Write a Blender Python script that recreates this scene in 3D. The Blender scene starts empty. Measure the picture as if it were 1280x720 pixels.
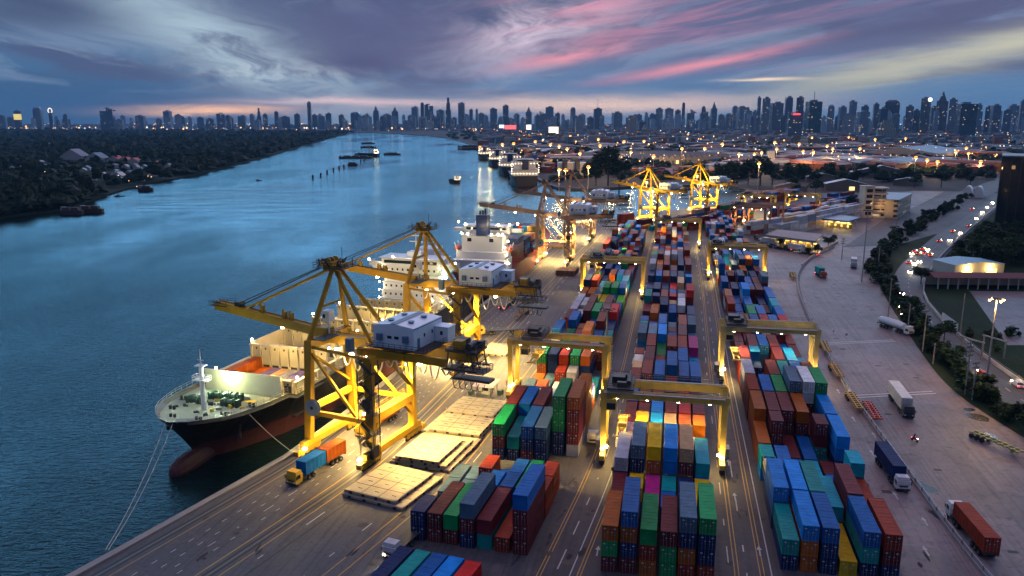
import bpy, math, random
from math import sin, cos, pi, radians, atan2, hypot
random.seed(7)
C = bpy.data.collections.new("port"); S = bpy.context.scene; S.collection.children.link(C)

# ------------------------------------------------------------------ camera
CAMH = 68.0
cd = bpy.data.cameras.new("camera"); cam = bpy.data.objects.new("camera", cd); C.objects.link(cam)
cam.location = (0, 0, CAMH)
PITCH = math.atan(0.210)
cam.rotation_euler = (pi/2 - PITCH, 0, 0)
cd.sensor_width = 36; cd.lens = 36*1000/1280; cd.clip_start = 0.5; cd.clip_end = 60000
S.camera = cam
S.view_settings.view_transform = 'Standard'; S.view_settings.look = 'None'
S.view_settings.exposure = 0.2; S.view_settings.gamma = 1
S.render.engine = 'CYCLES'
cy = S.cycles
cy.use_denoising = True; cy.max_bounces = 5; cy.diffuse_bounces = 2; cy.glossy_bounces = 2
cy.transmission_bounces = 2; cy.volume_bounces = 0; cy.transparent_max_bounces = 6
cy.sample_clamp_indirect = 3.0; cy.caustics_reflective = False; cy.caustics_refractive = False

# ------------------------------------------------------------------ node helper
class V:
    def __init__(s, nt, sock): s.nt = nt; s.s = sock
    def _m(s, op, b=None, c=None, clamp=False):
        n = s.nt.nodes.new('ShaderNodeMath'); n.operation = op; n.use_clamp = clamp
        for i, x in enumerate((s, b, c)):
            if x is None: continue
            if isinstance(x, V): s.nt.links.new(x.s, n.inputs[i])
            else: n.inputs[i].default_value = x
        return V(s.nt, n.outputs[0])
    def __add__(s, o): return s._m('ADD', o)
    def __radd__(s, o): return s._m('ADD', o)
    def __sub__(s, o): return s._m('SUBTRACT', o)
    def __rsub__(s, o): return (s*-1.0) + o
    def __mul__(s, o): return s._m('MULTIPLY', o)
    def __rmul__(s, o): return s._m('MULTIPLY', o)
    def __truediv__(s, o): return s._m('DIVIDE', o)
    def f(s, op, b=None, c=None): return s._m(op, b, c)
    def smooth(s, a, b):
        n = s.nt.nodes.new('ShaderNodeMapRange'); n.interpolation_type = 'SMOOTHSTEP'
        s.nt.links.new(s.s, n.inputs[0]); n.inputs[1].default_value = a; n.inputs[2].default_value = b
        return V(s.nt, n.outputs[0])
    def gauss(s, c, w):
        d = (s - c) * (1.0/w)
        return (d*d*-1.0).f('EXPONENT')
def mixc(nt, fac, a, b):
    n = nt.nodes.new('ShaderNodeMix'); n.data_type = 'RGBA'
    for i, x in ((0, fac), (6, a), (7, b)):
        if isinstance(x, V): nt.links.new(x.s, n.inputs[i])
        elif i == 0: n.inputs[0].default_value = x
        else: n.inputs[i].default_value = (*x, 1) if len(x) == 3 else x
    return V(nt, n.outputs[2])
def noise(nt, vec, scale, detail=4, rough=0.55, dist=0.0):
    n = nt.nodes.new('ShaderNodeTexNoise'); n.inputs['Scale'].default_value = scale
    n.inputs['Detail'].default_value = detail; n.inputs['Roughness'].default_value = rough
    n.inputs['Distortion'].default_value = dist
    if vec is not None: nt.links.new(vec.s, n.inputs['Vector'])
    return V(nt, n.outputs[0])
def comb(nt, x, y, z=0.0):
    n = nt.nodes.new('ShaderNodeCombineXYZ')
    for i, q in enumerate((x, y, z)):
        if isinstance(q, V): nt.links.new(q.s, n.inputs[i])
        else: n.inputs[i].default_value = q
    return V(nt, n.outputs[0])
def texco(nt, what):
    n = nt.nodes.new('ShaderNodeTexCoord'); return V(nt, n.outputs[what])
def sep(nt, v):
    n = nt.nodes.new('ShaderNodeSeparateXYZ'); nt.links.new(v.s, n.inputs[0])
    return [V(nt, n.outputs[i]) for i in range(3)]
def srgb(r, g, b): return tuple(((c/255+.055)/1.055)**2.4 if c > 10 else c/255/12.92 for c in (r, g, b))

# ------------------------------------------------------------------ world: dusk sky with streaked cloud bands
W = bpy.data.worlds.new("World"); S.world = W; W.use_nodes = True
nt = W.node_tree; nt.nodes.clear()
d = texco(nt, 'Generated')
x, y, z = sep(nt, d)
zc = z.f('MAXIMUM', 0.0)
az = x.f('ARCTAN2', y) * (180/pi)
el = zc.f('ARCSINE') * (180/pi)
inv = 1.0/1.0
den = zc + 0.045
px_ = x/den; py_ = y/den
BA = radians(-9)
al = px_*sin(BA) + py_*cos(BA)
cr = px_*cos(BA) - py_*sin(BA)
wp = noise(nt, comb(nt, az*0.06, el*0.30, 2.0), 1.0, 4, 0.55) - 0.5           # slow warp
nF = noise(nt, comb(nt, cr*1.15 + wp*1.5, al*0.26, 3.1), 1.0, 9, 0.64, 0.7)     # fine broken texture along the cloud bands
nB = noise(nt, comb(nt, cr*0.38 + wp*0.8, al*0.13, 9.3), 1.0, 6, 0.58, 0.5)     # large cloud masses
nW = noise(nt, comb(nt, az*0.11, el*0.85, 4.0), 1.0, 8, 0.62, 0.9)              # puffs near the horizon
qs = el - az*0.165 + wp*1.1
nS = noise(nt, comb(nt, qs*0.85, az*0.055, 17.0), 1.0, 6, 0.56, 0.8)            # rising streaks on the right
# clear-sky gradient: Nishita at a low sun, blended under a twilight ramp
sky = nt.nodes.new('ShaderNodeTexSky'); sky.sky_type = 'NISHITA'; sky.sun_disc = False
sky.sun_elevation = radians(1.5); sky.sun_rotation = radians(-12); sky.altitude = 60
base = mixc(nt, el.smooth(0, 5), srgb(78, 116, 152), srgb(84, 112, 146))
base = mixc(nt, az.smooth(-4, -26)*el.smooth(7, 1), base, srgb(44, 84, 120))
col = mixc(nt, el.smooth(3.2, 8)*0.9, base, srgb(66, 80, 112))
col = mixc(nt, el.smooth(1.8, 4.5)*az.smooth(-2, 12)*0.75, col, srgb(90, 92, 124))
# broken slate cloud everywhere
col = mixc(nt, nB.smooth(0.44, 0.60)*el.smooth(1.0, 2.6)*0.75, col, srgb(64, 74, 106))
col = mixc(nt, nF.smooth(0.50, 0.68)*el.smooth(1.0, 3.0)*0.55, col, srgb(118, 138, 164))
# pale swath on the left, falling to the right
ln = el - (az + 25.0)*-0.46 - 8.3 + wp*2.0
sw = ln.gauss(-0.7, 2.3)*az.gauss(-19.5, 9.5)
col = mixc(nt, sw*nF.smooth(0.24, 0.56), col, srgb(154, 176, 190))
col = mixc(nt, (el+wp).gauss(3.2, 0.7)*az.gauss(-15, 4.5)*nF.smooth(0.38, 0.6), col, srgb(172, 188, 196))
col = mixc(nt, az.gauss(-30, 6)*(el+wp*1.5).gauss(6.4, 1.3)*0.8, col, srgb(52, 66, 96))
# violet cloud mass left of centre
ms = az.gauss(-8.5, 6.5)*(el+wp*2.0).gauss(6.3, 2.2)
col = mixc(nt, ms*(nB*0.6+0.6)*0.95, col, srgb(72, 80, 116))
col = mixc(nt, az.gauss(-10, 4.2)*(el+wp*1.2).gauss(3.9, 0.75)*0.9, col, srgb(62, 72, 108))
# rose and white break at the upper centre
br = (az - el*0.9 + 3.8).gauss(0.0, 4.4)*(el+wp*2.0).gauss(6.4, 2.3)
col = mixc(nt, br*nF.smooth(0.30, 0.58), col, srgb(206, 188, 204))
col = mixc(nt, (az - 4.5).gauss(0.0, 4.0)*el.gauss(7.4, 1.5)*nS.smooth(0.40, 0.60)*0.75, col, srgb(206, 140, 160))
pk = nS.smooth(0.47, 0.70)
col = mixc(nt, pk*az.gauss(12, 10)*el.smooth(2.4, 4.6)*0.62, col, srgb(190, 126, 148))
col = mixc(nt, (qs).gauss(1.55, 0.34)*az.gauss(13, 6)*nF.smooth(0.3, 0.5), col, srgb(206, 134, 148))
col = mixc(nt, (qs).gauss(3.6, 0.45)*az.gauss(4, 4)*nF.smooth(0.3, 0.55)*0.8, col, srgb(222, 142, 154))
col = mixc(nt, nS.smooth(0.52, 0.40)*az.smooth(12, 22)*el.smooth(3.5, 6)*0.6, col, srgb(74, 76, 104))
# warm light along the horizon and the olive break on the right
wob = nW*2.6 - 1.3
col = mixc(nt, (el+wob*0.5).gauss(1.05, 0.6)*az.gauss(6, 12)*0.95, col, srgb(240, 204, 182))
col = mixc(nt, (el+wob*0.4).gauss(0.62, 0.26)*az.gauss(-20, 4.6)*1.0, col, srgb(255, 198, 156))
col = mixc(nt, (el+wob*0.5).gauss(1.2, 0.3)*az.gauss(-11, 7)*0.9, col, srgb(226, 196, 194))
yl = (el - (az-18.0)*0.20 - 1.75 + wob*0.55).gauss(0.0, 0.95)*az.smooth(12, 24)
col = mixc(nt, yl*(nF*0.8+0.45), col, srgb(178, 176, 156))
col = mixc(nt, (el+wob*0.3).gauss(2.65, 0.13)*az.gauss(17, 2.2)*0.9, col, srgb(246, 214, 180))
# the unseen sky vault above the frame (lights the whole port)
col = mixc(nt, el.smooth(8.5, 13.5), col, (0.07, 0.12, 0.17))
col = mixc(nt, el.smooth(8.8, 10.5)*el.smooth(22, 12.5)*y.smooth(0.1, 0.6), col, (1.0, 2.2, 3.5))  # bright blue band added out of view to brighten the river's reflections
col = mixc(nt, el.smooth(38, 66), col, (0.41, 0.325, 0.54))
col = mixc(nt, (y*-1.0).smooth(-0.6, 0.5)*el.smooth(62, 14)*0.95, col, (0.025, 0.060, 0.135))
bg = nt.nodes.new('ShaderNodeBackground'); bg2 = nt.nodes.new('ShaderNodeBackground'); ad = nt.nodes.new('ShaderNodeAddShader')
out = nt.nodes.new('ShaderNodeOutputWorld')
nt.links.new(col.s, bg.inputs[0]); bg.inputs[1].default_value = 1.22
nt.links.new(sky.outputs[0], bg2.inputs[0]); bg2.inputs[1].default_value = 0.0012
nt.links.new(bg.outputs[0], ad.inputs[0]); nt.links.new(bg2.outputs[0], ad.inputs[1]); nt.links.new(ad.outputs[0], out.inputs[0])
# faint afterglow: one very soft sun from the bright break ahead
sd = bpy.data.lights.new("afterglow", 'SUN'); sd.energy = 0.35; sd.angle = radians(25); sd.color = (1.0, 0.62, 0.62)
so = bpy.data.objects.new("afterglow", sd); C.objects.link(so)
so.rotation_euler = (radians(62), 0, radians(170))

# ------------------------------------------------------------------ mesh helper
class MB:
    def __init__(s): s.v = []; s.f = []; s.m = []; s.c = []
    def poly(s, pts, mi=0, c=None):
        n = len(s.v); s.v += [tuple(p) for p in pts]; s.f.append(tuple(range(n, n+len(pts)))); s.m.append(mi); s.c.append(c)
    def box(s, cx, cy, z0, sx, sy, sz, a=0.0, mi=0, c=None, top=1.0):
        ca, sa = cos(a), sin(a); n = len(s.v)
        for k, (zz, t) in enumerate(((z0, 1.0), (z0+sz, top))):
            for dx, dy in ((-1, -1), (1, -1), (1, 1), (-1, 1)):
                X = dx*sx/2*t; Y = dy*sy/2*t
                s.v.append((cx+X*ca-Y*sa, cy+X*sa+Y*ca, zz))
        for q in ((0, 3, 2, 1), (4, 5, 6, 7), (0, 1, 5, 4), (1, 2, 6, 5), (2, 3, 7, 6), (3, 0, 4, 7)):
            s.f.append(tuple(n+i for i in q)); s.m.append(mi); s.c.append(c)
        return s
    def beam(s, p, q, w, h=None, mi=0, c=None, w2=None, h2=None):
        h = h or w; w2 = w2 or w; h2 = h2 or h
        d = [q[i]-p[i] for i in range(3)]; L = math.sqrt(sum(t*t for t in d)) or 1e-6
        d = [t/L for t in d]
        if abs(d[2]) > 0.98: r = (1.0, 0, 0)
        else:
            r = (d[1], -d[0], 0); l = hypot(r[0], r[1]); r = (r[0]/l, r[1]/l, 0)
        u = (r[1]*d[2]-r[2]*d[1], r[2]*d[0]-r[0]*d[2], r[0]*d[1]-r[1]*d[0])
        n = len(s.v)
        for P, ww, hh in ((p, w, h), (q, w2, h2)):
            for a, b in ((-1, -1), (1, -1), (1, 1), (-1, 1)):
                s.v.append(tuple(P[i]+r[i]*a*ww/2+u[i]*b*hh/2 for i in range(3)))
        for k in ((0, 3, 2, 1), (4, 5, 6, 7), (0, 1, 5, 4), (1, 2, 6, 5), (2, 3, 7, 6), (3, 0, 4, 7)):
            s.f.append(tuple(n+i for i in k)); s.m.append(mi); s.c.append(c)
        return s
    def tube(s, p, q, r, n=8, r2=None, mi=0, cap=True, c=None):
        r2 = r if r2 is None else r2
        d = [q[i]-p[i] for i in range(3)]; L = math.sqrt(sum(t*t for t in d)) or 1e-6
        d = [t/L for t in d]
        a = (1, 0, 0) if abs(d[0]) < 0.9 else (0, 1, 0)
        u = (d[1]*a[2]-d[2]*a[1], d[2]*a[0]-d[0]*a[2], d[0]*a[1]-d[1]*a[0]); l = math.sqrt(sum(t*t for t in u)); u = [t/l for t in u]
        w = (d[1]*u[2]-d[2]*u[1], d[2]*u[0]-d[0]*u[2], d[0]*u[1]-d[1]*u[0])
        b = len(s.v)
        for P, R in ((p, r), (q, r2)):
            for k in range(n):
                t = 2*pi*k/n
                s.v.append(tuple(P[i]+R*(cos(t)*u[i]+sin(t)*w[i]) for i in range(3)))
        for k in range(n):
            s.f.append((b+k, b+(k+1) % n, b+n+(k+1) % n, b+n+k)); s.m.append(mi); s.c.append(c)
        if cap:
            s.f.append(tuple(b+n-1-k for k in range(n))); s.m.append(mi); s.c.append(c)
            s.f.append(tuple(b+n+k for k in range(n))); s.m.append(mi); s.c.append(c)
        return s
    def path(s, pts, r, n=5, mi=0):
        for a, b in zip(pts, pts[1:]): s.tube(a, b, r, n, mi=mi, cap=False)
        return s
    def prism(s, pts, z0, z1, mi=0, side=None, c=None):
        n = len(s.v); k = len(pts)
        s.v += [(p[0], p[1], z0) for p in pts] + [(p[0], p[1], z1) for p in pts]
        s.f.append(tuple(n+k+i for i in range(k))); s.m.append(mi); s.c.append(c)
        s.f.append(tuple(n+k-1-i for i in range(k))); s.m.append(mi); s.c.append(c)
        for i in range(k):
            j = (i+1) % k
            s.f.append((n+i, n+j, n+k+j, n+k+i)); s.m.append(mi if side is None else side); s.c.append(c)
        return s
    def sphere(s, cx, cy, cz, r, n=8, m=5, mi=0, sz=1.0):
        b = len(s.v)
        for i in range(m+1):
            t = pi*i/m
            for k in range(n):
                a = 2*pi*k/n
                s.v.append((cx+r*sin(t)*cos(a), cy+r*sin(t)*sin(a), cz+r*sz*cos(t)))
        for i in range(m):
            for k in range(n):
                s.f.append((b+i*n+k, b+(i+1)*n+k, b+(i+1)*n+(k+1) % n, b+i*n+(k+1) % n)); s.m.append(mi); s.c.append(None)
        return s
    def mesh(s, name, mats, smooth=False):
        me = bpy.data.meshes.new(name); me.from_pydata(s.v, [], s.f)
        if not isinstance(mats, (list, tuple)): mats = [mats]
        for m in mats: me.materials.append(m)
        me.polygons.foreach_set('material_index', s.m)
        if any(q is not None for q in s.c):
            at = me.attributes.new('Col', 'FLOAT_COLOR', 'FACE')
            buf = []
            for q in s.c: buf += list(q or (1, 1, 1)) + [1.0]
            at.data.foreach_set('color', buf)
        if smooth: me.polygons.foreach_set('use_smooth', [True]*len(s.f))
        me.update(); return me
    def build(s, name, mats, parent=None, loc=(0, 0, 0), rz=0.0, color=None, smooth=False):
        o = bpy.data.objects.new(name, s.mesh(name, mats, smooth)); C.objects.link(o)
        o.location = loc; o.rotation_euler = (0, 0, rz)
        if parent: o.parent = parent
        if color: o.color = (*color, 1)
        return o
def tag(o, label=None, cat=None, group=None, kind=None):
    if label: o['label'] = label
    if cat: o['category'] = cat
    if group: o['group'] = group
    if kind: o['kind'] = kind
    return o
def thing(name, label, cat, loc=(0, 0, 0), rz=0.0, group=None):
    o = bpy.data.objects.new(name, None); C.objects.link(o)
    o.location = loc; o.rotation_euler = (0, 0, rz); o.empty_display_size = 0.3
    return tag(o, label, cat, group)
KIDS = {}
def copy_tree(o, parent=None, color=None):
    c = o.copy(); C.objects.link(c)
    if parent: c.parent = parent
    if color: c.color = (*color, 1)
    for ch in list(o.children): copy_tree(ch, c, color)
    return c
def place(o, loc, rz, label=None, group=None):
    o.location = loc; o.rotation_euler = (0, 0, rz)
    if label: o['label'] = label
    if group: o['group'] = group
    return o
def mk(b, name, mats, parent=None, **k): return b.build(name, mats, parent, **k)

# ------------------------------------------------------------------ materials
MATS = {}
def mat(name, rgb, rough=0.6, metal=0.0, var=0.25, vscale=0.6, src=None, bump=0.0, bscale=8.0, spec=0.5, emis=None, es=0.0, var2=0.0):
    if name in MATS: return MATS[name]
    m = bpy.data.materials.new(name); m.use_nodes = True; t = m.node_tree; p = t.nodes['Principled BSDF']
    p.inputs['Roughness'].default_value = rough; p.inputs['Metallic'].default_value = metal
    p.inputs['Specular IOR Level'].default_value = spec
    if src == 'obj':
        oi = t.nodes.new('ShaderNodeObjectInfo'); colv = V(t, oi.outputs['Color'])
    elif src == 'attr':
        at = t.nodes.new('ShaderNodeAttribute'); at.attribute_name = 'Col'; colv = V(t, at.outputs['Color'])
    else:
        cn = t.nodes.new('ShaderNodeRGB'); cn.outputs[0].default_value = (*rgb, 1); colv = V(t, cn.outputs[0])
    if var:
        v = texco(t, 'Object') if src != 'attr' else V(t, t.nodes.new('ShaderNodeNewGeometry').outputs['Position'])
        nz = noise(t, v, vscale, 5, 0.6)
        f = (nz - 0.5)*2.2*var + 1.0
        if src == 'obj' and var2:
            f = f * (V(t, oi.outputs['Random'])*var2 + (1 - var2/2))
        mm = t.nodes.new('ShaderNodeVectorMath'); mm.operation = 'SCALE'
        t.links.new(colv.s, mm.inputs[0]); t.links.new(f.s, mm.inputs['Scale']); colv = V(t, mm.outputs[0])
        if var >= 0.2:
            st = noise(t, v, vscale*5.3, 4, 0.7).smooth(0.6, 0.78)*0.35
            colv = mixc(t, st, colv, (0.09, 0.05, 0.035))
    t.links.new(colv.s, p.inputs['Base Color'])
    if bump:
        b = t.nodes.new('ShaderNodeBump'); b.inputs['Strength'].default_value = bump
        nb = noise(t, texco(t, 'Object'), bscale, 4, 0.6); t.links.new(nb.s, b.inputs['Height']); t.links.new(b.outputs[0], p.inputs['Normal'])
    if emis:
        p.inputs['Emission Color'].default_value = (*emis, 1); p.inputs['Emission Strength'].default_value = es
    MATS[name] = m
    return m
paint = mat('weathered_paint', (1, 1, 1), 0.55, 0, 0.34, 0.45, 'obj', spec=0.3)
attrm = mat('painted_steel_mix', (1, 1, 1), 0.55, 0, 0.2, 0.15, 'attr')
attrp = mat('plain_mix', (1, 1, 1), 0.6, 0, 0.12, 0.1, 'attr')
steel = mat('dark_steel', (0.035, 0.033, 0.035), 0.6, 0.2)
grey = mat('grey_steel', (0.25, 0.25, 0.26), 0.55, 0.1)
rubber = mat('rubber', (0.018, 0.018, 0.018), 0.8)
white = mat('white_paint', (0.72, 0.74, 0.76), 0.5, 0, 0.08)
glass = mat('dark_glass', (0.02, 0.03, 0.04), 0.08, 0, 0.0, spec=0.8)
concrete = mat('concrete', (0.30, 0.28, 0.26), 0.85, 0, 0.25, 0.3)
rope_m = mat('rope', (0.55, 0.52, 0.45), 0.8, 0, 0)
def lampm(name, rgb, es): return mat(name, rgb, 0.4, 0, 0, emis=rgb, es=es)
WARM = (1.0, 0.54, 0.16); YEL = (1.0, 0.65, 0.19); COOL = (0.85, 1.0, 0.92)
lamp_w = lampm('sodium_lamp', (1.0, 0.55, 0.16), 30)
lamp_y = lampm('flood_lamp', (1.0, 0.78, 0.42), 60)
lamp_c = lampm('cool_lamp', (0.80, 1.0, 0.88), 45)
lamp_r = lampm('red_lamp', (1.0, 0.05, 0.03), 12)
NL = [0]
def light(kind, loc, energy, col=YEL, r=0.4, parent=None, rot=None, spot=None, blend=0.5):
    l = bpy.data.lights.new('lamp_light', kind); l.energy = energy; l.color = col
    l.shadow_soft_size = r
    if spot: l.spot_size = radians(spot); l.spot_blend = blend
    o = bpy.data.objects.new('lamp_light', l); C.objects.link(o); o.location = loc
    if rot: o.rotation_euler = rot
    if parent: o.parent = parent
    NL[0] += 1
    return o
def G(px, py, z=0.0):      # only for laying out ground plans: view ray of the survey camera met with height z
    dx = (px-640)/1000; dy = (360-py)/1000; s_, c_ = sin(PITCH), cos(PITCH)
    t = (z-CAMH)/(-s_+dy*c_)
    return (dx*t, (c_+dy*s_)*t)
# ================================================================== SETTING
RAIL = [(-98, 10), (-70, 61), (-46.4, 110.5), (-37.4, 130), (-29.3, 148), (-22.6, 170.6), (-13.8, 206), (-7, 232), (1, 262), (12, 310), (27, 376), (45, 450), (62, 520)]
def offs(line, dd):
    r = []
    for i, p in enumerate(line):
        a = line[max(0, i-1)]; b = line[min(len(line)-1, i+1)]
        h = atan2(b[0]-a[0], b[1]-a[1])
        r.append((p[0]-cos(h)*dd, p[1]+sin(h)*dd))
    return r
def rail_at(yv, dd=0.0):
    for a, b in zip(RAIL, RAIL[1:]):
        if a[1] <= yv <= b[1]:
            t = (yv-a[1])/(b[1]-a[1]); h = atan2(b[0]-a[0], b[1]-a[1])
            return (a[0]+(b[0]-a[0])*t - cos(h)*dd, yv + sin(h)*dd, h)
QUAY = offs(RAIL, 18.4)
WZ = -2.6
# --- ground material: port asphalt with patches, oil streaks and worn concrete
def ground_mat(name, c1, c2, c3, sc=0.02, rough=0.75, stain=0.5, spec=0.35):
    m = bpy.data.materials.new(name); m.use_nodes = True; t = m.node_tree; p = t.nodes['Principled BSDF']
    g = V(t, t.nodes.new('ShaderNodeNewGeometry').outputs['Position'])
    a = noise(t, g, sc, 6, 0.6); b = noise(t, g, sc*7, 5, 0.65); c = noise(t, g, sc*40, 4, 0.7)
    col = mixc(t, a.smooth(0.38, 0.62), c1, c2)
    col = mixc(t, b.smooth(0.52, 0.72)*0.6, col, c3)
    col = mixc(t, c.smooth(0.45, 0.8)*stain, col, (0.02, 0.02, 0.022))
    gx, gy, gz = sep(t, g)
    st = noise(t, comb(t, gx*cos(0.2)*0.7 - gy*sin(0.2)*0.7, gx*0.012 + gy*0.03), 1.0, 5, 0.65)
    col = mixc(t, st.smooth(0.55, 0.75)*stain*0.8, col, (0.025, 0.025, 0.028))
    vo = t.nodes.new('ShaderNodeTexVoronoi'); vo.distance = 'CHEBYCHEV'; vo.inputs['Scale'].default_value = 1.0; vo.inputs['Randomness'].default_value = .85
    t.links.new(comb(t, (gx*cos(0.2)-gy*sin(0.2))*0.085, (gx*sin(0.2)+gy*cos(0.2))*0.030).s, vo.inputs['Vector'])
    cell = sep(t, V(t, vo.outputs['Color']))[0]
    ty = noise(t, comb(t, (gx*cos(0.2)-gy*sin(0.2))*1.6, (gx*sin(0.2)+gy*cos(0.2))*0.02), 1.0, 3, 0.6)
    spot = noise(t, g, 0.33, 2, 0.4)
    f = (cell*0.34+0.83)*(ty.smooth(0.46, 0.66)*-0.28*stain*1.6+1.0)*(spot.smooth(0.66, 0.74)*-0.45+1.0)
    sv = t.nodes.new('ShaderNodeVectorMath'); sv.operation = 'SCALE'; t.links.new(col.s, sv.inputs[0]); t.links.new(f.s, sv.inputs['Scale']); col = V(t, sv.outputs[0])
    t.links.new(col.s, p.inputs['Base Color']); p.inputs['Specular IOR Level'].default_value = spec
    rr = (b*0.35 + (rough-0.17)); t.links.new(rr.s, p.inputs['Roughness'])
    bu = t.nodes.new('ShaderNodeBump'); bu.inputs['Strength'].default_value = 0.25; t.links.new(c.s, bu.inputs['Height']); t.links.new(bu.outputs[0], p.inputs['Normal'])
    return m
asphalt = ground_mat('port_asphalt', (0.060, 0.060, 0.074), (0.095, 0.09, 0.10), (0.15, 0.13, 0.12), 0.02, 0.7)
quaym = ground_mat('quay_deck', (0.115, 0.11, 0.125), (0.085, 0.085, 0.10), (0.17, 0.15, 0.135), 0.03, 0.72, 0.55)
lanem = ground_mat('lane_concrete', (0.15, 0.118, 0.132), (0.205, 0.158, 0.165), (0.135, 0.082, 0.082), 0.018, 0.58, 0.6, 0.5)
landm = ground_mat('far_land', (0.028, 0.024, 0.024), (0.045, 0.03, 0.028), (0.075, 0.035, 0.028), 0.004, 0.9, 0.3)
grassm = ground_mat('grass', (0.014, 0.030, 0.010), (0.022, 0.036, 0.012), (0.05, 0.04, 0.025), 0.05, 0.95, 0.3, 0.1)
roadm = ground_mat('road_asphalt', (0.07, 0.07, 0.085), (0.10, 0.095, 0.105), (0.14, 0.125, 0.12), 0.02, 0.65, 0.4)

land = [(-500, -700)] + [(-230, -230)] + QUAY + [(50, 541), (94, 587), (130, 620), (185, 680), (234, 800), (226, 868), (150, 862), (77, 815), (48, 832), (38, 870),
        (10, 1164), (-34, 1600), (-82, 2073), (-190, 2850), (-276, 3307), (-470, 3900), (-900, 4750), (-2500, 5300), (-8800, 5600), (-8800, 10900), (8800, 10900), (8800, -700)]
b = MB(); b.prism(land, -6, 0)
tag(mk(b, 'port_ground', [asphalt]), kind='structure')
# mainland beyond the working yards: a darker sheet 4 mm up
far = [(242, 800), (233, 874), (150, 866), (77, 820), (50, 838), (42, 874), (14, 1164), (-28, 1600), (-76, 2073), (-184, 2850), (-270, 3307), (-464, 3900), (-894, 4760), (-2500, 5310), (-8700, 5610), (-8700, 10800), (8700, 10800), (8700, 700), (620, 640), (420, 790), (300, 760)]
b = MB(); b.poly([(p[0], p[1], 0.004) for p in far]); tag(mk(b, 'mainland_ground', [landm]), kind='structure')
# river
m = bpy.data.materials.new('river_water'); m.use_nodes = True; t = m.node_tree; p = t.nodes['Principled BSDF']
g = V(t, t.nodes.new('ShaderNodeNewGeometry').outputs['Position'])
gx, gy, gz = sep(t, g)
big = noise(t, comb(t, gx*0.010, gy*0.0035), 1.0, 4, 0.6)
wc = mixc(t, big.smooth(0.35, 0.65), (0.002, 0.008, 0.008), (0.003, 0.014, 0.015))
h1 = noise(t, comb(t, gx*0.35, gy*0.8), 1.0, 3, 0.6)
h2 = noise(t, comb(t, gx*1.6+gy*0.3, gy*3.0), 1.0, 3, 0.6)
h3 = noise(t, comb(t, gx*0.02, gy*0.05), 1.0, 3, 0.5)
hh = (h1*1.0 + h2*0.25)*(noise(t, comb(t, gx*0.006, gy*0.0022, 7.0), 1.0, 4, 0.6).smooth(0.36, 0.64)*1.1 + 0.25) + h3*1.6
bu = t.nodes.new('ShaderNodeBump'); bu.inputs['Strength'].default_value = 1.0; bu.inputs['Distance'].default_value = 0.42
t.links.new(hh.s, bu.inputs['Height'])
t.nodes.remove(p); di = t.nodes.new('ShaderNodeBsdfDiffuse'); gl = t.nodes.new('ShaderNodeBsdfGlossy'); fr = t.nodes.new('ShaderNodeFresnel'); mx = t.nodes.new('ShaderNodeMixShader')
fr.inputs['IOR'].default_value = 1.29; gl.inputs['Roughness'].default_value = 0.10; gl.inputs['Color'].default_value = (0.58, 0.83, 0.95, 1)
for q in (di, gl, fr): t.links.new(bu.outputs[0], q.inputs['Normal'])
t.links.new(wc.s, di.inputs['Color']); t.links.new(fr.outputs[0], mx.inputs[0]); t.links.new(di.outputs[0], mx.inputs[1]); t.links.new(gl.outputs[0], mx.inputs[2])
t.links.new(mx.outputs[0], t.nodes['Material Output'].inputs[0])
b = MB(); b.poly([(-8900, -700, WZ), (900, -700, WZ), (900, 5700, WZ), (-8900, 5700, WZ)]); tag(mk(b, 'river_water', [m]), kind='structure')
# left bank
lb = [(-8800, -300), (-520, -300), (-395, 300), (-378, 520), (-372, 585), (-354, 640), (-372, 700), (-384, 755), (-400, 840), (-411, 899), (-405, 960), (-432, 1245), (-500, 1750), (-581, 2269), (-720, 3300), (-894, 4553), (-2600, 5000), (-8800, 5200)]
bankm = ground_mat('bank_soil', (0.014, 0.020, 0.010), (0.022, 0.028, 0.013), (0.06, 0.05, 0.035), 0.01, 0.95, 0.3, 0.1)
b = MB(); b.prism(lb, -6, -1.0); tag(mk(b, 'river_bank', [bankm]), kind='structure')
# quay apron, cope and rails
def ribbon(name, left, right, z, m, kind='structure', **k):
    b = MB()
    for i in range(len(left)-1):
        b.poly([(*left[i], z), (*right[i], z), (*right[i+1], z), (*left[i+1], z)])
    return tag(mk(b, name, [m]), kind=kind)
def dense(line, step=6.0):
    r = [line[0]]
    for a, b_ in zip(line, line[1:]):
        n = max(1, int(hypot(b_[0]-a[0], b_[1]-a[1])/step))
        for k in range(1, n+1): r.append((a[0]+(b_[0]-a[0])*k/n, a[1]+(b_[1]-a[1])*k/n))
    return r
def smoothl(line, it=2):
    for _ in range(it):
        r = [line[0]]
        for a, b_ in zip(line, line[1:]):
            r += [(a[0]*.75+b_[0]*.25, a[1]*.75+b_[1]*.25), (a[0]*.25+b_[0]*.75, a[1]*.25+b_[1]*.75)]
        r.append(line[-1]); line = r
    return line
RS = smoothl(RAIL)
ribbon('quay_apron', offs(RS, 16.9), offs(RS, -22), 0.004, quaym)
cope = MB()
for a, b_ in zip(QUAY, QUAY[1:]): cope.beam((a[0], a[1], 0.02), (b_[0], b_[1], 0.02), 1.4, 0.55)
tag(mk(cope, 'quay_edge', [concrete]), kind='structure')
line_w = mat('line_white', (0.48, 0.48, 0.48), 0.7, 0, 0.35, 1.5); line_y = mat('line_yellow', (0.50, 0.30, 0.05), 0.7, 0, 0.35, 1.5)
groove = mat('rail_groove', (0.012, 0.012, 0.013), 0.6, 0, 0)
railm = mat('rail_steel', (0.30, 0.24, 0.2), 0.35, 0.8, 0.1)
mk_w = MB(); mk_y = MB(); mk_g = MB(); mk_s = MB()
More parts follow.
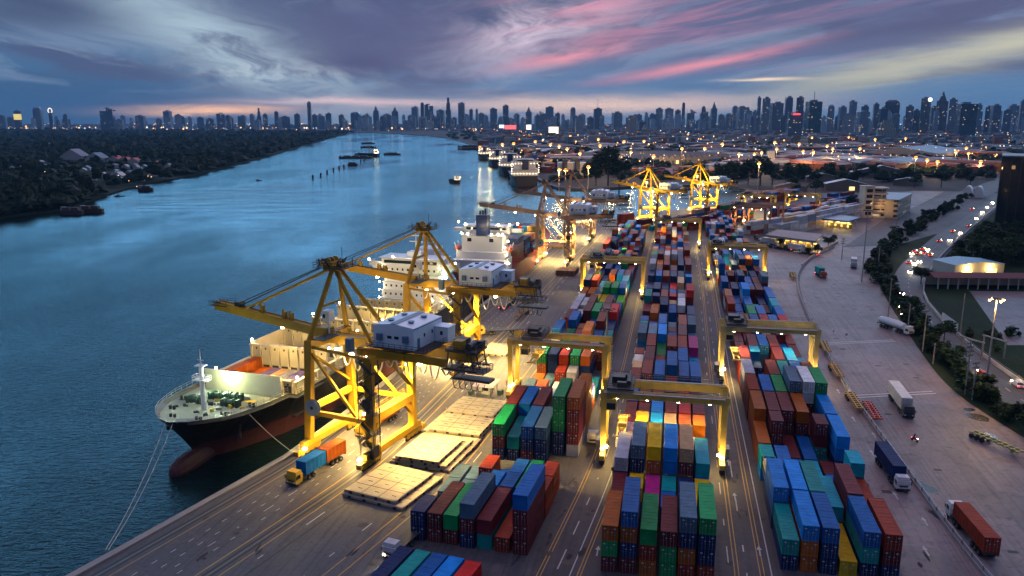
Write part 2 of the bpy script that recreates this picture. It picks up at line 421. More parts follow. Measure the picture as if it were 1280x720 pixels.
def stripe(mb, line, w, z, dash=None, gap=0, start=0):
    if dash is None:
        L_, R_ = offs(line, w/2), offs(line, -w/2)
        for i in range(len(line)-1): mb.poly([(*L_[i], z), (*R_[i], z), (*R_[i+1], z), (*L_[i+1], z)])
        return
    s_ = -start
    for a, b_ in zip(line, line[1:]):
        L = hypot(b_[0]-a[0], b_[1]-a[1]); h = atan2(b_[0]-a[0], b_[1]-a[1]); q = s_
        while q < L:
            q0, q1 = max(q, 0), min(q+dash, L)
            if q1 > q0 + .2:
                x0, y0 = a[0]+sin(h)*q0, a[1]+cos(h)*q0; x1, y1 = a[0]+sin(h)*q1, a[1]+cos(h)*q1
                nx, ny = cos(h)*w/2, -sin(h)*w/2
                mb.poly([(x0-nx, y0-ny, z), (x0+nx, y0+ny, z), (x1+nx, y1+ny, z), (x1-nx, y1-ny, z)])
            q += dash+gap
        s_ = q - L
for dd in (0, 15.24):
    stripe(mk_g, offs(RS, dd+0.55), 0.45, 0.012); stripe(mk_g, offs(RS, dd-0.55), 0.45, 0.012); stripe(mk_s, offs(RS, dd), 0.12, 0.014)
stripe(mk_y, offs(RS, 1.6), 0.22, 0.012); stripe(mk_y, offs(RS, -1.7), 0.2, 0.012); stripe(mk_y, offs(RS, 13.4), 0.15, 0.012)
for dd, ds, gp in ((4.6, 1.1, 2.6), (6.4, 2.6, 4.0), (8.2, 1.1, 2.6), (10.4, 1.1, 2.6)): stripe(mk_w, offs(RS, dd), 0.15, 0.012, ds, gp)
stripe(mk_w, offs(RS, -3.6), 0.22, 0.012, 5.5, 6.5)
for dd in (-5.2,): stripe(mk_g, offs(RS, dd), 0.25, 0.010)
for dd in (-16, -18.2): stripe(mk_y, offs(RS, dd), 0.2, 0.012)
stripe(mk_w, offs(RS, -19.5), 0.2, 0.012, 7, 5)
stripe(mk_w, offs(RS, -13.5), 0.2, 0.012, 3, 6)
# --- yard lanes: heading of the container blocks
YH = radians(11.4)
def along(p0, h, s0, s1): return [(p0[0]+sin(h)*s0, p0[1]+cos(h)*s0), (p0[0]+sin(h)*s1, p0[1]+cos(h)*s1)]
LANE_A = dense(smoothl([(-2, 92), (5.2, 115), (15.8, 150), (22.5, 178), (31, 215), (47.5, 297), (58, 350), (92, 512)]), 8)      # lane left of the middle block
LANE_B = dense([(31, 90), (36.4, 111), (56.5, 210), (82, 330), (104, 440)], 8)       # lane right of it
for w_, c_ in ((0.0, mk_y), (0.55, mk_y), (5.9, mk_y), (6.4, mk_y)): stripe(c_, offs(LANE_A, -w_), 0.16, 0.012)
stripe(mk_w, offs(LANE_A, -2.6), 0.2, 0.012, 6, 5); stripe(mk_w, offs(LANE_A, -4.8), 0.18, 0.012)
for w_ in (-2.2, -1.6, 1.6, 2.2): stripe(mk_y, offs(LANE_B, w_), 0.15, 0.012)
stripe(mk_w, offs(LANE_B, 0.4), 0.22, 0.012, 8, 6); stripe(mk_w, offs(LANE_B, -3.3), 0.2, 0.012); stripe(mk_w, offs(LANE_B, 3.0), 0.18, 0.012, 5, 7)
def arrow(mb, x0, y0, h, L=3.2):
    def q(a, s_): return (x0+cos(h)*a+sin(h)*s_, y0-sin(h)*a+cos(h)*s_, 0.013)
    mb.poly([q(-.12, 0), q(.12, 0), q(.12, L*.62), q(-.12, L*.62)]); mb.poly([q(-.42, L*.6), q(.42, L*.6), q(0, L)])
for (ax, ay) in ((13.5, 116), (39.6, 116), (40.8, 135), (43.6, 150), (46.5, 164), (50, 181), (20, 140)): arrow(mk_w, ax, ay, YH)
# --- right-hand concrete lane, kerb side and markings
BAR = smoothl([(69.5, 80), (71.9, 110.3), (74.3, 126.3), (80.9, 165.5), (85.8, 194.5), (91.1, 218.5), (100.2, 258.8), (113, 308), (126.5, 349.8), (146.9, 391.4), (176, 432)])
LR = smoothl([(118, 80), (113, 130), (111.5, 178), (113.5, 200), (124, 236), (146, 306), (162, 350), (181, 392), (214, 440)])
def resamp(line, n):
    d_ = [0]
    for a, b_ in zip(line, line[1:]): d_.append(d_[-1]+hypot(b_[0]-a[0], b_[1]-a[1]))
    r = []; j = 0
    for i in range(n+1):
        q = d_[-1]*i/n
        while j < len(d_)-2 and d_[j+1] < q: j += 1
        tt = (q-d_[j])/max(1e-6, d_[j+1]-d_[j]); a, b_ = line[j], line[j+1]
        r.append((a[0]+(b_[0]-a[0])*tt, a[1]+(b_[1]-a[1])*tt))
    return r
ribbon('lane_pavement', offs(resamp(BAR, 60), -1.0), resamp(LR, 60), 0.006, lanem)
ribbon('yard_lane', offs(resamp(BAR, 60), 12.5), offs(resamp(BAR, 60), -0.6), 0.004, lanem)
gate_area = [(112, 335), (150, 392), (186, 440), (226, 470), (262, 560), (330, 650), (420, 780), (395, 790), (290, 680), (215, 590), (150, 450), (118, 392)]
b = MB(); b.poly([(p[0], p[1], 0.008) for p in gate_area]); tag(mk(b, 'gate_pavement', [lanem]), kind='structure')
b = MB(); b.poly([(p[0], p[1], 0.012) for p in [(186, 440), (214, 440), (300, 560), (395, 690), (600, 930), (900, 1320), (870, 1330), (560, 935), (330, 650), (262, 560)]]); tag(mk(b, 'port_road', [roadm]), kind='structure')
for s_ in range(14):
    q0 = resamp(offs(resamp(BAR, 60), -1.0), 60)[4+s_*3]; q1 = resamp(LR, 60)[4+s_*3]
for k in range(9): arrow(mk_w, 66.5+k*2.1 + (k % 2)*2.6, 116+k*9.7, radians(10))
hat = MB()
for k, (a, b_) in enumerate(zip(resamp(offs(BAR, -1.0), 60), resamp(LR, 60))):
    if k in (18, 26):
        for s_ in (0, 1.6):
            h = 0.15
            hat.beam((a[0], a[1]+s_, 0.006), (a[0]*.2+b_[0]*.8, a[1]*.2+b_[1]*.8+s_, 0.006), 0.5, 0.02)
tag(mk(hat, 'lane_markings', [line_w]), kind='structure')
# manhole and drain covers
cov = MB()
for i in range(26):
    k = random.randrange(2, 50); tt = random.choice((0.15, 0.45, 0.45, 0.8))
    a = resamp(BAR, 60)[k]; b_ = resamp(LR, 60)[k]
    cov.box(a[0]+2+(b_[0]-a[0]-4)*tt, a[1]+(b_[1]-a[1])*tt, 0.0, 1.5, 0.9, 0.02, -0.15)
for q in ((26.6, 128), (64.5, 139), (8.6, 114), (5.6, 116.8), (70, 138.5)): cov.box(q[0], q[1], 0.0, 1.7, 1.3, 0.02, -0.2)
tag(mk(cov, 'drain_markings', [groove]), kind='structure')
darkp = mat('dark_patch', (0.02, 0.025, 0.03), 0.25, 0, 0.1); oil = mat('oil_stain', (0.058, 0.052, 0.056), 0.95, 0, 0.2, spec=0.05)
sr = random.Random(90)
def blob(b, x, y, rx, ry, a, z):
    pts = []
    for k in range(16):
        t_ = 2*pi*k/16; r_ = sr.uniform(.75, 1.1); u, v = cos(t_)*rx*r_, sin(t_)*ry*r_
        pts.append((x+u*cos(a)-v*sin(a), y+u*sin(a)+v*cos(a), z))
    b.poly(pts)
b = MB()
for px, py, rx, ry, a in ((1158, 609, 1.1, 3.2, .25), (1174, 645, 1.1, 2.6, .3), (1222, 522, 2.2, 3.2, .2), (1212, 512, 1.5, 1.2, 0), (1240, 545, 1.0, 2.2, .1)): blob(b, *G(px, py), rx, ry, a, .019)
tag(mk(b, 'dark_pavement_patch', [darkp]), kind='structure')  # dark, smooth irregular ellipses laid on the lane
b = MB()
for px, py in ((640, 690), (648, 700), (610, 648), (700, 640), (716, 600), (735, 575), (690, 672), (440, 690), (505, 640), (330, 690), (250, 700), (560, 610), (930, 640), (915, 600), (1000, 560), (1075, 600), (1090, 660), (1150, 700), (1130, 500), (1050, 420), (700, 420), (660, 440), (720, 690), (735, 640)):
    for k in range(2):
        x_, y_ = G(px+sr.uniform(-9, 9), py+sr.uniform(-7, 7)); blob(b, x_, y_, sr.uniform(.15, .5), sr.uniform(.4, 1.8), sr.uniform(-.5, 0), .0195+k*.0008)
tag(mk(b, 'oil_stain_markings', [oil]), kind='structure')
# --- public highway beyond the hedge
HLP = [(119, 60), (119.5, 150), (121, 186), (123.5, 202), (130, 230.5), (141, 267.5), (152, 305), (164, 338), (183, 372), (209, 411), (261, 486), (323, 568), (409, 689), (482, 793), (760, 1150)]
HL = smoothl(HLP)
HR = smoothl([(130, 60), (130, 160), (131.5, 192), (133.5, 201), (138, 230.5), (147.5, 267.5), (159.8, 306), (180, 344), (215, 398), (257.6, 459), (310, 532), (381, 631), (450, 725), (530, 800), (790, 1135)])
HEDGE = smoothl([(112, 120), (112, 164), (113.8, 180), (117, 202), (126, 237), (138, 281), (157, 340), (172, 380), (218, 459), (277, 540), (354, 643), (462, 792)])
ribbon('highway', resamp(HL, 90), resamp(HR, 90), 0.010, roadm)
HM = [((a[0]+b_[0])/2, (a[1]+b_[1])/2) for a, b_ in zip(resamp(HL, 90), resamp(HR, 90))]
stripe(mk_w, HM, 0.18, 0.016, 3, 6)
for mb, nm, m in ((mk_w, 'white_markings', line_w), (mk_y, 'yellow_markings', line_y), (mk_g, 'rail_groove_markings', groove), (mk_s, 'crane_rail_lines', railm)):
    tag(mk(mb, nm, [m]), kind='structure')
# verge grass between lane and highway, park to the right
b = MB(); L_, R_ = offs(resamp(LR, 60), -0.3), resamp(HL, 90)
A_ = resamp(LR, 60); B_ = offs(resamp(smoothl(HLP[:11]), 60), 0.4)
for i in range(60): b.poly([(*A_[i], 0.014), (*B_[i], 0.014), (*B_[i+1], 0.014), (*A_[i+1], 0.014)])
tag(mk(b, 'verge_grass_ground', [grassm]), kind='structure')
b = MB(); b.poly([(p[0], p[1], 0.008) for p in [(131, 60), (131, 160), (132.5, 192), (134.5, 201), (139, 230.5), (148.5, 267.5), (161, 306), (181.5, 343), (217, 397), (259, 458), (312, 531), (383, 630), (452, 724), (540, 795), (1200, 900), (1200, 60)]])
tag(mk(b, 'park_ground', [grassm]), kind='structure')
b = MB(); b.poly([(p[0], p[1], 0.014) for p in [(153, 238), (186, 318), (300, 312), (300, 238)]]); tag(mk(b, 'compound_pavement', [lanem]), kind='structure')
# --- haze: one even body of air round everything
b = MB(); b.prism([(-8950, -750), (8950, -750), (8950, 10950), (-8950, 10950)], -8.5, 300)
hm = bpy.data.materials.new('haze'); hm.use_nodes = True; t = hm.node_tree; t.nodes.clear()
pv = t.nodes.new('ShaderNodeVolumePrincipled'); pv.inputs['Color'].default_value = (0.28, 0.62, 1.0, 1); pv.inputs['Density'].default_value = 0.00005
pv.inputs['Anisotropy'].default_value = 0.0
ov = t.nodes.new('ShaderNodeOutputMaterial'); t.links.new(pv.outputs[0], ov.inputs['Volume'])
hz = tag(mk(b, 'haze', [hm]), kind='stuff')
# ================================================================== CONTAINERS
CC = {'r': ((0.274, 0.030, 0.011), 'brick red'), 'm': ((0.146, 0.021, 0.028), 'maroon'), 'o': ((0.407, 0.095, 0.008), 'rust orange'), 'O': ((0.681, 0.181, 0.004), 'bright orange'),
      'b': ((0.004, 0.120, 0.407), 'blue'), 'B': ((0.004, 0.238, 0.701), 'bright blue'), 'n': ((0.011, 0.030, 0.124), 'navy'), 't': ((0.004, 0.280, 0.267), 'teal'),
      'g': ((0.004, 0.260, 0.073), 'green'), 'w': ((0.617, 0.630, 0.643), 'white'), 'y': ((0.684, 0.434, 0.004), 'yellow'), 'l': ((0.415, 0.415, 0.490), 'pale grey'),
      's': ((0.074, 0.149, 0.237), 'steel blue'), 'p': ((0.445, 0.020, 0.195), 'magenta'), 'k': ((0.558, 0.358, 0.183), 'tan'), 'c': ((0.004, 0.378, 0.503), 'sky blue'),
      'R': ((0.597, 0.022, 0.022), 'scarlet'), 'G': ((0.138, 0.563, 0.038), 'lime green'), 'P': ((0.214, 0.152, 0.364), 'lilac')}
def cont_mat(name, src):
    m = bpy.data.materials.new(name); m.use_nodes = True; t = m.node_tree; p = t.nodes['Principled BSDF']
    if src == 'obj':
        oi = t.nodes.new('ShaderNodeObjectInfo'); colv = V(t, oi.outputs['Color']); rnd = V(t, oi.outputs['Random'])
        pos = texco(t, 'Object')
        off = t.nodes.new('ShaderNodeVectorMath'); off.operation = 'ADD'; t.links.new(pos.s, off.inputs[0])
        t.links.new(comb(t, rnd*40, rnd*23, rnd*11).s, off.inputs[1]); nv = V(t, off.outputs[0])
    else:
        at = t.nodes.new('ShaderNodeAttribute'); at.attribute_name = 'Col'; colv = V(t, at.outputs['Color'])
        nv = V(t, t.nodes.new('ShaderNodeNewGeometry').outputs['Position']); rnd = None
    a = noise(t, nv, 0.55, 5, 0.65); c = noise(t, nv, 2.6, 5, 0.7)
    f = (a-0.5)*1.15 + 1.0
    if rnd: f = f*(rnd*0.35+0.82)
    sc = t.nodes.new('ShaderNodeVectorMath'); sc.operation = 'SCALE'; t.links.new(colv.s, sc.inputs[0]); t.links.new(f.s, sc.inputs['Scale'])
    col = mixc(t, c.smooth(0.56, 0.78)*0.7, V(t, sc.outputs[0]), (0.10, 0.055, 0.035))
    col = mixc(t, a.smooth(0.62, 0.8)*0.25, col, (0.30, 0.28, 0.27))
    t.links.new(col.s, p.inputs['Base Color'])
    t.links.new((c*0.3+0.45).s, p.inputs['Roughness']); p.inputs['Specular IOR Level'].default_value = 0.10
    if src == 'obj':
        ox, oy, oz = sep(t, pos)
        wv = (oy*(2*pi/0.42)).f('SINE')
        bu = t.nodes.new('ShaderNodeBump'); bu.inputs['Strength'].default_value = 0.35; bu.inputs['Distance'].default_value = 0.04
        t.links.new(wv.s, bu.inputs['Height']); t.links.new(bu.outputs[0], p.inputs['Normal'])
    return m
cmat = cont_mat('container_paint', 'obj'); cmat_mix = cont_mat('container_paint_mix', 'attr')
decal = mat('white_decal', (0.70, 0.72, 0.74), 0.6, 0, 0)
CW, CH = 2.44, 2.56
def cont_body(L):
    b = MB(); h = CH; w = CW/2; y0, y1 = -L/2, L/2
    # posts and rails
    for sx in (-1, 1):
        for yy in (y0+.09, y1-.09): b.box(sx*(w-.08), yy, 0, .16, .18, h)
        b.box(sx*(w-.06), 0, 0, .12, L-.36, .16); b.box(sx*(w-.06), 0, h-.13, .12, L-.36, .13)
    for yy in (y0+.06, y1-.06): b.box(0, yy, h-.14, CW-.32, .12, .14); b.box(0, yy, 0, CW-.32, .12, .16)
    # corrugated side walls, recessed 4 cm, real folds
    n = int(L/0.56)
    for sx in (-1, 1):
        pts = []
        for k in range(n+1):
            yy = y0+.18+(L-.36)*k/n; x_ = sx*(w-.035-(0.045 if k % 2 else 0.0)); pts.append((x_, yy))
        for a, c in zip(pts, pts[1:]):
            q = [(a[0], a[1], .16), (c[0], c[1], .16), (c[0], c[1], h-.13), (a[0], a[1], h-.13)]
            b.poly(q if sx > 0 else q[::-1])
    # end walls and roof
    b.poly([(-w+.16, y1-.07, .16), (-w+.16, y1-.07, h-.14), (w-.16, y1-.07, h-.14), (w-.16, y1-.07, .16)])
    b.poly([(-w+.16, y0+.10, .16), (w-.16, y0+.10, .16), (w-.16, y0+.10, h-.14), (-w+.16, y0+.10, h-.14)])
    m_ = int(L/1.1)
    for k in range(m_):
        a = y0+.12+(L-.24)*k/m_; c = y0+.12+(L-.24)*(k+1)/m_; e = (c-a)*.12
        b.poly([(-w+.12, a, h-.05), (w-.12, a, h-.05), (w-.12, a+e, h-.015), (-w+.12, a+e, h-.015)])
        b.poly([(-w+.12, a+e, h-.015), (w-.12, a+e, h-.015), (w-.12, c-e, h-.015), (-w+.12, c-e, h-.015)])
        b.poly([(-w+.12, c-e, h-.015), (w-.12, c-e, h-.015), (w-.12, c, h-.05), (-w+.12, c, h-.05)])
    b.poly([(-w+.1, y0+.1, .12), (-w+.1, y1-.1, .12), (w-.1, y1-.1, .12), (w-.1, y0+.1, .12)])
    return b.mesh('container_body', [cmat])
def cont_door(sx, L):
    b = MB(); x0 = sx*0.53
    b.box(x0, -L/2+.075, .17, 1.03, .05, CH-.33)
    for z_ in (.55, 1.1, 1.65): b.box(x0, -L/2+.047, z_, .96, .012, .10)
    b.box(x0+.22*sx, -L/2+.042, 1.95, .34, .006, .16, mi=1); b.box(x0-.2*sx, -L/2+.042, 1.38, .26, .006, .10, mi=1)
    return b.mesh('container_door', [cmat, decal])
def cont_bars(sx, L):
    b = MB()
    for k in (0.28, 0.74):
        x0 = sx*(0.02+k); b.tube((x0, -L/2+.025, .1), (x0, -L/2+.025, CH-.08), .028, 5)
        b.box(x0+.06*sx, -L/2+.02, 1.0, .26, .02, .05)
        for z_ in (.14, CH-.17): b.box(x0, -L/2+.02, z_, .12, .03, .07)
    return b.mesh('locking_bars', [grey])
CM = {}
for L in (12.19, 6.06): CM[L] = (cont_body(L), [(cont_door(s_, L), cont_bars(s_, L)) for s_ in (-1, 1)])
def container(x, y, z, h, L, code, label, group, doors=True, flip=False):
    body, drs = CM[L]
    o = bpy.data.objects.new('shipping_container', body); C.objects.link(o)
    o.location = (x, y, z); o.rotation_euler = (0, 0, -h + (pi if flip else 0))
    col = CC[code][0]; j = random.uniform(.85, 1.15); col = tuple(min(.8, c*j) for c in col); o.color = (*col, 1)
    tag(o, label, 'container', group)
    if doors:
        for dm, bm in drs:
            d_ = bpy.data.objects.new('door', dm); C.objects.link(d_); d_.parent = o; d_.color = (*[c*.9 for c in col], 1)
            r_ = bpy.data.objects.new('locking_bars', bm); C.objects.link(r_); r_.parent = d_
    return o
MERGED = MB()
def merged_container(x, y, z, h, L, code):
    j = random.uniform(.78, 1.2)
    MERGED.box(x, y, z, CW, L, CH, -h, 0, tuple(min(.8, q*j) for q in CC[code][0]))
ORD = ['front', 'second', 'third', 'fourth', 'fifth', 'sixth', 'seventh', 'eighth', 'ninth', 'tenth', 'eleventh', 'twelfth', 'thirteenth', 'fourteenth', 'fifteenth', 'sixteenth', 'seventeenth', 'eighteenth', 'nineteenth', 'twentieth', 'twenty-first', 'twenty-second', 'twenty-third', 'twenty-fourth', 'twenty-fifth', 'twenty-sixth', 'twenty-seventh', 'twenty-eighth', 'twenty-ninth', 'thirtieth', 'thirty-first', 'thirty-second', 'thirty-third']
CN = ['leftmost', 'second', 'third', 'fourth', 'fifth', 'sixth', 'seventh', 'eighth']
PITCHX = 2.9
SLOTS = []
def block(name, org, h, rows, s0=0.0):
    """org: near left ground corner; rows run away from it. A column string lists tiers bottom to top; 'a|b' is two short stacks, near one first."""
    grid = {}
    s_ = s0
    for ri, row in enumerate(rows):
        for ci, st in enumerate(row):
            off = 0.0
            if isinstance(st, tuple): st, off = st
            halves = st.split('|') if '|' in st else [st]
            for hi, hs in enumerate(halves):
                short = len(halves) == 2
                L = 6.06 if short else 12.19
                sc = s_ + off + (L/2 if not short else (3.03 + hi*6.13))
                lx = ci*PITCHX + CW/2 + random.uniform(-.12, .12); sc += random.uniform(-.18, .18)
                x = org[0] + cos(h)*lx + sin(h)*sc; y = org[1] - sin(h)*lx + cos(h)*sc
                grid[(ri*2+hi, ci)] = len(hs)
                if not short: grid[(ri*2+1, ci)] = len(hs)
                for ti, code in enumerate(hs):
                    SLOTS.append(dict(b=name, r=ri, hi=hi, short=short, c=ci, t=ti, n=len(hs), code=code, x=x, y=y, z=ti*CH+.02, h=h+radians(random.uniform(-.35, .35)), L=L, grid=grid, nr=len(rows), nc=len(row)))
        s_ += 12.75
def rnd_rows(n, pal, lo, hi_, nc=6, gap=.04, short=.18, seed=1):
    R = random.Random(seed); out_ = []
    for i in range(n):
        row = []
        base = R.uniform(lo, hi_)
        for c in range(nc):
            k = max(1, min(5, int(round(base+R.uniform(-1.0, 1.0)))))
            if R.random() < gap: k = 0
            if R.random() < short:
                row.append(''.join(R.choice(pal) for _ in range(k)) + '|' + ''.join(R.choice(pal) for _ in range(max(0, k-R.choice((0, 1))))))
            else: row.append(''.join(R.choice(pal) for _ in range(k)))
        out_.append(row)
    return out_
PAL_M = 'bbbBnnnnmmmmrrrrooRltgwkOs'; PAL_R = 'bbbBnnnmmmmmrrrooltgws'; PAL_L = 'bbbBnnnncmmmmrrrotgs'
MID = [['mgo', 'mnob', 'org', 'ggm', 'rons', 'rnng'],
       ['mm', 'n|yy', 'pp', 'nb|nt', 'nl|nn', 'ny'],
       ['nnl', 'rgns', 'nnoy', 'bnbB', 'nlmk', 'mBc'],
       ['ok|oP', 'oO|oOy', 'nb|nlB', 'kk|lkk', 'oo|roo', 'nl|nlO'],
       ['rr', 'nw|nr', 'nbB', 'mor', 'mrR', 'mmm'],
       ['nP|rb', 'oo', 'os|oo', 'mnr', 'mb|bR', 'rm|lm'],
       ['rr', 'oOr', 'onb', 'mnnb', 'nmb', 'mnb'],
       ['mk|rw', 'mmm', 'nr', 'nb', 'ntb', 'nb'],
       ['rr|w', 'mmr', 'ng', 'mrr', 'mor', 'mmp'],
       ['nbs', 'nns', 'nBB', 'nb', 'mmm', 'nb|ns'],
       ['rr|mt', 'mP', 'nnb', 'mm|ms', 'nmr', 'mms']] + rnd_rows(9, PAL_M, 2.0, 3.6, seed=4) + rnd_rows(10, 'rrrkooOwwkRbbnmmgl', 2.2, 3.4, seed=9)
RGT = [['nt', 'ooB', 'nnb', 'y', 'ntb', 'nmr'],
       ['nbB', 'nbB', 'nbt', 'nc', 'mmm', 'mr'],
       ['|bt', 'nb', 'm|b', 'c', 'b|m', ''],
       ['oo', '|nmm', 'm', 'b', '|tmm', 'nbB'],
       ['roo', 'mmm', 'mmm', 'omo', 'm', 'nbB'],
       ['mmr', 'nnb', 'mmg', 'nnss', 'mmww', 'mggg'],
       ['mnl', 'm|m', 'mmr', 'nbt', 'nnb', 'mmm'],
       ['rrm', 'nn|nnb', '', 'mmm', 'nbB', 'nb'],
       ['mr|rr', 'mmm', 'nnb', 'mmr', 'nb', 'mm'],
       ['mm|rm', 'rm', 'nl|l', 'kk|ok', 'mmm', 'mr'],
       ['nbb', 'ror', 'nbb', 'mrR', 'nbb', 'rRR'],
       ['mr', 'nb', 'ggg', 'nbb', 'm|n', 'nnb'],
       ['mrr', 'nb', 'nnb', 'nt', 'mm', 'nBc']] + rnd_rows(9, PAL_R+'bbn', 2.0, 3.4, seed=5) + rnd_rows(5, 'rkooOwbnbntm', 2.2, 3.2, seed=15)
LFT = [['nmg', 'nt', 'mnb', 'nns', ('nnggg', 4.6), ('lmmmo', 4.6)],
       ['nmr', 'nnb', 'mmm', 'mr|r', ('o|oo', 4), ('oooo', 4)],
       ['s|ws', 'ok|oo', 'kw|o', 'nk|nk', 'nl|ln', 'nP|oP'],
       ['o|o', 's|s', 'w|or', 'k|wl', 'l|k', 't|t'],
       ['rog', 'bnn', 'mor', 'oog', 'nno', ''],
       ['mr|r', 'mr|r', 'mn', 'nw|rr', 'm|ml', 'mo|l'],
       ['nlb', 'bg', 'mr', 'roO', 'nb', 'ot'],
       ['', 'nnb', 'oo|m', 'nb', 'mrr', 'on'],
       ['mm', 'wn|nw', 'mmm', 'mmg', 'rnm', 'brR'],
       ['ll', 'w|rw', 'nmm', 'mg|mg', 'nmm', 'nb'],
       ['nl|lw', 'yw|w', 'yG|yy', 'yy', 'nl|lb', 'gG'],
       ['oo', 'oo', 'ms', 'mgg', 'ggg', 'nnb']] + rnd_rows(12, PAL_L, 2.0, 3.4, seed=8)
AGRP = [['nn|', 'mm', 'mg', 'nms', 'tm', 'r', 'mmmb'],
        ['s|s', 's|s', 'r|rr', 'BB|b', 'bb|bb', 'gg|gg', 'rr|rr']]
zx, zy = G(523, 685.5, 2.6)
YM, YR, YL, YA = radians(11.4), radians(11.7), radians(11.9), radians(15.5)
block('middle block', (13.7, 111.8), YM, MID)
block('right block', (41.4, 112.1), YR, RGT)
block('left block', (-3.9, 153.2), YL, LFT)
block('near left group', (-16.8, 121.3), YA, AGRP)
zh = radians(21)
block('bottom left row', (zx - sin(zh)*12.4 - cos(zh)*3.2, zy - cos(zh)*12.4 + sin(zh)*3.2), zh, [['n', 't', 'b', 'B', 'R']])
def score(q):
    g = q['grid']; k = q['r']*2+q['hi']; c = q['c']; t = q['t']
    top = t == q['n']-1
    fr = g.get((k-1, c), 0) <= t
    side = g.get((k, c-1), 0) <= t if q['x'] > 0 else g.get((k, c+1), 0) <= t
    oside = g.get((k, c+1), 0) <= t if q['x'] > 0 else g.get((k, c-1), 0) <= t
    back = g.get((k+(1 if q['short'] else 2), c), 0) <= t
    D = hypot(q['x'], q['y']); gr = (CAMH-q['z'])/D
    a = 0
    if top: a += q['L']*CW*gr
    if fr: a += CW*CH
    if side: a += q['L']*CH*abs(q['x']*cos(q['h'])-q['y']*sin(q['h']))/D * 0.35
    # near blocks' lower edge of frame
    v = a/D/D
    q['fr'] = fr
    q['vis'] = top or fr or side or oside or back
    return v
for q in SLOTS: q['v'] = score(q)
SLOTS.sort(key=lambda q: -q['v'])
NIND = 276
for i, q in enumerate(SLOTS):
    if not q['vis'] and q['r'] > 0: continue
    if i < NIND:
        cn = CC[q['code']][1]; sz = 'short ' if q['short'] else ''
        tier = 'topmost' if q['t'] == q['n']-1 else ('bottom', 'second', 'third', 'fourth', 'fifth')[q['t']]
        col = CN[q['c']] if q['c'] < q['nc']-1 else 'rightmost'
        end = '' if not q['short'] else ('near ' if q['hi'] == 0 else 'far ')
        row = ORD[q['r']] + ' row of ' if q['nr'] > 1 else 'the '
        if q['n'] == 1: lab = f"{sz}{cn} container alone in {end}{col} slot, {row}{q['b']}"
        else: lab = f"{cn} {sz}container {'topmost' if tier=='topmost' else 'on '+tier+' tier'} of {end}{col} stack, {row}{q['b']}"
        lab = ' '.join(lab.split()[:16])
        D = hypot(q['x'], q['y'])
        container(q['x'], q['y'], q['z'], q['h'], q['L'], q['code'], lab, 'containers stacked in the '+q['b'], doors=q['fr'] and D < 230 and (q['code'] in 'nmorgs' and random.random() < .8 or random.random() < .35), flip=False)
    else:
        merged_container(q['x'], q['y'], q['z'], q['h'], q['L'], q['code'])
# further stacks round the dock: white reefers, dockside stacks, stray rows
def quad_stack(p0, h, nrow, ncol, pal, lo, hi_, seed, L=12.19, gap=.08):
    R = random.Random(seed)
    for r_ in range(nrow):
        for c_ in range(ncol):
            k = 0 if R.random() < gap else R.randint(lo, hi_)
            for t_ in range(k):
                lx = c_*2.75; sy = r_*(L+.5)
                merged_container(p0[0]+cos(h)*lx+sin(h)*sy, p0[1]-sin(h)*lx+cos(h)*sy, t_*CH, h, L, R.choice(pal))
dk = radians(43)
quad_stack((158, 478), dk, 13, 3, 'wwwwwlllk', 3, 4, 21); quad_stack((146, 490), dk, 12, 3, 'wwlkkmr', 2, 3, 22); quad_stack((186, 560), dk, 10, 6, 'rrmobw', 2, 3, 23)
quad_stack((250, 640), dk, 4, 4, 'nbbmrr', 3, 4, 24); quad_stack((95, 502), dk, 9, 2, 'nbggmkr', 3, 4, 25); quad_stack((104, 500), dk, 8, 3, 'nbmmtgro', 2, 3, 26)
quad_stack((212, 690), dk, 5, 7, 'rrmobr', 2, 3, 33); quad_stack((74, 527), dk, 1, 2, 'rr', 3, 3, 27, gap=0); quad_stack((81, 522), dk, 1, 4, 'mrw', 1, 2, 28)
quad_stack((118, 478), radians(11.5), 7, 6, 'wbbnmrrgP', 2, 3, 29)
quad_stack((84, 505), radians(30), 2, 8, 'bBcyOl', 1, 1, 30, L=6.06); quad_stack((60, 470), radians(14), 4, 4, 'bBnmrw', 1, 2, 31)
tag(MERGED.build('far_container_stacks', [cmat_mix]), 'dense rows of stacked containers filling the rest of the yard', 'containers', kind='stuff')
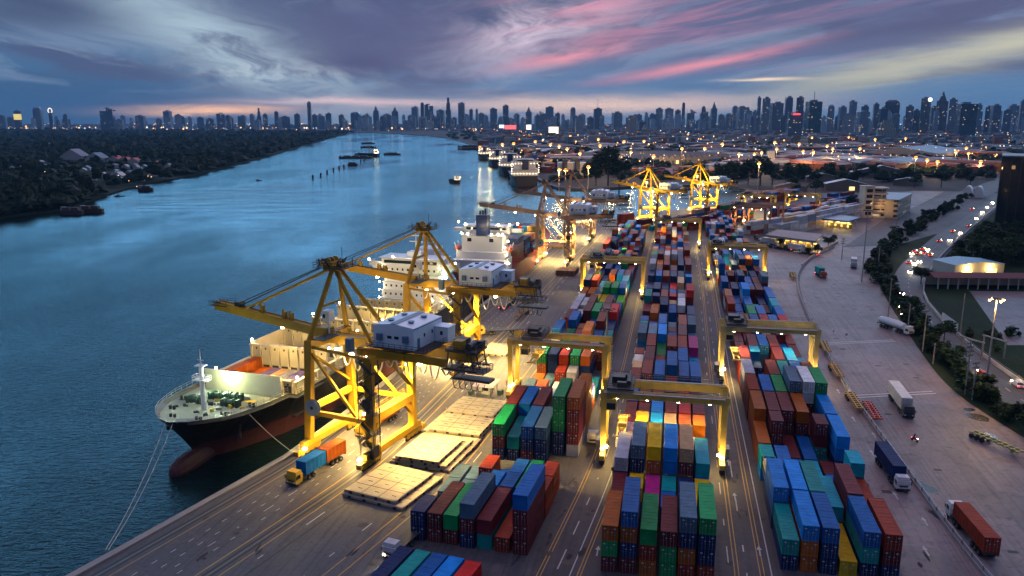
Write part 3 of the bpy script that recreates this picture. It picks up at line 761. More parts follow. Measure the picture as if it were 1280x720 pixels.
# ================================================================== YARD GANTRIES (rubber tyred)
YEL_P = (0.60, 0.42, 0.09); OCHRE = (0.43, 0.245, 0.014); BROWN = (0.36, 0.17, 0.11)
def rail_run(b, pts, z, h=1.05, step=1.6, r=0.035):
    """hand rail: posts and two bars"""
    for a, c in zip(pts, pts[1:]):
        for hh in (h, h*.55): b.beam((a[0], a[1], z+hh), (c[0], c[1], z+hh), r*2)
        L = hypot(c[0]-a[0], c[1]-a[1]); n = max(1, int(L/step))
        for k in range(n+1):
            t = k/n; b.beam((a[0]+(c[0]-a[0])*t, a[1]+(c[1]-a[1])*t, z), (a[0]+(c[0]-a[0])*t, a[1]+(c[1]-a[1])*t, z+h), r*2)
def wheel_mesh(R, w):
    b = MB(); b.tube((-w/2, 0, 0), (w/2, 0, 0), R, 14); return b
def make_rtg(label, tx=3.0, spread=9.5, lit=True, SP=23.4, WB=7.0, H=14.0):
    t = thing('yard_gantry_crane', label, 'gantry crane', group='rubber tyred gantries over the container rows')
    for x in (0, SP):
        b = MB(); b.box(x, WB/2, 1.35, 1.0, WB+4.6, 1.0); b.box(x, WB/2, 2.35, .5, WB+1, .25)
        mk(b, 'sill_beam', [paint], t)
        for y in (0, WB):
            b = MB(); b.beam((x, y, 2.3), (x, y, H), 0.95, 0.8, w2=1.25, h2=0.9)
            b.box(x, y, H-.02, 1.4, 1.3, 1.0)
            mk(b, 'leg', [paint], t)
        b = MB(); b.beam((x, 0, H-1.6), (x, WB, H-1.6), .55, .7); b.beam((x, .3, H-2.2), (x, WB*.5, 3.2), .22); b.beam((x, WB-.3, H-2.2), (x, WB*.5, 3.2), .22)
        mk(b, 'cross_brace', [paint], t)
        for y in (-1.3, 0.4, WB-.4, WB+1.3):
            w_ = mk(wheel_mesh(.75, .6), 'wheel', [rubber], t, loc=(x, y, .75))
            h = MB(); h.tube((-.33, 0, 0), (.33, 0, 0), .32, 8); mk(h, 'hub', [grey], w_)
        b = MB()
        for y in (-1.9, WB+1.9): b.box(x, y, .5, 1.1, .5, .9)
        mk(b, 'bumper', [steel], t)
    for y in (0, WB):
        b = MB(); b.box(SP/2, y, H, SP+1.6, .95, 1.45); b.box(SP/2, y, H+1.45, SP+1.4, .12, .14)
        for k in range(5): b.box(2+k*(SP-4)/4, y-.52, H+.15, .12, .1, 1.15)
        g_ = mk(b, 'girder', [paint], t)
        b = MB(); yo = y + (-.9 if y == 0 else .9)
        b.box(SP/2, yo, H+1.3, SP, .8, .06); rail_run(b, [(0, yo+(-.4 if y == 0 else .4)), (SP, yo+(-.4 if y == 0 else .4))], H+1.36, step=2.4)
        mk(b, 'walkway', [grey], t)
    # generator house and cabinets on the sill
    b = MB(); b.box(-.95, WB/2, 2.0, 1.3, 3.2, 1.9); b.box(SP+.9, WB/2-.4, 2.0, 1.2, 2.4, 2.1); mk(b, 'generator_box', [grey], t)
    b = MB()
    for k in range(14):
        z_ = 2.6+k*.82; b.box(SP+.75, WB-.2, z_, .5, .6, .05)
    b.beam((SP+.98, WB-.5, 2.3), (SP+.98, WB-.5, H+1), .06); b.beam((SP+.98, WB+.1, 2.3), (SP+.98, WB+.1, H+1), .06); mk(b, 'ladder', [grey], t)
    # trolley
    b = MB(); b.box(tx, WB/2, H+1.6, 5.2, WB+1.2, .45); b.box(tx-.6, WB/2+.8, H+2.05, 2.6, 2.8, 1.3); b.tube((tx+1.5, 1.2, H+2.7), (tx+1.5, WB-1.2, H+2.7), .55, 10)
    b.box(tx+.2, .9, H+2.05, 1.8, 1.0, 1.0); b.box(tx+.4, WB-.6, H+2.05, 1.6, .9, .9)
    rail_run(b, [(tx-2.6, -.6), (tx+2.6, -.6), (tx+2.6, WB+.6), (tx-2.6, WB+.6), (tx-2.6, -.6)], H+2.05, step=1.3)
    tr = mk(b, 'trolley', [steel], t)
    b = MB(); b.box(tx-1.7, -.2, H-2.3, 1.9, 2.0, 2.2); c_ = mk(b, 'operator_cab', [paint], t)
    b = MB(); b.box(tx-1.7, -1.22, H-2.1, 1.7, .04, 1.3); b.box(tx-.73, -.2, H-1.9, .04, 1.6, 1.1); mk(b, 'window', [glass], c_)
    # spreader on ropes
    b = MB(); b.box(tx+.4, WB/2, spread, .9, 4.6, .5)
    for yy in (-5.9, 5.9): b.box(tx+.4, WB/2+yy, spread-.1, 2.4, .35, .35)
    for sx in (-.7, .7): b.box(tx+.4+sx, WB/2, spread+.02, .25, 12, .3)
    for yy in (-1.6, 1.6): b.box(tx+.4, WB/2+yy, spread+.5, 1.8, .7, .8)
    sp = mk(b, 'spreader', [paint], t)
    b = MB()
    for sx in (-.7, .7):
        for sy in (-1.6, 1.6): b.beam((tx+.4+sx, WB/2+sy, spread+1.2), (tx+.4+sx*1.3, WB/2+sy*1.2, H+1.6), .05)
    mk(b, 'hoist_rope', [steel], sp)
    # lamps
    b = MB()
    for (lx, ly, lz) in ((2.6, 0, H-.16), (8.5, 0, H-.16), (14.5, 0, H-.16), (20.5, 0, H-.16), (.72, -.2, 3.4), (SP-.72, -.2, 3.4), (0, -.65, 3.0), (SP, -.65, 3.0)):
        b = MB(); b.box(lx, ly, lz, .5, .4, .16 if lz > 9 else .35); mk(b, 'floodlight', [lamp_y], t)
    return t
def rtg_lights(t, k=1.0, SP=23.4, WB=7.0, H=14.0):
    light('SPOT', (2.8, WB/2, H-.5), 11000*k, YEL, .5, t, (0, 0, 0), 120, .8)
    light('SPOT', (9.5, WB/2, H-.5), 5000*k, YEL, .5, t, (0, 0, 0), 140, .9)
    light('SPOT', (18.5, WB/2, H-.5), 5000*k, YEL, .5, t, (0, 0, 0), 140, .9)
    for x in (1.2, SP-1.2): light('POINT', (x, -1.4, 3.8), 1500*k, YEL, .25, t)
RTGS = []
def put_rtg(src, foot, h, col, label, k=1.0):
    t = src if src.get('used') is None else copy_tree(src)
    src['used'] = 1
    t['label'] = label
    for ch in t.children:
        if ch.type == 'MESH' and ch.data.materials[0] == paint: ch.color = (*col, 1)
        for g_ in ch.children:
            if g_.type == 'MESH': g_.color = (*col, 1)
    place(t, (foot[0], foot[1], .016), -h); rtg_lights(t, k); RTGS.append(t); return t
r1 = make_rtg('', 3.2, 6.8); r2 = make_rtg('', 5.6, 10.2)
put_rtg(r1, G(753, 578), radians(11.4), YEL_P, 'yellow gantry crane straddling the lit front rows of the middle block')
put_rtg(r2, G(638, 497), radians(15), YEL_P, 'yellow gantry crane over the left block, its spreader above the truck lane')
put_rtg(r1, G(901, 477), radians(10.5), (.62, .50, .20), 'unlit pale yellow gantry crane over the right block beside the barrier', .12)
put_rtg(r2, G(727, 371), radians(12), YEL_P, 'yellow gantry crane behind the lime green containers of the left block', .8)
put_rtg(r1, G(885, 350), radians(11.5), YEL_P, 'yellow gantry crane over the far half of the right block', .9)
put_rtg(r2, G(819, 309), radians(11.4), YEL_P, 'farthest yellow gantry crane on the middle block, near the basin', 1.0)
dk = radians(43)
put_rtg(r1, (139, 508), dk, BROWN, 'brown gantry crane at the near end of the white refrigerated containers', .6)
put_rtg(r2, (152, 523), dk, BROWN, 'brown gantry crane standing second along the white refrigerated containers', .8)
put_rtg(r1, (166, 582), dk, YEL_P, 'bright yellow gantry crane by the basin, left one of the lit pair', 1.6)
put_rtg(r2, (202, 592), dk, YEL_P, 'bright yellow gantry crane by the basin, right one of the lit pair', 1.6)

# ================================================================== SHIP TO SHORE CRANES   (-x is over the water)
house_m = mat('machine_house_blue_white', (0.78, 0.86, 0.94), 0.45, 0, 0.07, 0.4)
house_d = mat('house_trim_blue', (0.10, 0.19, 0.30), 0.5, 0, 0.1)
cablem = mat('festoon_cable', (0.75, 0.70, 0.58), 0.5, 0, 0)
reelm = mat('cable_reel_blue', (0.22, 0.30, 0.38), 0.5, 0.2, 0.2)
def make_sts():
    t = thing('ship_to_shore_crane', '', 'quay crane', group='ship to shore cranes on the quay')
    GX = -15.24; Y = 8.0; ZG = 22.0
    for x in (GX, 0):
        b = MB(); b.box(x, 0, 2.0, 1.2, 2*Y+5, 1.25); b.box(x, 0, 1.7, .7, 2*Y+1, .4); mk(b, 'sill_beam', [paint], t)
        for s_ in (-1, 1):
            bg_ = MB(); bg_.box(x, s_*(Y+.2), .9, .9, 6.6, .9); bg_.box(x, s_*(Y+4.2), .9, 1.1, .8, 1.0)
            for k in (-2.4, -.8, .8, 2.4): bg_.box(x, s_*(Y+.2)+k, .55, .7, 1.1, .6)
            bo = mk(bg_, 'bogie', [paint], t)
            w_ = MB()
            for k in (-2.8, -2.0, -1.2, -.4, .4, 1.2, 2.0, 2.8): w_.tube((x-.2, s_*(Y+.2)+k, .36), (x+.2, s_*(Y+.2)+k, .36), .35, 10)
            mk(w_, 'rail_wheels', [steel], bo)
            # legs: water side legs lean inward a little
            yt = Y-1.6 if x == GX else Y-.2
            b = MB(); b.beam((x, s_*Y, 3.2), (x, s_*yt, ZG+ (1.9 if x == GX else .2)), 1.5, 1.25, w2=1.7, h2=1.35); mk(b, 'leg', [paint], t)
        # beam at portal level joining near and far leg
        yt = Y-1.6 if x == GX else Y-.2
        b = MB(); b.box(x, 0, ZG+(.1 if x == GX else -1.4), 1.5, 2*yt+1.6, 1.9); mk(b, 'portal_beam', [paint], t)
    # landside low portal beam with haunches and walkway; side ties
    b = MB(); b.box(0, 0, 8.6, 1.1, 2*Y-1.2, 1.7)
    for s_ in (-1, 1): b.beam((0, s_*(Y-.6), 6.4), (0, s_*(Y-3.0), 8.8), 1.0, .9)
    b.beam((0, Y-1, 12.6), (0, -1.0, 20.4), .6); lp = mk(b, 'low_beam', [paint], t)
    b = MB(); b.box(-.95, 0, 10.3, .9, 2*Y-2, .08); rail_run(b, [(-1.35, -Y+1), (-1.35, Y-1)], 10.35); mk(b, 'walkway', [paint], lp)
    b = MB(); b.box(GX, 0, 8.9, .9, 2*Y-1.2, 1.3); b.beam((GX, Y-1, 11.5), (GX, -Y+2, 21), .5); mk(b, 'low_beam', [paint], t)
    for s_ in (-1, 1):
        b = MB(); b.beam((GX+.6, s_*Y, 9.2), (-.6, s_*Y, 9.2), .8, .9); mk(b, 'tie_beam', [paint], t)
        b = MB(); b.beam((GX+.4, s_*(Y-1.4), 21.6), (-.7, s_*Y, 6.6), .55); mk(b, 'diagonal_brace', [paint], t)
        b = MB(); b.tube((GX+.5, s_*(Y-1.5), 22.6), (-.4, s_*(Y-.2), 22.0), .34, 8); mk(b, 'top_tie', [paint], t)
    # main girder, landward, under the house
    b = MB(); b.box((GX+21)/2-.2, 0, ZG+.15, 21-GX-2, 2.0, 1.75); b.box((GX+21)/2, -1.15, ZG+1.92, 21-GX-2, .16, .18); b.box((GX+21)/2, 1.15, ZG+1.92, 21-GX-2, .16, .18)
    for x in (-3.4, 6.6): b.box(x, 0, ZG+.3, .9, 12.4, 1.3)
    b.box(6, -5.6, ZG+.1, 20, .7, 1.5); b.box(4, 5.6, ZG+.1, 16, .7, 1.5)
    mk(b, 'girder', [paint], t)
    # boom with rails, sheave blocks and tip platform
    p0, p1 = (GX-1.4, 0, ZG+1.9), (-45.5, 0, ZG+5.2)
    b = MB(); b.beam(p0, p1, 1.9, 1.7); 
    for s_ in (-1, 1): b.beam((p0[0], s_*.85, p0[2]+.97), (p1[0], s_*.85, p1[2]+.97), .16, .2)
    for k in (.28, .34, .55): 
        q = [p0[i]+(p1[i]-p0[i])*k for i in range(3)]; b.box(q[0], 0, q[2]+.8, .5, 1.0, 1.7); b.box(q[0]-1.0, .6, q[2]+.8, .35, .4, 1.9)
    b.box(p0[0]+.8, 0, p0[2]-1.0, 2.4, 2.6, 2.4)
    bm = mk(b, 'boom', [paint], t)
    b = MB()
    for s_ in (-1.6, 1.6): rail_run(b, [(p1[0]-.8, s_), (p1[0]+4, s_)], p1[2]+.3); b.box(p1[0]+1.6, s_, p1[2]+.2, 5, .7, .08)
    for k in range(9): b.beam((p1[0]-random.uniform(.2, 2), random.uniform(-1.5, 1.5), p1[2]+random.uniform(-.6, .8)), (p1[0]+random.uniform(.5, 2.5), random.uniform(-1.5, 1.5), p1[2]+random.uniform(-.4, 1.3)), .22)
    b.box(p1[0]+6.5, 0, p1[2]+.3, 1.6, 1.6, 1.0); mk(b, 'boom_tip_platform', [steel], bm)
    # A frame and stays
    AX, AZ = -12.6, 38.4
    for s_ in (-1, 1):
        b = MB(); b.tube((GX, s_*(Y-1.6), ZG+1.8), (AX, s_*.9, AZ), .62, 10, .5); mk(b, 'frame_leg', [paint], t)
        b = MB(); b.tube((-2.0, s_*3.6, ZG+1.9), (AX+.4, s_*.8, AZ-.4), .45, 10); mk(b, 'back_stay', [paint], t)
        b = MB(); b.tube((-36.5, s_*.8, ZG+5.4), (AX-.5, s_*.7, AZ-.2), .24, 6); mk(b, 'fore_stay', [paint], t)
        b = MB(); b.path([(-38, s_*.5, ZG+6), (AX-.4, s_*.4, AZ+.9)], .07, 4); b.path([(-39.5, s_*.3, ZG+6), (AX-.4, s_*.2, AZ+1.1)], .07, 4); mk(b, 'hoist_rope', [steel], t)
    b = MB(); b.beam((GX+1.1, -2.9, 30.5), (GX+1.1, 2.9, 30.5), .5); mk(b, 'frame_tie', [paint], t)
    b = MB(); b.box(AX, 0, AZ-.5, 3.2, 4.2, 1.1); b.box(AX-.8, 0, AZ+.6, 2.4, 3.6, .5)
    for s_ in (-1.3, 0, 1.3): b.tube((AX-.9, s_-.16, AZ+1.2), (AX-.9, s_+.16, AZ+1.2), .8, 12)
    ap = mk(b, 'apex_head', [paint], t)
    b = MB(); b.box(AX-.2, 0, AZ-.1, 6.8, 5.4, .08); rail_run(b, [(AX-3.6, -2.7), (AX+3.2, -2.7), (AX+3.2, 2.7), (AX-3.6, 2.7), (AX-3.6, -2.7)], AZ, step=1.2)
    R = random.Random(5)
    for k in range(16): 
        x_, y_ = AX+R.uniform(-3.5, 3), R.uniform(-2.4, 2.4); b.beam((x_, y_, AZ+.1), (x_+R.uniform(-1.4, 1.4), y_+R.uniform(-1, 1), AZ+R.uniform(.6, 2.2)), .2)
    b.beam((AX+1, 1, AZ), (AX+1, 1, AZ+4), .08); mk(b, 'apex_platform', [steel], ap)
    # operator hut on the near seaward portal beam
    b = MB(); b.box(GX+1.0, -1.0, ZG+4.9, 1.7, 2.0, 2.3); b.box(GX+1.0, -1.0, ZG+2.0, .3, .3, 2.9); ch = mk(b, 'checker_cab', [white], t)
    b = MB(); b.box(GX+.13, -1.0, ZG+5.7, .03, 1.2, .8); b.box(GX+.6, -2.02, ZG+5.7, .6, .03, .8); mk(b, 'window', [glass], ch)
    b = MB(); b.box(GX+2.2, -3.6, ZG+2.1, 3, 5.5, .1); rail_run(b, [(GX+3.7, -6), (GX+3.7, -.8), (GX+.8, -.8)], ZG+2.2, step=1.1); mk(b, 'service_platform', [steel], t)
    # machine house with ridge strip, vents, annex
    HX, HY, HZ = 4.2, .4, ZG+2.2
    b = MB(); w2, l2, hh = 4.6, 5.6, 4.2
    ring = [(-w2, 0), (-w2, hh+.2), (0, hh+.75), (w2, hh+.2), (w2, 0)]
    for yy, fl in ((-l2, 0), (l2, 1)):
        q = [(HX+a, HY+yy, HZ+c) for a, c in ring]; b.poly(q[::-1] if fl == 0 else q)
    for a, c in zip(ring, ring[1:]+ring[:1]):
        b.poly([(HX+a[0], HY-l2, HZ+a[1]), (HX+a[0], HY+l2, HZ+a[1]), (HX+c[0], HY+l2, HZ+c[1]), (HX+c[0], HY-l2, HZ+c[1])][::-1])
    ho = mk(b, 'machine_house', [house_m], t)
    b = MB(); 
    for sx in (-1, 1): b.poly([(HX+sx*.8, HY-l2-.05, HZ+hh+.74), (HX+sx*.8, HY+l2+.05, HZ+hh+.74), (HX, HY+l2+.05, HZ+hh+.86), (HX, HY-l2-.05, HZ+hh+.86)][::sx])
    b.box(HX+w2+.03, HY, HZ+hh-.12, .1, 2*l2, .14); mk(b, 'ridge_strip', [house_d], ho)
    for sx, sy in ((-2.3, -2.6), (-2.3, 2.4), (2.3, -2.6), (2.3, 2.4)):
        b = MB(); b.tube((HX+sx, HY+sy, HZ+hh+.3), (HX+sx, HY+sy, HZ+hh+.75), .55, 10); b.tube((HX+sx, HY+sy, HZ+hh+.75), (HX+sx, HY+sy, HZ+hh+.85), .72, 10); mk(b, 'roof_vent', [house_d], ho)
    for sx in (-.9, .7):
        b = MB(); b.box(HX+sx, HY-l2-.02, HZ+1.9, 1.0, .04, .55); mk(b, 'window', [glass], ho)
    for y_ in (-1.5, 1.6):
        b = MB(); b.box(HX+w2+.02, HY+y_, HZ+1.9, .04, .5, .7); mk(b, 'window', [glass], ho)
    for sx in (-3.0, 2.9):
        b = MB(); b.box(HX+sx, HY-l2-.35, HZ+1.5, 1.1, .7, 1.3); b.box(HX+sx, HY-l2-.72, HZ+1.65, .85, .04, 1.0); mk(b, 'air_conditioner', [house_d], ho)
    b = MB(); b.box(HX+w2+.03, HY-3.8, HZ+.1, .05, .9, 2.0); mk(b, 'door', [house_d], ho)
    b = MB(); b.box(HX+w2+1.6, HY+l2-1.6, HZ, 3.1, 3.0, 3.0); b.box(HX+w2+1.6, HY+l2-1.6, HZ+3.0, 3.3, 3.2, .12); an = mk(b, 'annex', [house_m], t)
    b = MB(); b.box(HX+w2+1.6, HY+l2-3.12, HZ+1.4, .6, .04, .8); mk(b, 'window', [glass], an)
    b = MB(); b.box(HX+.8, HY, HZ-.12, 13.4, 13.2, .1); rail_run(b, [(HX-5.8, HY-6.5), (HX+7.3, HY-6.5), (HX+7.3, HY+6.5)], HZ, step=1.2); mk(b, 'house_deck', [steel], t)
    b = MB(); b.box(-4.6, -7.4, ZG+1.2, 1.3, 1.2, 2.6); mk(b, 'electrical_cabinet', [house_d], t)
    # trolley with cab parked at the landward end, machinery, spreader and gear
    b = MB(); TX = 17.5
    b.box(TX, 0, ZG+2.1, 6.4, 5.4, .5); b.box(TX-1.2, .6, ZG+2.6, 2.4, 2.6, 1.6); b.tube((TX+1.4, -1.8, ZG+3.2), (TX+1.4, 1.8, ZG+3.2), .7, 10); b.box(TX+2.6, 1.4, ZG+2.6, 1.0, 1.4, 1.3)
    for s_ in (-2.8, 2.8): b.box(TX, s_, ZG-1.4, 7.2, .35, .3); b.beam((TX-2.4, s_, ZG+2.1), (TX-3, s_, ZG-1.3), .22); b.beam((TX+2.4, s_, ZG+2.1), (TX+3, s_, ZG-1.3), .22)
    b.box(TX, 0, ZG-1.9, 9.5, 4.4, .12); b.box(TX+1.5, 0, ZG-3.8, 8, 2.6, .45)
    rail_run(b, [(TX-4.7, -2.2), (TX+4.7, -2.2), (TX+4.7, 2.2), (TX-4.7, 2.2), (TX-4.7, -2.2)], ZG-1.8, step=1.3)
    rail_run(b, [(TX-3.2, -2.7), (TX+3.2, -2.7), (TX+3.2, 2.7)], ZG+2.6, step=1.2)
    for k in range(14): b.beam((TX+R.uniform(-4, 4.5), R.uniform(-2.4, 2.4), ZG-R.uniform(0, 3.6)), (TX+R.uniform(-4, 4.5), R.uniform(-2.4, 2.4), ZG+R.uniform(-2.4, 3.4)), .16)
    for k in range(5): 
        x_ = TX-2+k*1.3; b.path([(x_, -2.2, ZG-3.2), (x_+.3, -2.0, ZG-5.2), (x_+.8, -1.2, ZG-5.6), (x_+1.0, -.4, ZG-4.4)], .08, 4)
    tr = mk(b, 'trolley', [steel], t)
    b = MB(); b.box(TX-.6, -1.6, ZG+2.7, 1.9, 1.7, 1.7); mk(b, 'trolley_cab', [paint], tr)
    # stair tower wrapped round the near landside leg
    b = MB()
    for k in range(9):
        z0 = 2.8+k*2.1; s_ = 1 if k % 2 else -1
        b.beam((-1.3*s_, -Y-1.1, z0), (1.3*s_, -Y-1.1, z0+2.1), .75, .14); b.beam((-1.3*s_, -Y-1.5, z0+1), (1.3*s_, -Y-1.5, z0+3.1), .07); b.box(1.5*s_, -Y-.4, z0+2.1, .9, 2.2, .08)
        rail_run(b, [(1.9*s_, -Y-1.5), (1.9*s_, -Y+.7)], z0+2.15, step=1.0)
    for sx in (-1.6, 1.6):
        b.beam((sx, -Y-1.5, 2.4), (sx, -Y-1.5, ZG), .14); b.beam((sx, -Y+.9, 2.4), (sx, -Y+.9, ZG), .14)
    b.box(0, -Y-.2, 2.0, 2.6, 2.4, 2.4); b.box(.2, -Y-1.0, 12.5, 1.8, .9, 1.8); mk(b, 'stair_tower', [steel], t)
    # cable reel on near water side leg
    b = MB()
    for a_ in (-.3, .3): b.tube((GX+2.0, -Y-.9+a_-.05, 10.6), (GX+2.0, -Y-.9+a_+.05, 10.6), 1.7, 20)
    b.tube((GX+2.0, -Y-1.3, 10.6), (GX+2.0, -Y-.5, 10.6), .55, 12); b.tube((GX+2.0, -Y-1.1, 10.6), (GX+2.0, -Y-.7, 10.6), 1.2, 16); cr_ = mk(b, 'cable_reel', [reelm], t)
    b = MB(); b.tube((GX+2.0, -Y-1.36, 10.6), (GX+2.0, -Y-1.3, 10.6), .38, 12); mk(b, 'hub', [steel], cr_)
    # festoon cable loops below the girder
    b = MB()
    for k in range(11):
        x0 = -13.5+k*2.6; dr = 3.0 + (k*37 % 5)*.45
        for y_ in (-1.7, -1.45):
            b.path([(x0+2.6*j/8, y_, ZG-.1-dr*(1-((j/4-1)**2))) for j in range(9)], .11, 5)
    mk(b, 'festoon_cable', [cablem], t)
    # floodlights
    b = MB()
    fl = [(x, y, ZG-.5) for (x, y) in ((-11, -3), (-11, 3), (-6, -5), (-2, 4), (-6, 5), (-2, -5), (10, -5.2), (10, 5))]
    for s_ in (-1, 1): fl += [(-.95, s_*(Y+2.8), 2.0), (GX+.95, s_*(Y+2.8), 2.0)]
    fl += [(-1.3, -4.4, 21.8), (-18, .9, ZG+.4), (-28, .9, ZG+1.5)]
    for q in fl:
        b = MB(); b.box(q[0], q[1], q[2], .7, .6, .35); mk(b, 'floodlight', [lamp_y], t)
    return t
def sts_lights(t, k=1.0):
    ZG = 22
    light('SPOT', (-9.5, 0, ZG-1.2), 48000*k, YEL, .6, t, (0, radians(-6), 0), 100, .7)
    light('SPOT', (-5.0, 3, ZG-1.4), 52000*k, YEL, .6, t, (radians(14), 0, 0), 130, .7)
    light('SPOT', (-4, -4, ZG-1.4), 16000*k, YEL, .6, t, (radians(-12), 0, 0), 120, .7)
    light('SPOT', (7, 0, ZG-1.6), 44000*k, YEL, .6, t, (0, radians(-16), 0), 125, .7)
    light('SPOT', (-24, 1.2, ZG+.6), 14000*k, YEL, .6, t, (0, radians(6), 0), 84, .7)
    for s_ in (-1, 1):
        light('POINT', (-1.6, s_*(8+3.0), 2.6), 1200*k, YEL, .25, t); light('POINT', (-12.6, s_*(8+3.0), 2.2), 500*k, YEL, .25, t)
def paint_all(t, col):
    for ch in t.children:
        if ch.type == 'MESH' and paint in ch.data.materials[:]: ch.color = (*col, 1)
        for g_ in ch.children:
            if g_.type == 'MESH' and paint in g_.data.materials[:]: g_.color = (*col, 1)
STS0 = make_sts()
def put_sts(x, y, h, col, label, k=1.0, lift=0):
    t = STS0 if STS0.get('used') is None else copy_tree(STS0)
    STS0['used'] = 1
    place(t, (x, y, .016), -h, label); paint_all(t, col); sts_lights(t, k); return t
put_sts(-24.9, 157.4, radians(24), OCHRE, 'ochre quay crane with blue-white house, nearest, over the hatch cover stacks', 1.6)
put_sts(-12.4, 217, radians(17.5), OCHRE, 'ochre quay crane standing second along the quay, its boom before the white ship', 1.1)
put_sts(28.6, 384, radians(13.5), (.50, .30, .17), 'tan quay crane beside the blue-funnelled ship with red hull', .4)
put_sts(46.5, 460, radians(13.5), (.50, .30, .17), 'tan quay crane at the quay corner, in front of the basin mouth', .35)
for k, (x, y, lab) in enumerate(((103, 545, 'bright yellow quay crane at the basin, the left of two'), (152, 608, 'bright yellow quay crane at the basin, the right of two'))):
    t = put_sts(x, y, radians(43), (.66, .40, .02), lab, 1.2)
    t.scale = (.94, .94, .92); light('POINT', (-8, -14, 30), 26000, YEL, 2, t)
# ================================================================== SHIPS
hull_blk = mat('hull_black', (0.012, 0.012, 0.014), 0.45, 0, 0.2, 0.15)
hull_red = mat('hull_antifouling_red', (0.075, 0.02, 0.024), 0.6, 0, 0.35, 0.12)
hull_rust = mat('hull_rust_red', (0.30, 0.055, 0.03), 0.55, 0, 0.3, 0.12)
deckm = mat('ship_deck', (0.19, 0.21, 0.18), 0.7, 0, 0.3, 0.25)
cream = mat('cream_steel', (0.58, 0.53, 0.40), 0.6, 0, 0.2, 0.3)
creamd = mat('cream_slots', (0.05, 0.05, 0.05), 0.7, 0, 0)
shipw = mat('ship_white', (0.70, 0.72, 0.74), 0.45, 0, 0.08, 0.3)
funnelb = mat('funnel_blue', (0.006, 0.03, 0.13), 0.45, 0, 0.15)
orangem = mat('lifeboat_orange', (0.62, 0.10, 0.05), 0.45, 0, 0.1)
winchm = mat('winch_green', (0.03, 0.07, 0.05), 0.55, 0, 0.2); yelm = mat('deck_yellow', (0.60, 0.40, 0.04), 0.6, 0, 0.2)
holdm = mat('hold_green', (0.10, 0.13, 0.10), 0.7, 0, 0.3)
def lerp(tab, s_):
    if s_ <= tab[0][0]: return tab[0][1]
    for (a, va), (b_, vb) in zip(tab, tab[1:]):
        if s_ <= b_: return va+(vb-va)*(s_-a)/(b_-a)
    return tab[-1][1]
def hull(stations, deck_hb, wl_hb, deck_z, levels, mats, boot):
    """lofted hull; levels are z heights below deck; the skin is split into boot top and topside by material"""
    b = MB(); rows = []
    for s_ in stations:
        dz = lerp(deck_z, s_); hb, hw = lerp(deck_hb, s_), lerp(wl_hb, s_); row = []
        zs = [z for z in levels if z < dz-.4] + [dz]
        while len(zs) < len(levels)+1: zs.insert(-1, zs[-2]+(dz-zs[-2])*.5)
        for z_ in zs:
            k = max(0.0, min(1.0, (z_-WZ)/(dz-WZ))); w_ = hw+(hb-hw)*k**1.5 if z_ >= WZ else hw*(1-.1*(WZ-z_)/4)
            row.append((max(.03, w_), s_, z_))
        rows.append(row)
    for sx in (1, -1):
        for A_, B_ in zip(rows, rows[1:]):
            for i in range(len(A_)-1):
                q = [(sx*A_[i][0], A_[i][1], A_[i][2]), (sx*B_[i][0], B_[i][1], B_[i][2]), (sx*B_[i+1][0], B_[i+1][1], B_[i+1][2]), (sx*A_[i+1][0], A_[i+1][1], A_[i+1][2])]
                b.poly(q if sx > 0 else q[::-1], 0 if (A_[i][2]+A_[i+1][2])/2 > boot else 1)
    for A_, rev in ((rows[0], 0), (rows[-1], 1)):
        for i in range(len(A_)-1):
            q = [(A_[i][0], A_[i][1], A_[i][2]), (A_[i+1][0], A_[i+1][1], A_[i+1][2]), (-A_[i+1][0], A_[i+1][1], A_[i+1][2]), (-A_[i][0], A_[i][1], A_[i][2])]
            b.poly(q if rev else q[::-1], 0 if (A_[i][2]+A_[i+1][2])/2 > boot else 1)
    for A_, B_ in zip(rows, rows[1:]):
        a, c = A_[-1], B_[-1]; b.poly([(-a[0], a[1], a[2]-.9), (a[0], a[1], a[2]-.9), (c[0], c[1], c[2]-.9), (-c[0], c[1], c[2]-.9)], 2)
        for sx in (1, -1):      # inner bulwark face
            b.poly([(sx*(a[0]-.15), a[1], a[2]), (sx*(c[0]-.15), c[1], c[2]), (sx*(c[0]-.15), c[1], c[2]-.9), (sx*(a[0]-.15), a[1], a[2]-.9)], 2)
            b.poly([(sx*(a[0]-.15), a[1], a[2]), (sx*a[0], a[1], a[2]), (sx*c[0], c[1], c[2]), (sx*(c[0]-.15), c[1], c[2])], 0)
    return b
# ---- container ship with open holds at the near crane
S1 = thing('container_ship', 'black and red hulled container ship with open cream holds, bow towards us', 'ship', (-68.6, 150.4, 0), -radians(17.5))
dhb = [(0, .4), (1.2, 3.6), (3, 5.8), (6, 8.4), (10, 10.2), (16, 11.6), (24, 12.3), (130, 12.4), (150, 10.5)]
whb = [(0, .05), (7, .05), (9, .6), (16, 4.0), (26, 8.2), (38, 11.2), (52, 12.2), (128, 12.2), (150, 8)]
dz1 = [(0, 9.1), (14, 8.7), (24, 8.4), (27, 7.1), (150, 7.1)]
b = hull([0, .6, 1.2, 2, 3, 4.5, 6, 8, 10, 13, 16, 20, 24, 27, 32, 40, 52, 70, 90, 110, 130, 150], dhb, whb, dz1, [-5.5, -2.6, -.6, 1.6, 4.0, 6.2], None, 1.8)
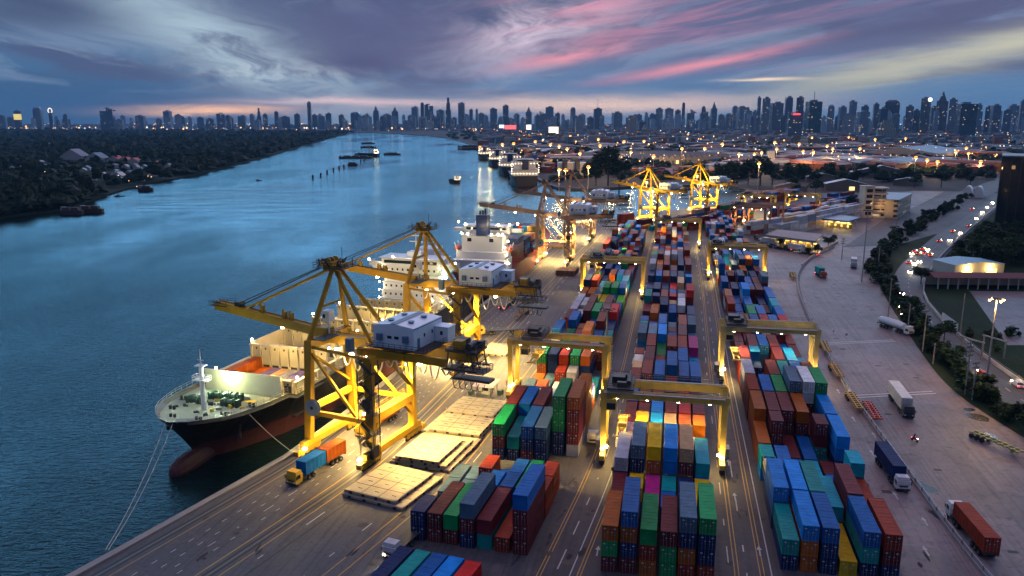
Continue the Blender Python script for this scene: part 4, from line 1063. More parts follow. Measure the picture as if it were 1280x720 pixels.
# raked stem: pull lower stem points aft
for i, (x_, y_, z_) in enumerate(b.v):
    if y_ < 12 and z_ < 9.2:
        k = min(1, (9.2-z_)/10.2); b.v[i] = (x_, y_ + (7.5*k**0.9)*(1-y_/12.0), z_)
hu = mk(b, 'hull', [hull_blk, hull_red, deckm], S1)
b = MB(); ring = 14
secs = [(-.4, .25, -2.3), (0.0, 1.1, -2.2), (.8, 1.75, -2.1), (2.2, 2.15, -1.95), (5, 2.3, -1.8), (9, 2.1, -1.7), (14, 1.5, -2.0)]
for (y_, r_, z_), (y2, r2_, z2) in zip(secs, secs[1:]):
    for k in range(ring):
        a0, a1 = 2*pi*k/ring, 2*pi*(k+1)/ring
        b.poly([(r_*.85*cos(a0), y_, z_+r_*1.15*sin(a0)), (r_*.85*cos(a1), y_, z_+r_*1.15*sin(a1)), (r2_*.85*cos(a1), y2, z2+r2_*1.15*sin(a1)), (r2_*.85*cos(a0), y2, z2+r2_*1.15*sin(a0))])
b.poly([(.25*.85*cos(2*pi*k/ring), -.4, -2.3+.29*sin(2*pi*k/ring)) for k in range(ring)][::-1]); mk(b, 'bulb', [hull_red], hu, smooth=True)
b = MB()
for i in range(len(dhb)-1):
    pass
pts = [(lerp(dhb, q)-.25, q) for q in (0.6, 1.5, 3, 5, 8, 12, 16, 20, 24)]
for sx in (1, -1): rail_run(b, [(sx*p_[0], p_[1]) for p_ in pts], 9.5, 1.05, 1.5, .035)
mk(b, 'bow_rail', [grey], S1)
b = MB(); b.tube((0, 11, 8.6), (0, 11, 18.5), .62, 10, .42); b.tube((0, 11, 18.5), (0, 11, 22), .16, 6, .08); b.box(0, 11, 15.2, 3.6, 1.6, .15); b.box(0, 11, 18.4, 2.2, 1.4, .15); b.box(0, 10.2, 16.2, 2.6, .12, .12); b.box(0, 11, 19.6, 1.6, .1, .1)
rail_run(b, [(-1.8, 10.2), (1.8, 10.2), (1.8, 11.8), (-1.8, 11.8), (-1.8, 10.2)], 15.3, 1, .9); mk(b, 'foremast', [white], S1)
R = random.Random(11)
for (x_, y_) in ((-4.5, 14), (4.0, 14.5), (-1.5, 17.5), (2.2, 18)):
    b = MB(); b.tube((x_-1.4, y_, 9.5), (x_+1.4, y_, 9.5), .75, 10); b.box(x_-1.9, y_, 8.6, .5, 1.4, 1.6); b.box(x_+1.9, y_, 8.6, .6, 1.4, 1.7); b.tube((x_-.9, y_, 9.5), (x_-.6, y_, 9.5), 1.05, 10); b.tube((x_+.6, y_, 9.5), (x_+.9, y_, 9.5), 1.05, 10); mk(b, 'mooring_winch', [winchm], S1)
for (x_, y_) in ((-6.5, 9), (6.3, 9.2), (-8.5, 15), (8.6, 15.5), (-3, 5), (3.2, 5.2)):
    b = MB(); b.tube((x_-.5, y_, 8.6), (x_-.5, y_, 9.6), .32, 8); b.tube((x_+.5, y_, 8.6), (x_+.5, y_, 9.6), .32, 8); b.box(x_, y_, 8.55, 2.2, .9, .1); mk(b, 'deck_bollard', [steel], S1)
b = MB()
for (x_, y_, w_, l_) in ((-5, 6.5, 2.4, 1.6), (5.4, 11.5, 1.6, 2.2), (-7, 12, 1.2, 2.5), (6, 18.5, 2.4, 1.4), (-1.5, 7.5, 1.6, 1.2)): b.box(x_, y_, 8.55, w_, l_, .12)
mk(b, 'deck_marking', [yelm], S1)
b = MB(); b.box(1.0, 23.2, 8.3, 20, .35, 5.0)
for k in range(9): b.beam((-8+k*2.3, 23.5, 8.4), (-8+k*2.3, 24.8, 8.3), .2, .2); b.box(-8+k*2.3, 23.7, 8.3, .2, .8, 4.2)
bw = mk(b, 'breakwater', [cream], S1)
b = MB(); b.box(-2.0, 22.7, 12.2, 1.0, .5, .8); mk(b, 'floodlight', [lamp_c], bw)
light('SPOT', (-2.0, 21.6, 12.4), 9000, (0.75, 1.0, 0.55), .5, S1, (radians(-50), 0, 0), 150, .8)
light('POINT', (-2.0, 21.4, 12.0), 2500, (0.8, 1.0, 0.5), .4, S1); light('POINT', (3, 13, 16), 1800, (.85, .95, .7), .4, S1); light('POINT', (-6, 7, 14), 800, (.9, .95, .75), .4, S1)
# hold: side coamings, cross walls with cell guides
def ship_wall(y_, z0, z1, x0=-10.6, x1=10.6):
    b = MB(); b.box((x0+x1)/2, y_, z0, x1-x0, .5, z1-z0); n = 8
    for k in range(n+1): b.box(x0+(x1-x0)*k/n, y_-.5, z0, .28, .6, z1-z0+.5)
    b.box((x0+x1)/2, y_-.3, z1, x1-x0+.6, 1.3, .25)
    w = mk(b, 'hold_bulkhead', [cream], S1)
    b = MB()
    for k in range(n):
        xm = x0+(x1-x0)*(k+.5)/n; b.box(xm, y_-.28, z0+.3, 1.9, .06, (z1-z0)*.52); b.box(xm, y_-.28, z1-1.1, .45, .06, .5)
    mk(b, 'bulkhead_opening', [creamd], w)
for i, (y_, top) in enumerate(((28.5, 9.6), (43.5, 12.6), (58.0, 13.4), (72.5, 12.6), (87, 13), (101, 12))): ship_wall(y_, 1.5 if i else 6.5, top)
for sx in (-1, 1):
    b = MB(); b.box(sx*11.0, 70, 6.3, .45, 84, 3.0); b.box(sx*11.0, 70, 9.3, .9, 84, .2)
    if sx < 0: b.box(-11.0, 51, 9.5, .4, 15, 3.6)
    for k in range(20): b.box(sx*11.4, 29+k*4.2, 6.4, .4, .25, 3.0)
    mk(b, 'hatch_coaming', [cream], S1)
    b = MB(); rail_run(b, [(sx*12.1, 27), (sx*12.1, 112)], 7.2, 1.1, 2.4, .05)
    for k in range(14): b.box(sx*11.75, 30+k*6, 6.6, .7, R.uniform(.6, 2.2), R.uniform(.6, 1.5))
    mk(b, 'side_deck_fittings', [cream], S1)
b = MB(); b.box(0, 70, 1.0, 21.4, 83, .3); mk(b, 'hold_floor', [holdm], S1)
# lamps along the deck
b = MB(); lp_ = [(-11, 29.5, 10.4), (11, 29.5, 10.2), (-11, 44, 13.6), (11, 44, 13.2), (-11, 58.5, 14.4), (11, 58.5, 14), (-11, 73, 13.6), (11, 73, 13.4), (-11, 88, 13.6), (11, 88, 13.5)]
for q in lp_: b.box(q[0], q[1], q[2]-.2, .35, .35, .4)
mk(b, 'deck_lamp', [lamp_y], S1)
for q in ((0, 36, 15), (0, 51, 17), (4, 66, 18), (0, 82, 18), (11.2, 34, 12), (11.6, 50, 14)): light('POINT', q, 3800, YEL, .8, S1)
# superstructure
def house_block(parent, w_, l_, y_, z0, tiers, th=2.7, windows=True):
    for k in range(tiers):
        b = MB(); b.box(0, y_+k*.35, z0+k*th, w_-k*.5, l_-k*.5, th-.12); b.box(0, y_+k*.35, z0+k*th+th-.12, w_-k*.5+.7, l_-k*.5+.7, .12)
        dk_ = mk(b, 'accommodation_deck', [shipw], parent)
        if windows:
            b = MB(); n = int((w_-2)/1.9)
            for j in range(n):
                for yy, e in ((y_+k*.35-(l_-k*.5)/2-.02, 0), (y_+k*.35+(l_-k*.5)/2+.02, 0)): b.box(-w_/2+1.6+j*1.9, yy, z0+k*th+1.1, .6, .05, .75)
            mk(b, 'window', [glass], dk_)
house_block(S1, 22, 11, 121, 6.6, 5)
b = MB(); b.box(0, 120, 20.1, 21, 8, 2.9); b.box(0, 119, 20.0, 31, 4.6, .5); b.box(0, 120, 23.0, 22.5, 9, .2)
for sx in (-1, 1):
    b.box(sx*13, 117.0, 20.5, 5, .2, 1.1); b.box(sx*15.5, 119, 20.5, .2, 4.2, 1.1)
    for k in range(5): b.poly([(sx*(10.8+k*.9), 116.9, 17.0+k*.62), (sx*(11.7+k*.9), 116.9, 17.0+(k+1)*.62), (sx*(11.7+k*.9), 116.9, 20.1), (sx*(10.8+k*.9), 116.9, 20.1)][::sx])
wh = mk(b, 'wheelhouse', [shipw], S1)
b = MB(); b.box(0, 115.97, 21.3, 19, .06, 1.0); mk(b, 'window', [glass], wh)
b = MB(); b.box(0, 121, 23.2, 5, 4, 1.6); b.tube((0, 121, 24.8), (0, 121, 33), .3, 8, .15); b.box(0, 121, 28, 4.6, .25, .25); b.box(0, 120.6, 30, 3, .2, .4); b.box(2.4, 119, 23.2, .3, .3, 3); mk(b, 'radar_mast', [shipw], S1)
b = MB(); b.box(0, 132, 6.6, 7, 8, 18); b.tube((-1, 132, 24.6), (-1, 132, 26.4), .5, 8); b.tube((1, 133, 24.6), (1, 133, 26.4), .5, 8); mk(b, 'funnel', [shipw], S1)
b = MB()
for sx in (-1, 1):
    for k in range(5): b.sphere(sx*(11.5-.2*k), 115.3, 9.5+2.7*k, .26, 6, 4)
    b.sphere(sx*15.6, 117, 22.2, .3, 6, 4); b.sphere(sx*6, 115.6, 23.6, .3, 6, 4)
mk(b, 'deck_lamp', [lamp_y], S1)
b = MB(); b.sphere(-15.9, 117.4, 21.9, .4, 8, 5); b.sphere(12.5, 116, 17.5, .55, 8, 5); mk(b, 'starboard_lamp', [lampm('green_lamp', (0.25, 1.0, 0.55), 45)], S1)
for q in ((-6, 110, 16), (7, 110, 13), (0, 113, 26), (13, 118, 15)): light('POINT', q, 800, (1, .78, .5), .6, S1)
# containers standing in the first bays (things of their own)
h1 = radians(17.5)
def on_ship(lx, ly): return (-68.6+cos(h1)*lx+sin(h1)*ly, 150.4-sin(h1)*lx+cos(h1)*ly)
for k, (lx, cc_, zt, lab) in enumerate(((-8.4, 'o', 5.6, 'rust orange container raised in the far corner of the ship\'s front hold'), (-5.7, 'o', 3.2, 'rust orange container beside the raised one in the ship\'s front hold'), (-3.0, 'P', 3.2, 'lilac container between two rust orange ones in the ship\'s front hold'),
        (-.3, 'k', 3.2, 'tan container in the middle of the ship\'s front hold'), (2.4, 'l', 3.2, 'pale grey container right of the middle in the ship\'s front hold'), (5.1, 'P', 3.2, 'lilac container nearest the quay side in the ship\'s front hold'), (7.8, 'm', 2.2, 'maroon container lowest in the quay side of the ship\'s front hold'))):
    x_, y_ = on_ship(lx, 36.2); container(x_, y_, zt+1.6, h1, 12.19, cc_, lab, 'containers in the ship hold', doors=False)
for k, (lx, cc_) in enumerate(((-5.4, 'P'), (-2.7, 'P'), (0, 'w'), (2.7, 'l'), (5.4, 'P'))):
    x_, y_ = on_ship(lx, 50.6); container(x_, y_, 3.5, h1, 12.19, cc_, f"{CC[cc_][1]} container, {('leftmost','second','third','fourth','rightmost')[k]} of five in the ship's second hold", 'containers in the ship hold', doors=False)
R = random.Random(19)
for k in range(26):
    x_, y_ = R.uniform(-8, 8), R.uniform(7, 22)
    if abs(x_) > 3+y_*.35: continue
    b = MB(); w_, l_, hh = R.uniform(.3, 1.1), R.uniform(.3, 1.4), R.uniform(.25, 1.1); b.box(x_, y_, 8.6, w_, l_, hh, R.uniform(0, 3)); b.tube((x_+w_, y_, 8.6), (x_+w_, y_, 8.6+hh*.8), .14, 6); mk(b, 'deck_fitting', [R.choice((winchm, steel, yelm, cream, grey))], S1)
for k in range(5):
    x_, y_ = R.uniform(-6, 6), R.uniform(8, 20); b = MB()
    for j in range(4): b.path([(x_+(.7-.1*j)*cos(a*.6), y_+(.7-.1*j)*sin(a*.6), 8.62+.07*j) for a in range(12)], .06, 4)
    mk(b, 'rope_coil', [rope_m], S1)
for ch in S1.children:
    if ch.name.split('.')[0] in ('mooring_winch', 'deck_bollard', 'deck_marking', 'foremast', 'breakwater', 'bow_rail', 'deck_fitting', 'rope_coil'): ch.location.z = -.85
# rust runs, draught marks and anchor on the near flank
for sx in (1, -1):
    b = MB(); b.tube((sx*8.6, 10.5, 3.2), (sx*8.9, 10.9, 5.4), .22, 6); b.box(sx*8.7, 10.6, 2.6, .5, 1.9, .9, sx*.5); mk(b, 'anchor', [steel], S1)
# mooring ropes
bq = G(132, 688, .5)
def rope(p, q, sag, label, r=.07):
    b = MB(); b.path([tuple(p[i]+(q[i]-p[i])*k/14 - (sag*4*(k/14)*(1-k/14) if i == 2 else 0) for i in range(3)) for k in range(15)], r, 5)
    tag(mk(b, 'mooring_rope', [rope_m]), label, 'rope', 'mooring ropes of the near ship')
for dx_, lab in ((0, 'pale mooring rope from ship bow to near quay edge, outer one'), (.9, 'pale mooring rope from ship bow to near quay edge, inner one')):
    bx_, by_ = on_ship(-1.5+dx_*2, 1.5); rope((bx_, by_, 9), (bq[0]+dx_*.5, bq[1], .6), 1.5, lab)
bx_, by_ = on_ship(9.8, 12); e = G(366, 566, .5); rope((bx_, by_, 8.2), (e[0], e[1], .6), .5, 'mooring rope stretched from bow flank to bollard by the crane foot')
# ---- second ship: rust red hull, white accommodation aft with blue funnel
S2 = thing('container_ship', 'rust red hulled ship with white aft house and blue funnel', 'ship', (-15.4, 318, 0), -radians(13.5))
b = hull([0, 3, 8, 16, 30, 60, 90, 105, 115, 124, 130], [(0, 9), (8, 11.6), (16, 12.2), (100, 12.2), (115, 9), (124, 5), (130, .5)], [(0, 5), (10, 10), (20, 12), (95, 12), (110, 7), (126, .5), (130, .1)], [(0, 7.2), (95, 7.2), (108, 8.5), (130, 10.5)], [-5.5, -2.6, -.6, 1.6, 4.0], None, -1.2)
mk(b, 'hull', [hull_rust, hull_red, hull_rust], S2)
b = MB(); b.box(0, 17, 6.3, 17.5, 9, 14.6); b.box(0, 17, 20.9, 18.2, 9.6, .2); b.box(0, 13, 6.3, 22, 14, 5.2); b.box(0, 15, 11.5, 21, 10, 2.8)
ac = mk(b, 'accommodation_deck', [shipw], S2)
b = MB()
for sx in (-5.5, 4): b.box(sx, 12.46, 18.3, 1.8, .06, 1.5)
for z_ in (9, 12.6, 15.2):
    for k in range(3): b.box(8.78, 14.4+k*2.4, z_, .05, .7, .8)
mk(b, 'window', [glass], ac)
b = MB(); b.box(0, 14.5, 21, 4.6, 5.4, 8.2); b.box(0, 14.5, 29.2, 4.8, 5.6, .3)
fu = mk(b, 'funnel', [funnelb], S2)
b = MB(); 
for sx in (-1.2, 0, 1.1): b.tube((sx, 14.5, 29.4), (sx, 14.5, 31.6+sx*.4), .42, 8)
mk(b, 'exhaust_pipe', [steel], fu)
b = MB(); b.box(0, 23, 20.8, 20, 6, 3.2); b.box(0, 23.5, 21.3, 30, 3.4, 1.3); b.box(0, 23, 24.0, 21, 7, .2); wh = mk(b, 'wheelhouse', [shipw], S2)
b = MB(); b.box(0, 19.96, 22.4, 18, .06, .9); mk(b, 'window', [glass], wh)
b = MB(); b.tube((0, 23, 24), (0, 23, 33), .25, 6, .1); b.box(0, 23, 28.5, 4, .2, .2); mk(b, 'radar_mast', [shipw], S2)
for sx in (-1, 1):
    b = MB(); b.sphere(sx*11.4, 14, 15.2, 1.25, 10, 6); b.sphere(sx*11.4, 17, 15.2, 1.25, 10, 6); b.tube((sx*11.4, 14, 15.2), (sx*11.4, 17, 15.2), 1.2, 10); mk(b, 'lifeboat', [orangem], S2)
    b = MB(); b.beam((sx*10.2, 13, 12), (sx*12.2, 13, 17.6), .3); b.beam((sx*10.2, 18, 12), (sx*12.2, 18, 17.6), .3); mk(b, 'davit', [shipw], S2)
b = MB()
for q in ((-8.8, 12.2, 21.8), (-6, 12, 21.6), (4.2, 12, 21.6), (7, 12, 21.7), (8.9, 12.2, 21.6), (-10.5, 12, 13.6), (10.5, 12, 13.2), (11, 13, 18.8), (-13, 22, 25.2), (13, 22, 25), (10, 19.8, 25), (9.6, 13, 16.2), (11.6, 12, 9.8), (-11, 12, 9.8), (-9.4, 20, 24.6), (5, 20, 24.8)): b.sphere(*q, .36, 6, 4)
mk(b, 'deck_lamp', [lamp_y], S2)
for q in ((-13, 8, 15), (13, 8, 15), (0, 6, 24), (12, 15, 22), (8, 30, 20), (0, 62, 22)): light('POINT', q, 1100, (1, .74, .42), .6, S2)
for y_ in (34, 48, 62, 76, 90):
    b = MB(); b.box(0, y_, 6.6, 23, .5, 1.8)
    for k in range(10): b.box(-11+k*2.44, y_, 6.4, .22, .8, 4.6)
    b.box(0, y_, 11.0, 23.4, .9, .15); mk(b, 'lashing_bridge', [hull_rust], S2)
SH = MB(); h2 = radians(13.5); R = random.Random(3)
for r_ in range(4):
    for c_ in range(8):
        top = (4, 3, 3, 4)[r_]
        for t_ in range(top):
            lx, ly = -9.4+c_*2.6, 41+r_*14.2
            col = CC[('k', 'k', 'l', 's')[min(3, t_)] if r_ == 0 else R.choice('kklsrgnb')][0]
            col = tuple(q*R.uniform(.45, .8) for q in col)
            SH.box(-15.4+cos(h2)*lx+sin(h2)*ly, 318-sin(h2)*lx+cos(h2)*ly, 6.5+t_*CH, CW, 12.19, CH, -h2, 0, col)
tag(SH.build('deck_container_stacks', [cmat_mix]), 'tight tiers of tan and grey containers on the red ship\'s deck', 'containers', kind='stuff')
# ---- lesser craft
def far_ship(name, label, cat, pos, h, L, Bm, hullm, hz, aft=True, lamps=10, group=None, sw=1.0, seed=1):
    t = thing(name, label, cat, (*pos, 0), -h, group); R = random.Random(seed)
    b = hull([0, L*.06, L*.2, L*.5, L*.8, L*.93, L], [(0, Bm*.42), (L*.1, Bm*.5), (L*.8, Bm*.5), (L, .3)], [(0, Bm*.3), (L*.15, Bm*.48), (L*.75, Bm*.47), (L, .1)], [(0, hz), (L*.8, hz), (L, hz*1.25)], [-4, WZ, -.8, hz*.4], None, -1.4)
    mk(b, 'hull', [hullm, hull_red, hullm], t)
    y0 = L*.16
    b = MB(); w_ = Bm*.86*sw; k_ = Bm/20.0
    b.box(0, y0, hz-.9, w_, L*.13, 4.5*k_+1.2); b.box(0, y0+.6, hz+4.5*k_+.3, w_*.82, L*.10, 4.2*k_); b.box(0, y0+1, hz+8.7*k_+.3, w_*.7, L*.08, 2.6*k_); b.box(0, y0+1.5, hz+8.7*k_+.3, Bm*1.02, L*.03, 1.1*k_)
    ac = mk(b, 'deckhouse', [shipw], t)
    b = MB(); b.box(0, y0+L*.04+1, hz+9.8*k_+.3, w_*.66, .1, 1.0*k_); b.box(0, y0-L*.04+1-.05, hz+9.8*k_+.3, w_*.66, .1, 1.0*k_); mk(b, 'window', [glass], ac)
    b = MB(); b.tube((0, y0+1, hz+11*k_), (0, y0+1, hz+17*k_), .25*k_+.05, 6, .1); b.box(0, y0+1, hz+14*k_, 2.6*k_, .2, .2); mk(b, 'mast', [shipw], t)
    b = MB(); b.box(0, y0-L*.06, hz+4*k_, w_*.25, L*.05, 7.5*k_); mk(b, 'funnel', [funnelb], t)
    if lamps:
        b = MB()
        for k in range(lamps):
            a_ = k/(lamps-1); 
            if k % 3 == 0: q = (w_*(a_-.5), y0-L*.075, hz+8.5*k_)
            elif k % 3 == 1: q = ((-1 if k % 2 else 1)*w_*.52, y0-L*.06, hz+(1+7*a_)*k_)
            else: q = (w_*(a_-.5), y0-L*.075, hz+1.2*k_)
            b.sphere(*q, max(.28*k_+.12, min(1.0, pos[1]/1000*.55)), 6, 4)
        mk(b, 'deck_lamp', [lampm('ship_lamp', (1, .78, .48), 5)], t)
        light('POINT', (0, y0-L*.22, hz+9*k_), 70*k_*k_, (1, .75, .42), 1.0, t)
    return t
greyhull = mat('hull_slate', (0.03, 0.035, 0.05), 0.5, 0, 0.2, 0.1); rusty = mat('barge_rust', (0.05, 0.03, 0.025), 0.7, 0, 0.3, 0.2)
def deck_cranes(t, L, hz, n=2):
    for k in range(n):
        y_ = L*(.4+.25*k); b = MB(); b.tube((0, y_, hz), (0, y_, hz+11), 1.0, 8, .8); b.beam((0, y_, hz+10.5), (3, y_+16, hz+15), .7); b.beam((0, y_, hz+13), (3, y_+16, hz+15.2), .12); mk(b, 'deck_crane', [yelm], t)
t = far_ship('cargo_ship', 'lamp-ringed cargo ship moored nearest beyond the basin, stern towards us', 'ship', (15, 868), radians(-3), 120, 30, greyhull, 9, lamps=26, sw=1.1, seed=2, group='moored cargo ships beyond the basin'); deck_cranes(t, 120, 9)
t = far_ship('cargo_ship', 'lamp-lit cargo ship moored directly behind the nearest one past the basin', 'ship', (-2, 1045), radians(-3), 120, 28, greyhull, 9, lamps=22, sw=1.1, seed=3, group='moored cargo ships beyond the basin'); deck_cranes(t, 120, 9)
t = far_ship('cargo_ship', 'third cargo ship in the moored line past the basin, small and lit', 'ship', (-22, 1250), radians(-4), 110, 26, greyhull, 8, lamps=16, seed=4, group='moored cargo ships beyond the basin'); deck_cranes(t, 110, 8)
far_ship('cargo_ship', 'farthest cargo ship in the moored line at the right bank', 'ship', (-50, 1480), radians(-4), 90, 22, greyhull, 7, lamps=12, seed=5, group='moored cargo ships beyond the basin')
far_ship('tug_boat', 'dark tug boat under way alone in mid river trailing a wake', 'boat', (-61, 915), radians(-35), 19, 8, hull_blk, 1.2, lamps=7, seed=6)
tx_, ty_ = G(473, 196, WZ); t = far_ship('work_ship', 'lit work ship moored mid river among dark barges', 'ship', (tx_, ty_), radians(-70), 46, 15, hull_blk, 4, lamps=9, seed=7); deck_cranes(t, 46, 4, 1)
def barge(px, py, L, Bm, h, label, humps=0, col=rusty):
    x_, y_ = G(px, py, WZ); t = thing('cargo_barge', label, 'barge', (x_, y_, 0), -h, 'barges moored in the river')
    b = MB(); n = [(-Bm/2, 3), (-Bm/3, 0), (Bm/3, 0), (Bm/2, 3), (Bm/2, L-3), (Bm/3, L), (-Bm/3, L), (-Bm/2, L-3)]; b.prism(n, WZ-1, WZ+3.2); mk(b, 'hull', [col], t)
    b = MB(); k = max(1, humps)
    for i in range(k): b.box(0, L*(.12+.76*(i+.5)/k), WZ+3.2, Bm*.74, L*.7/k, 2.2, top=.8)
    mk(b, 'cargo_cover', [rusty], t); b = MB(); b.box(0, 2.5, WZ+3.2, 3, 3, 2.6); mk(b, 'deckhouse', [grey], t)
H90 = radians(90)
barge(424, 198, 62, 13, H90, 'long dark barge moored left of the lit work ship', 3); barge(443, 195, 40, 13, H90, 'dark humped barge touching the work ship on its left', 4)
barge(451, 185, 40, 11, H90, 'dark barge behind the work ship, nearer one'); barge(452, 180, 40, 11, H90, 'dark barge behind the work ship, farther one'); barge(480, 194, 34, 12, H90, 'dark barge lashed to the right side of the work ship')
barge(435, 207, 15, 8, H90, 'small dark barge below the barge line, near the river posts'); barge(572, 187, 60, 14, H90, 'black barge lying off the right bank, near one'); barge(572, 184, 70, 12, H90, 'black barge lying off the right bank, far one')
barge(76, 268, 17, 6, H90, 'dark wooden barge at the left bank, left of two rafted together', 2, rusty); barge(100, 266, 18, 6, H90, 'dark wooden barge at the left bank, right of two rafted together', 2, rusty)
barge(173, 239, 15, 4, H90, 'flat dark barge alone at the left bank by the village')
for i, (px, py) in enumerate(((391, 224), (401, 221), (409, 217.5), (417, 214.5), (424, 212), (430, 210), (451, 203), (455, 201.5))):
    x_, y_ = G(px, py, WZ); t = thing('mooring_post', f'dark mooring post standing in the river, {ORD[i] if i else "first"} from the left', 'post', (x_, y_, WZ-2), 0, 'mooring posts in a line across the river')
    b = MB(); b.tube((0, 0, 0), (0, 0, 6.6), 1.2, 8); mk(b, 'post_shaft', [steel], t); b = MB(); b.tube((0, 0, 6.6), (0, 0, 7.2), 1.5, 8, 1.3); mk(b, 'post_cap', [concrete], t)
for (px, py, L, h, lab) in ((320, 226, 7, 80, 'tiny dark long-tail boat alone on the open river'), (143, 246, 9, 60, 'small boat moored by the left bank village')):
    x_, y_ = G(px, py, WZ); t = thing('river_boat', lab, 'boat', (x_, y_, 0), radians(-h))
    b = MB(); b.prism([(-.9, 0), (.9, 0), (1.0, L*.6), (0, L), (-1.0, L*.6)], WZ-.3, WZ+.7); mk(b, 'hull', [rusty], t); b = MB(); b.box(0, L*.3, WZ+.7, 1.6, L*.35, 1.2); mk(b, 'canopy', [grey], t)
# ================================================================== HATCH COVERS, KIOSK, TRUCKS, BARRIER
hatchm = mat('hatch_cover_tan', (0.40, 0.34, 0.25), 0.75, 0, 0.35, 0.35)
def hatch_cover(x, y, z, h, w, l, label, col=hatchm, n=3):
    t = thing('hatch_cover', label, 'hatch cover', (x, y, z), -h, 'ship hatch covers stacked on the apron')
    b = MB(); b.box(0, 0, .12, w, l, .5); b.box(0, 0, .62, w-.5, l-.5, .05)
    mk(b, 'cover_panel', [col], t)
    b = MB()
    for k in range(1, n): b.box(-w/2+w*k/n, 0, .67, .09, l-.6, .03)
    for k in range(1, 4): b.box(0, -l/2+l*k/4, .675, w-.6, .09, .03)
    for sx in range(n):
        for k in range(4): b.box(-w/2+w*(sx+.5)/n+.5, -l/2+l*(k+.5)/4, .67, .9, .1, .05)
    mk(b, 'panel_seam', [steel], t)
    b = MB()
    for k in range(5):
        for sx in (-1, 1): b.box(sx*(w/2+.05), -l/2+l*(k+.5)/5, .15, .18, .5, .4)
    for k in range(4):
        for sy in (-1, 1): b.box(-w/2+w*(k+.5)/4, sy*(l/2+.05), .12, .6, .16, .45)
    mk(b, 'edge_bracket', [steel], t)
HC = [((-22.3, 139.9, 0, 26, 13.2, 14), 'tan hatch cover alone in the nearest pile, closest to the bare apron', 0),
      ((-23.0, 140.1, .75, 26, 11.2, 13), 'tan hatch cover lying on top of the nearest pile', 1),
      ((-15.6, 156.6, 0, 20, 13.2, 17.0), 'tan hatch cover at the bottom of the brightly lit middle pile', 2),
      ((-16.2, 155.4, .75, 20, 11.8, 14), 'tan hatch cover second from the ground in the brightly lit middle pile', 2),
      ((-17.0, 154.0, 1.5, 20, 9.6, 11.6), 'brightest tan hatch cover, topmost of the middle pile by the crane foot', 2),
      ((-10.0, 175.4, 0, 18, 13.6, 21.5), 'weathered hatch cover at the bottom of the long pile by the gantry foot', 3),
      ((-11.1, 169.2, .75, 18, 11.6, 10.5), 'weathered hatch cover on the long pile, its nearer half', 3),
      ((-8.2, 180.6, .75, 18, 11.6, 11.0), 'weathered hatch cover on the long pile, its farther half', 3),
      ((-4.2, 232, 0, 15, 8, 12), 'hatch cover lying past the kiosk, under the second crane backreach', 3)]
for (x, y, z, h, w, l), lab, _ in HC: hatch_cover(x, y, z+.02, radians(h), w, l, lab)
for k, (px, py, w, l) in enumerate(((700, 300, 8, 12), (690, 312, 9, 12))):
    for j in range(2):
        x, y = G(px+6, py-4); hatch_cover(x, y, .02+j*.75, radians(14), w, l, ('pinkish hatch cover in the far pile beside the third crane, ' + ('upper' if j else 'lower') + (' on far side' if k == 0 else ' on near side')), mat('hatch_cover_pink', (0.36, 0.2, 0.16), .75, 0, .3, .35))
x, y = G(709, 342)
for j in range(3): hatch_cover(x, y, .02+j*.75, radians(14), 8.5, 11, ('lowest', 'middle', 'topmost')[j]+' rust brown hatch cover in the pile before the third crane', mat('hatch_cover_rust', (0.20, 0.075, 0.05), .75, 0, .3, .35))
# kiosk with a small mauve roof and people-size clutter
kx, ky = G(608, 492); t = thing('checkers_kiosk', 'open kiosk with mauve sheet roof beyond the long hatch pile', 'kiosk', (kx, ky, 0), -radians(20))
b = MB()
for sx in (-2, 2):
    for sy in (-2.4, 2.4): b.beam((sx, sy, 0), (sx, sy, 2.7), .14)
mk(b, 'post_frame', [grey], t)
b = MB(); b.poly([(-2.7, -3.1, 2.7), (2.7, -3.1, 2.7), (2.7, 3.1, 3.2), (-2.7, 3.1, 3.2)]); b.box(0, 0, 2.6, 5.2, .12, .3); b.poly([(-2.7, 3.1, 3.15), (2.7, 3.1, 3.15), (2.7, -3.1, 2.65), (-2.7, -3.1, 2.65)]); mk(b, 'roof', [mat('mauve_roof', (.34, .27, .38), .6)], t)
b = MB(); b.box(0, .6, 0, 2.2, 2.8, 2.2); cb = mk(b, 'cabin', [white], t); b = MB(); b.box(0, -.83, 1.0, 1.6, .04, .8); mk(b, 'window', [glass], cb)
for (dx, dy, w, l, hh) in ((-3.4, -2, .8, 1.8, 1.0), (3.6, .5, 1.0, 1.6, 1.2)):
    b = MB(); b.box(dx, dy, .1, w, l, hh); mk(b, 'storage_bin', [winchm], t)
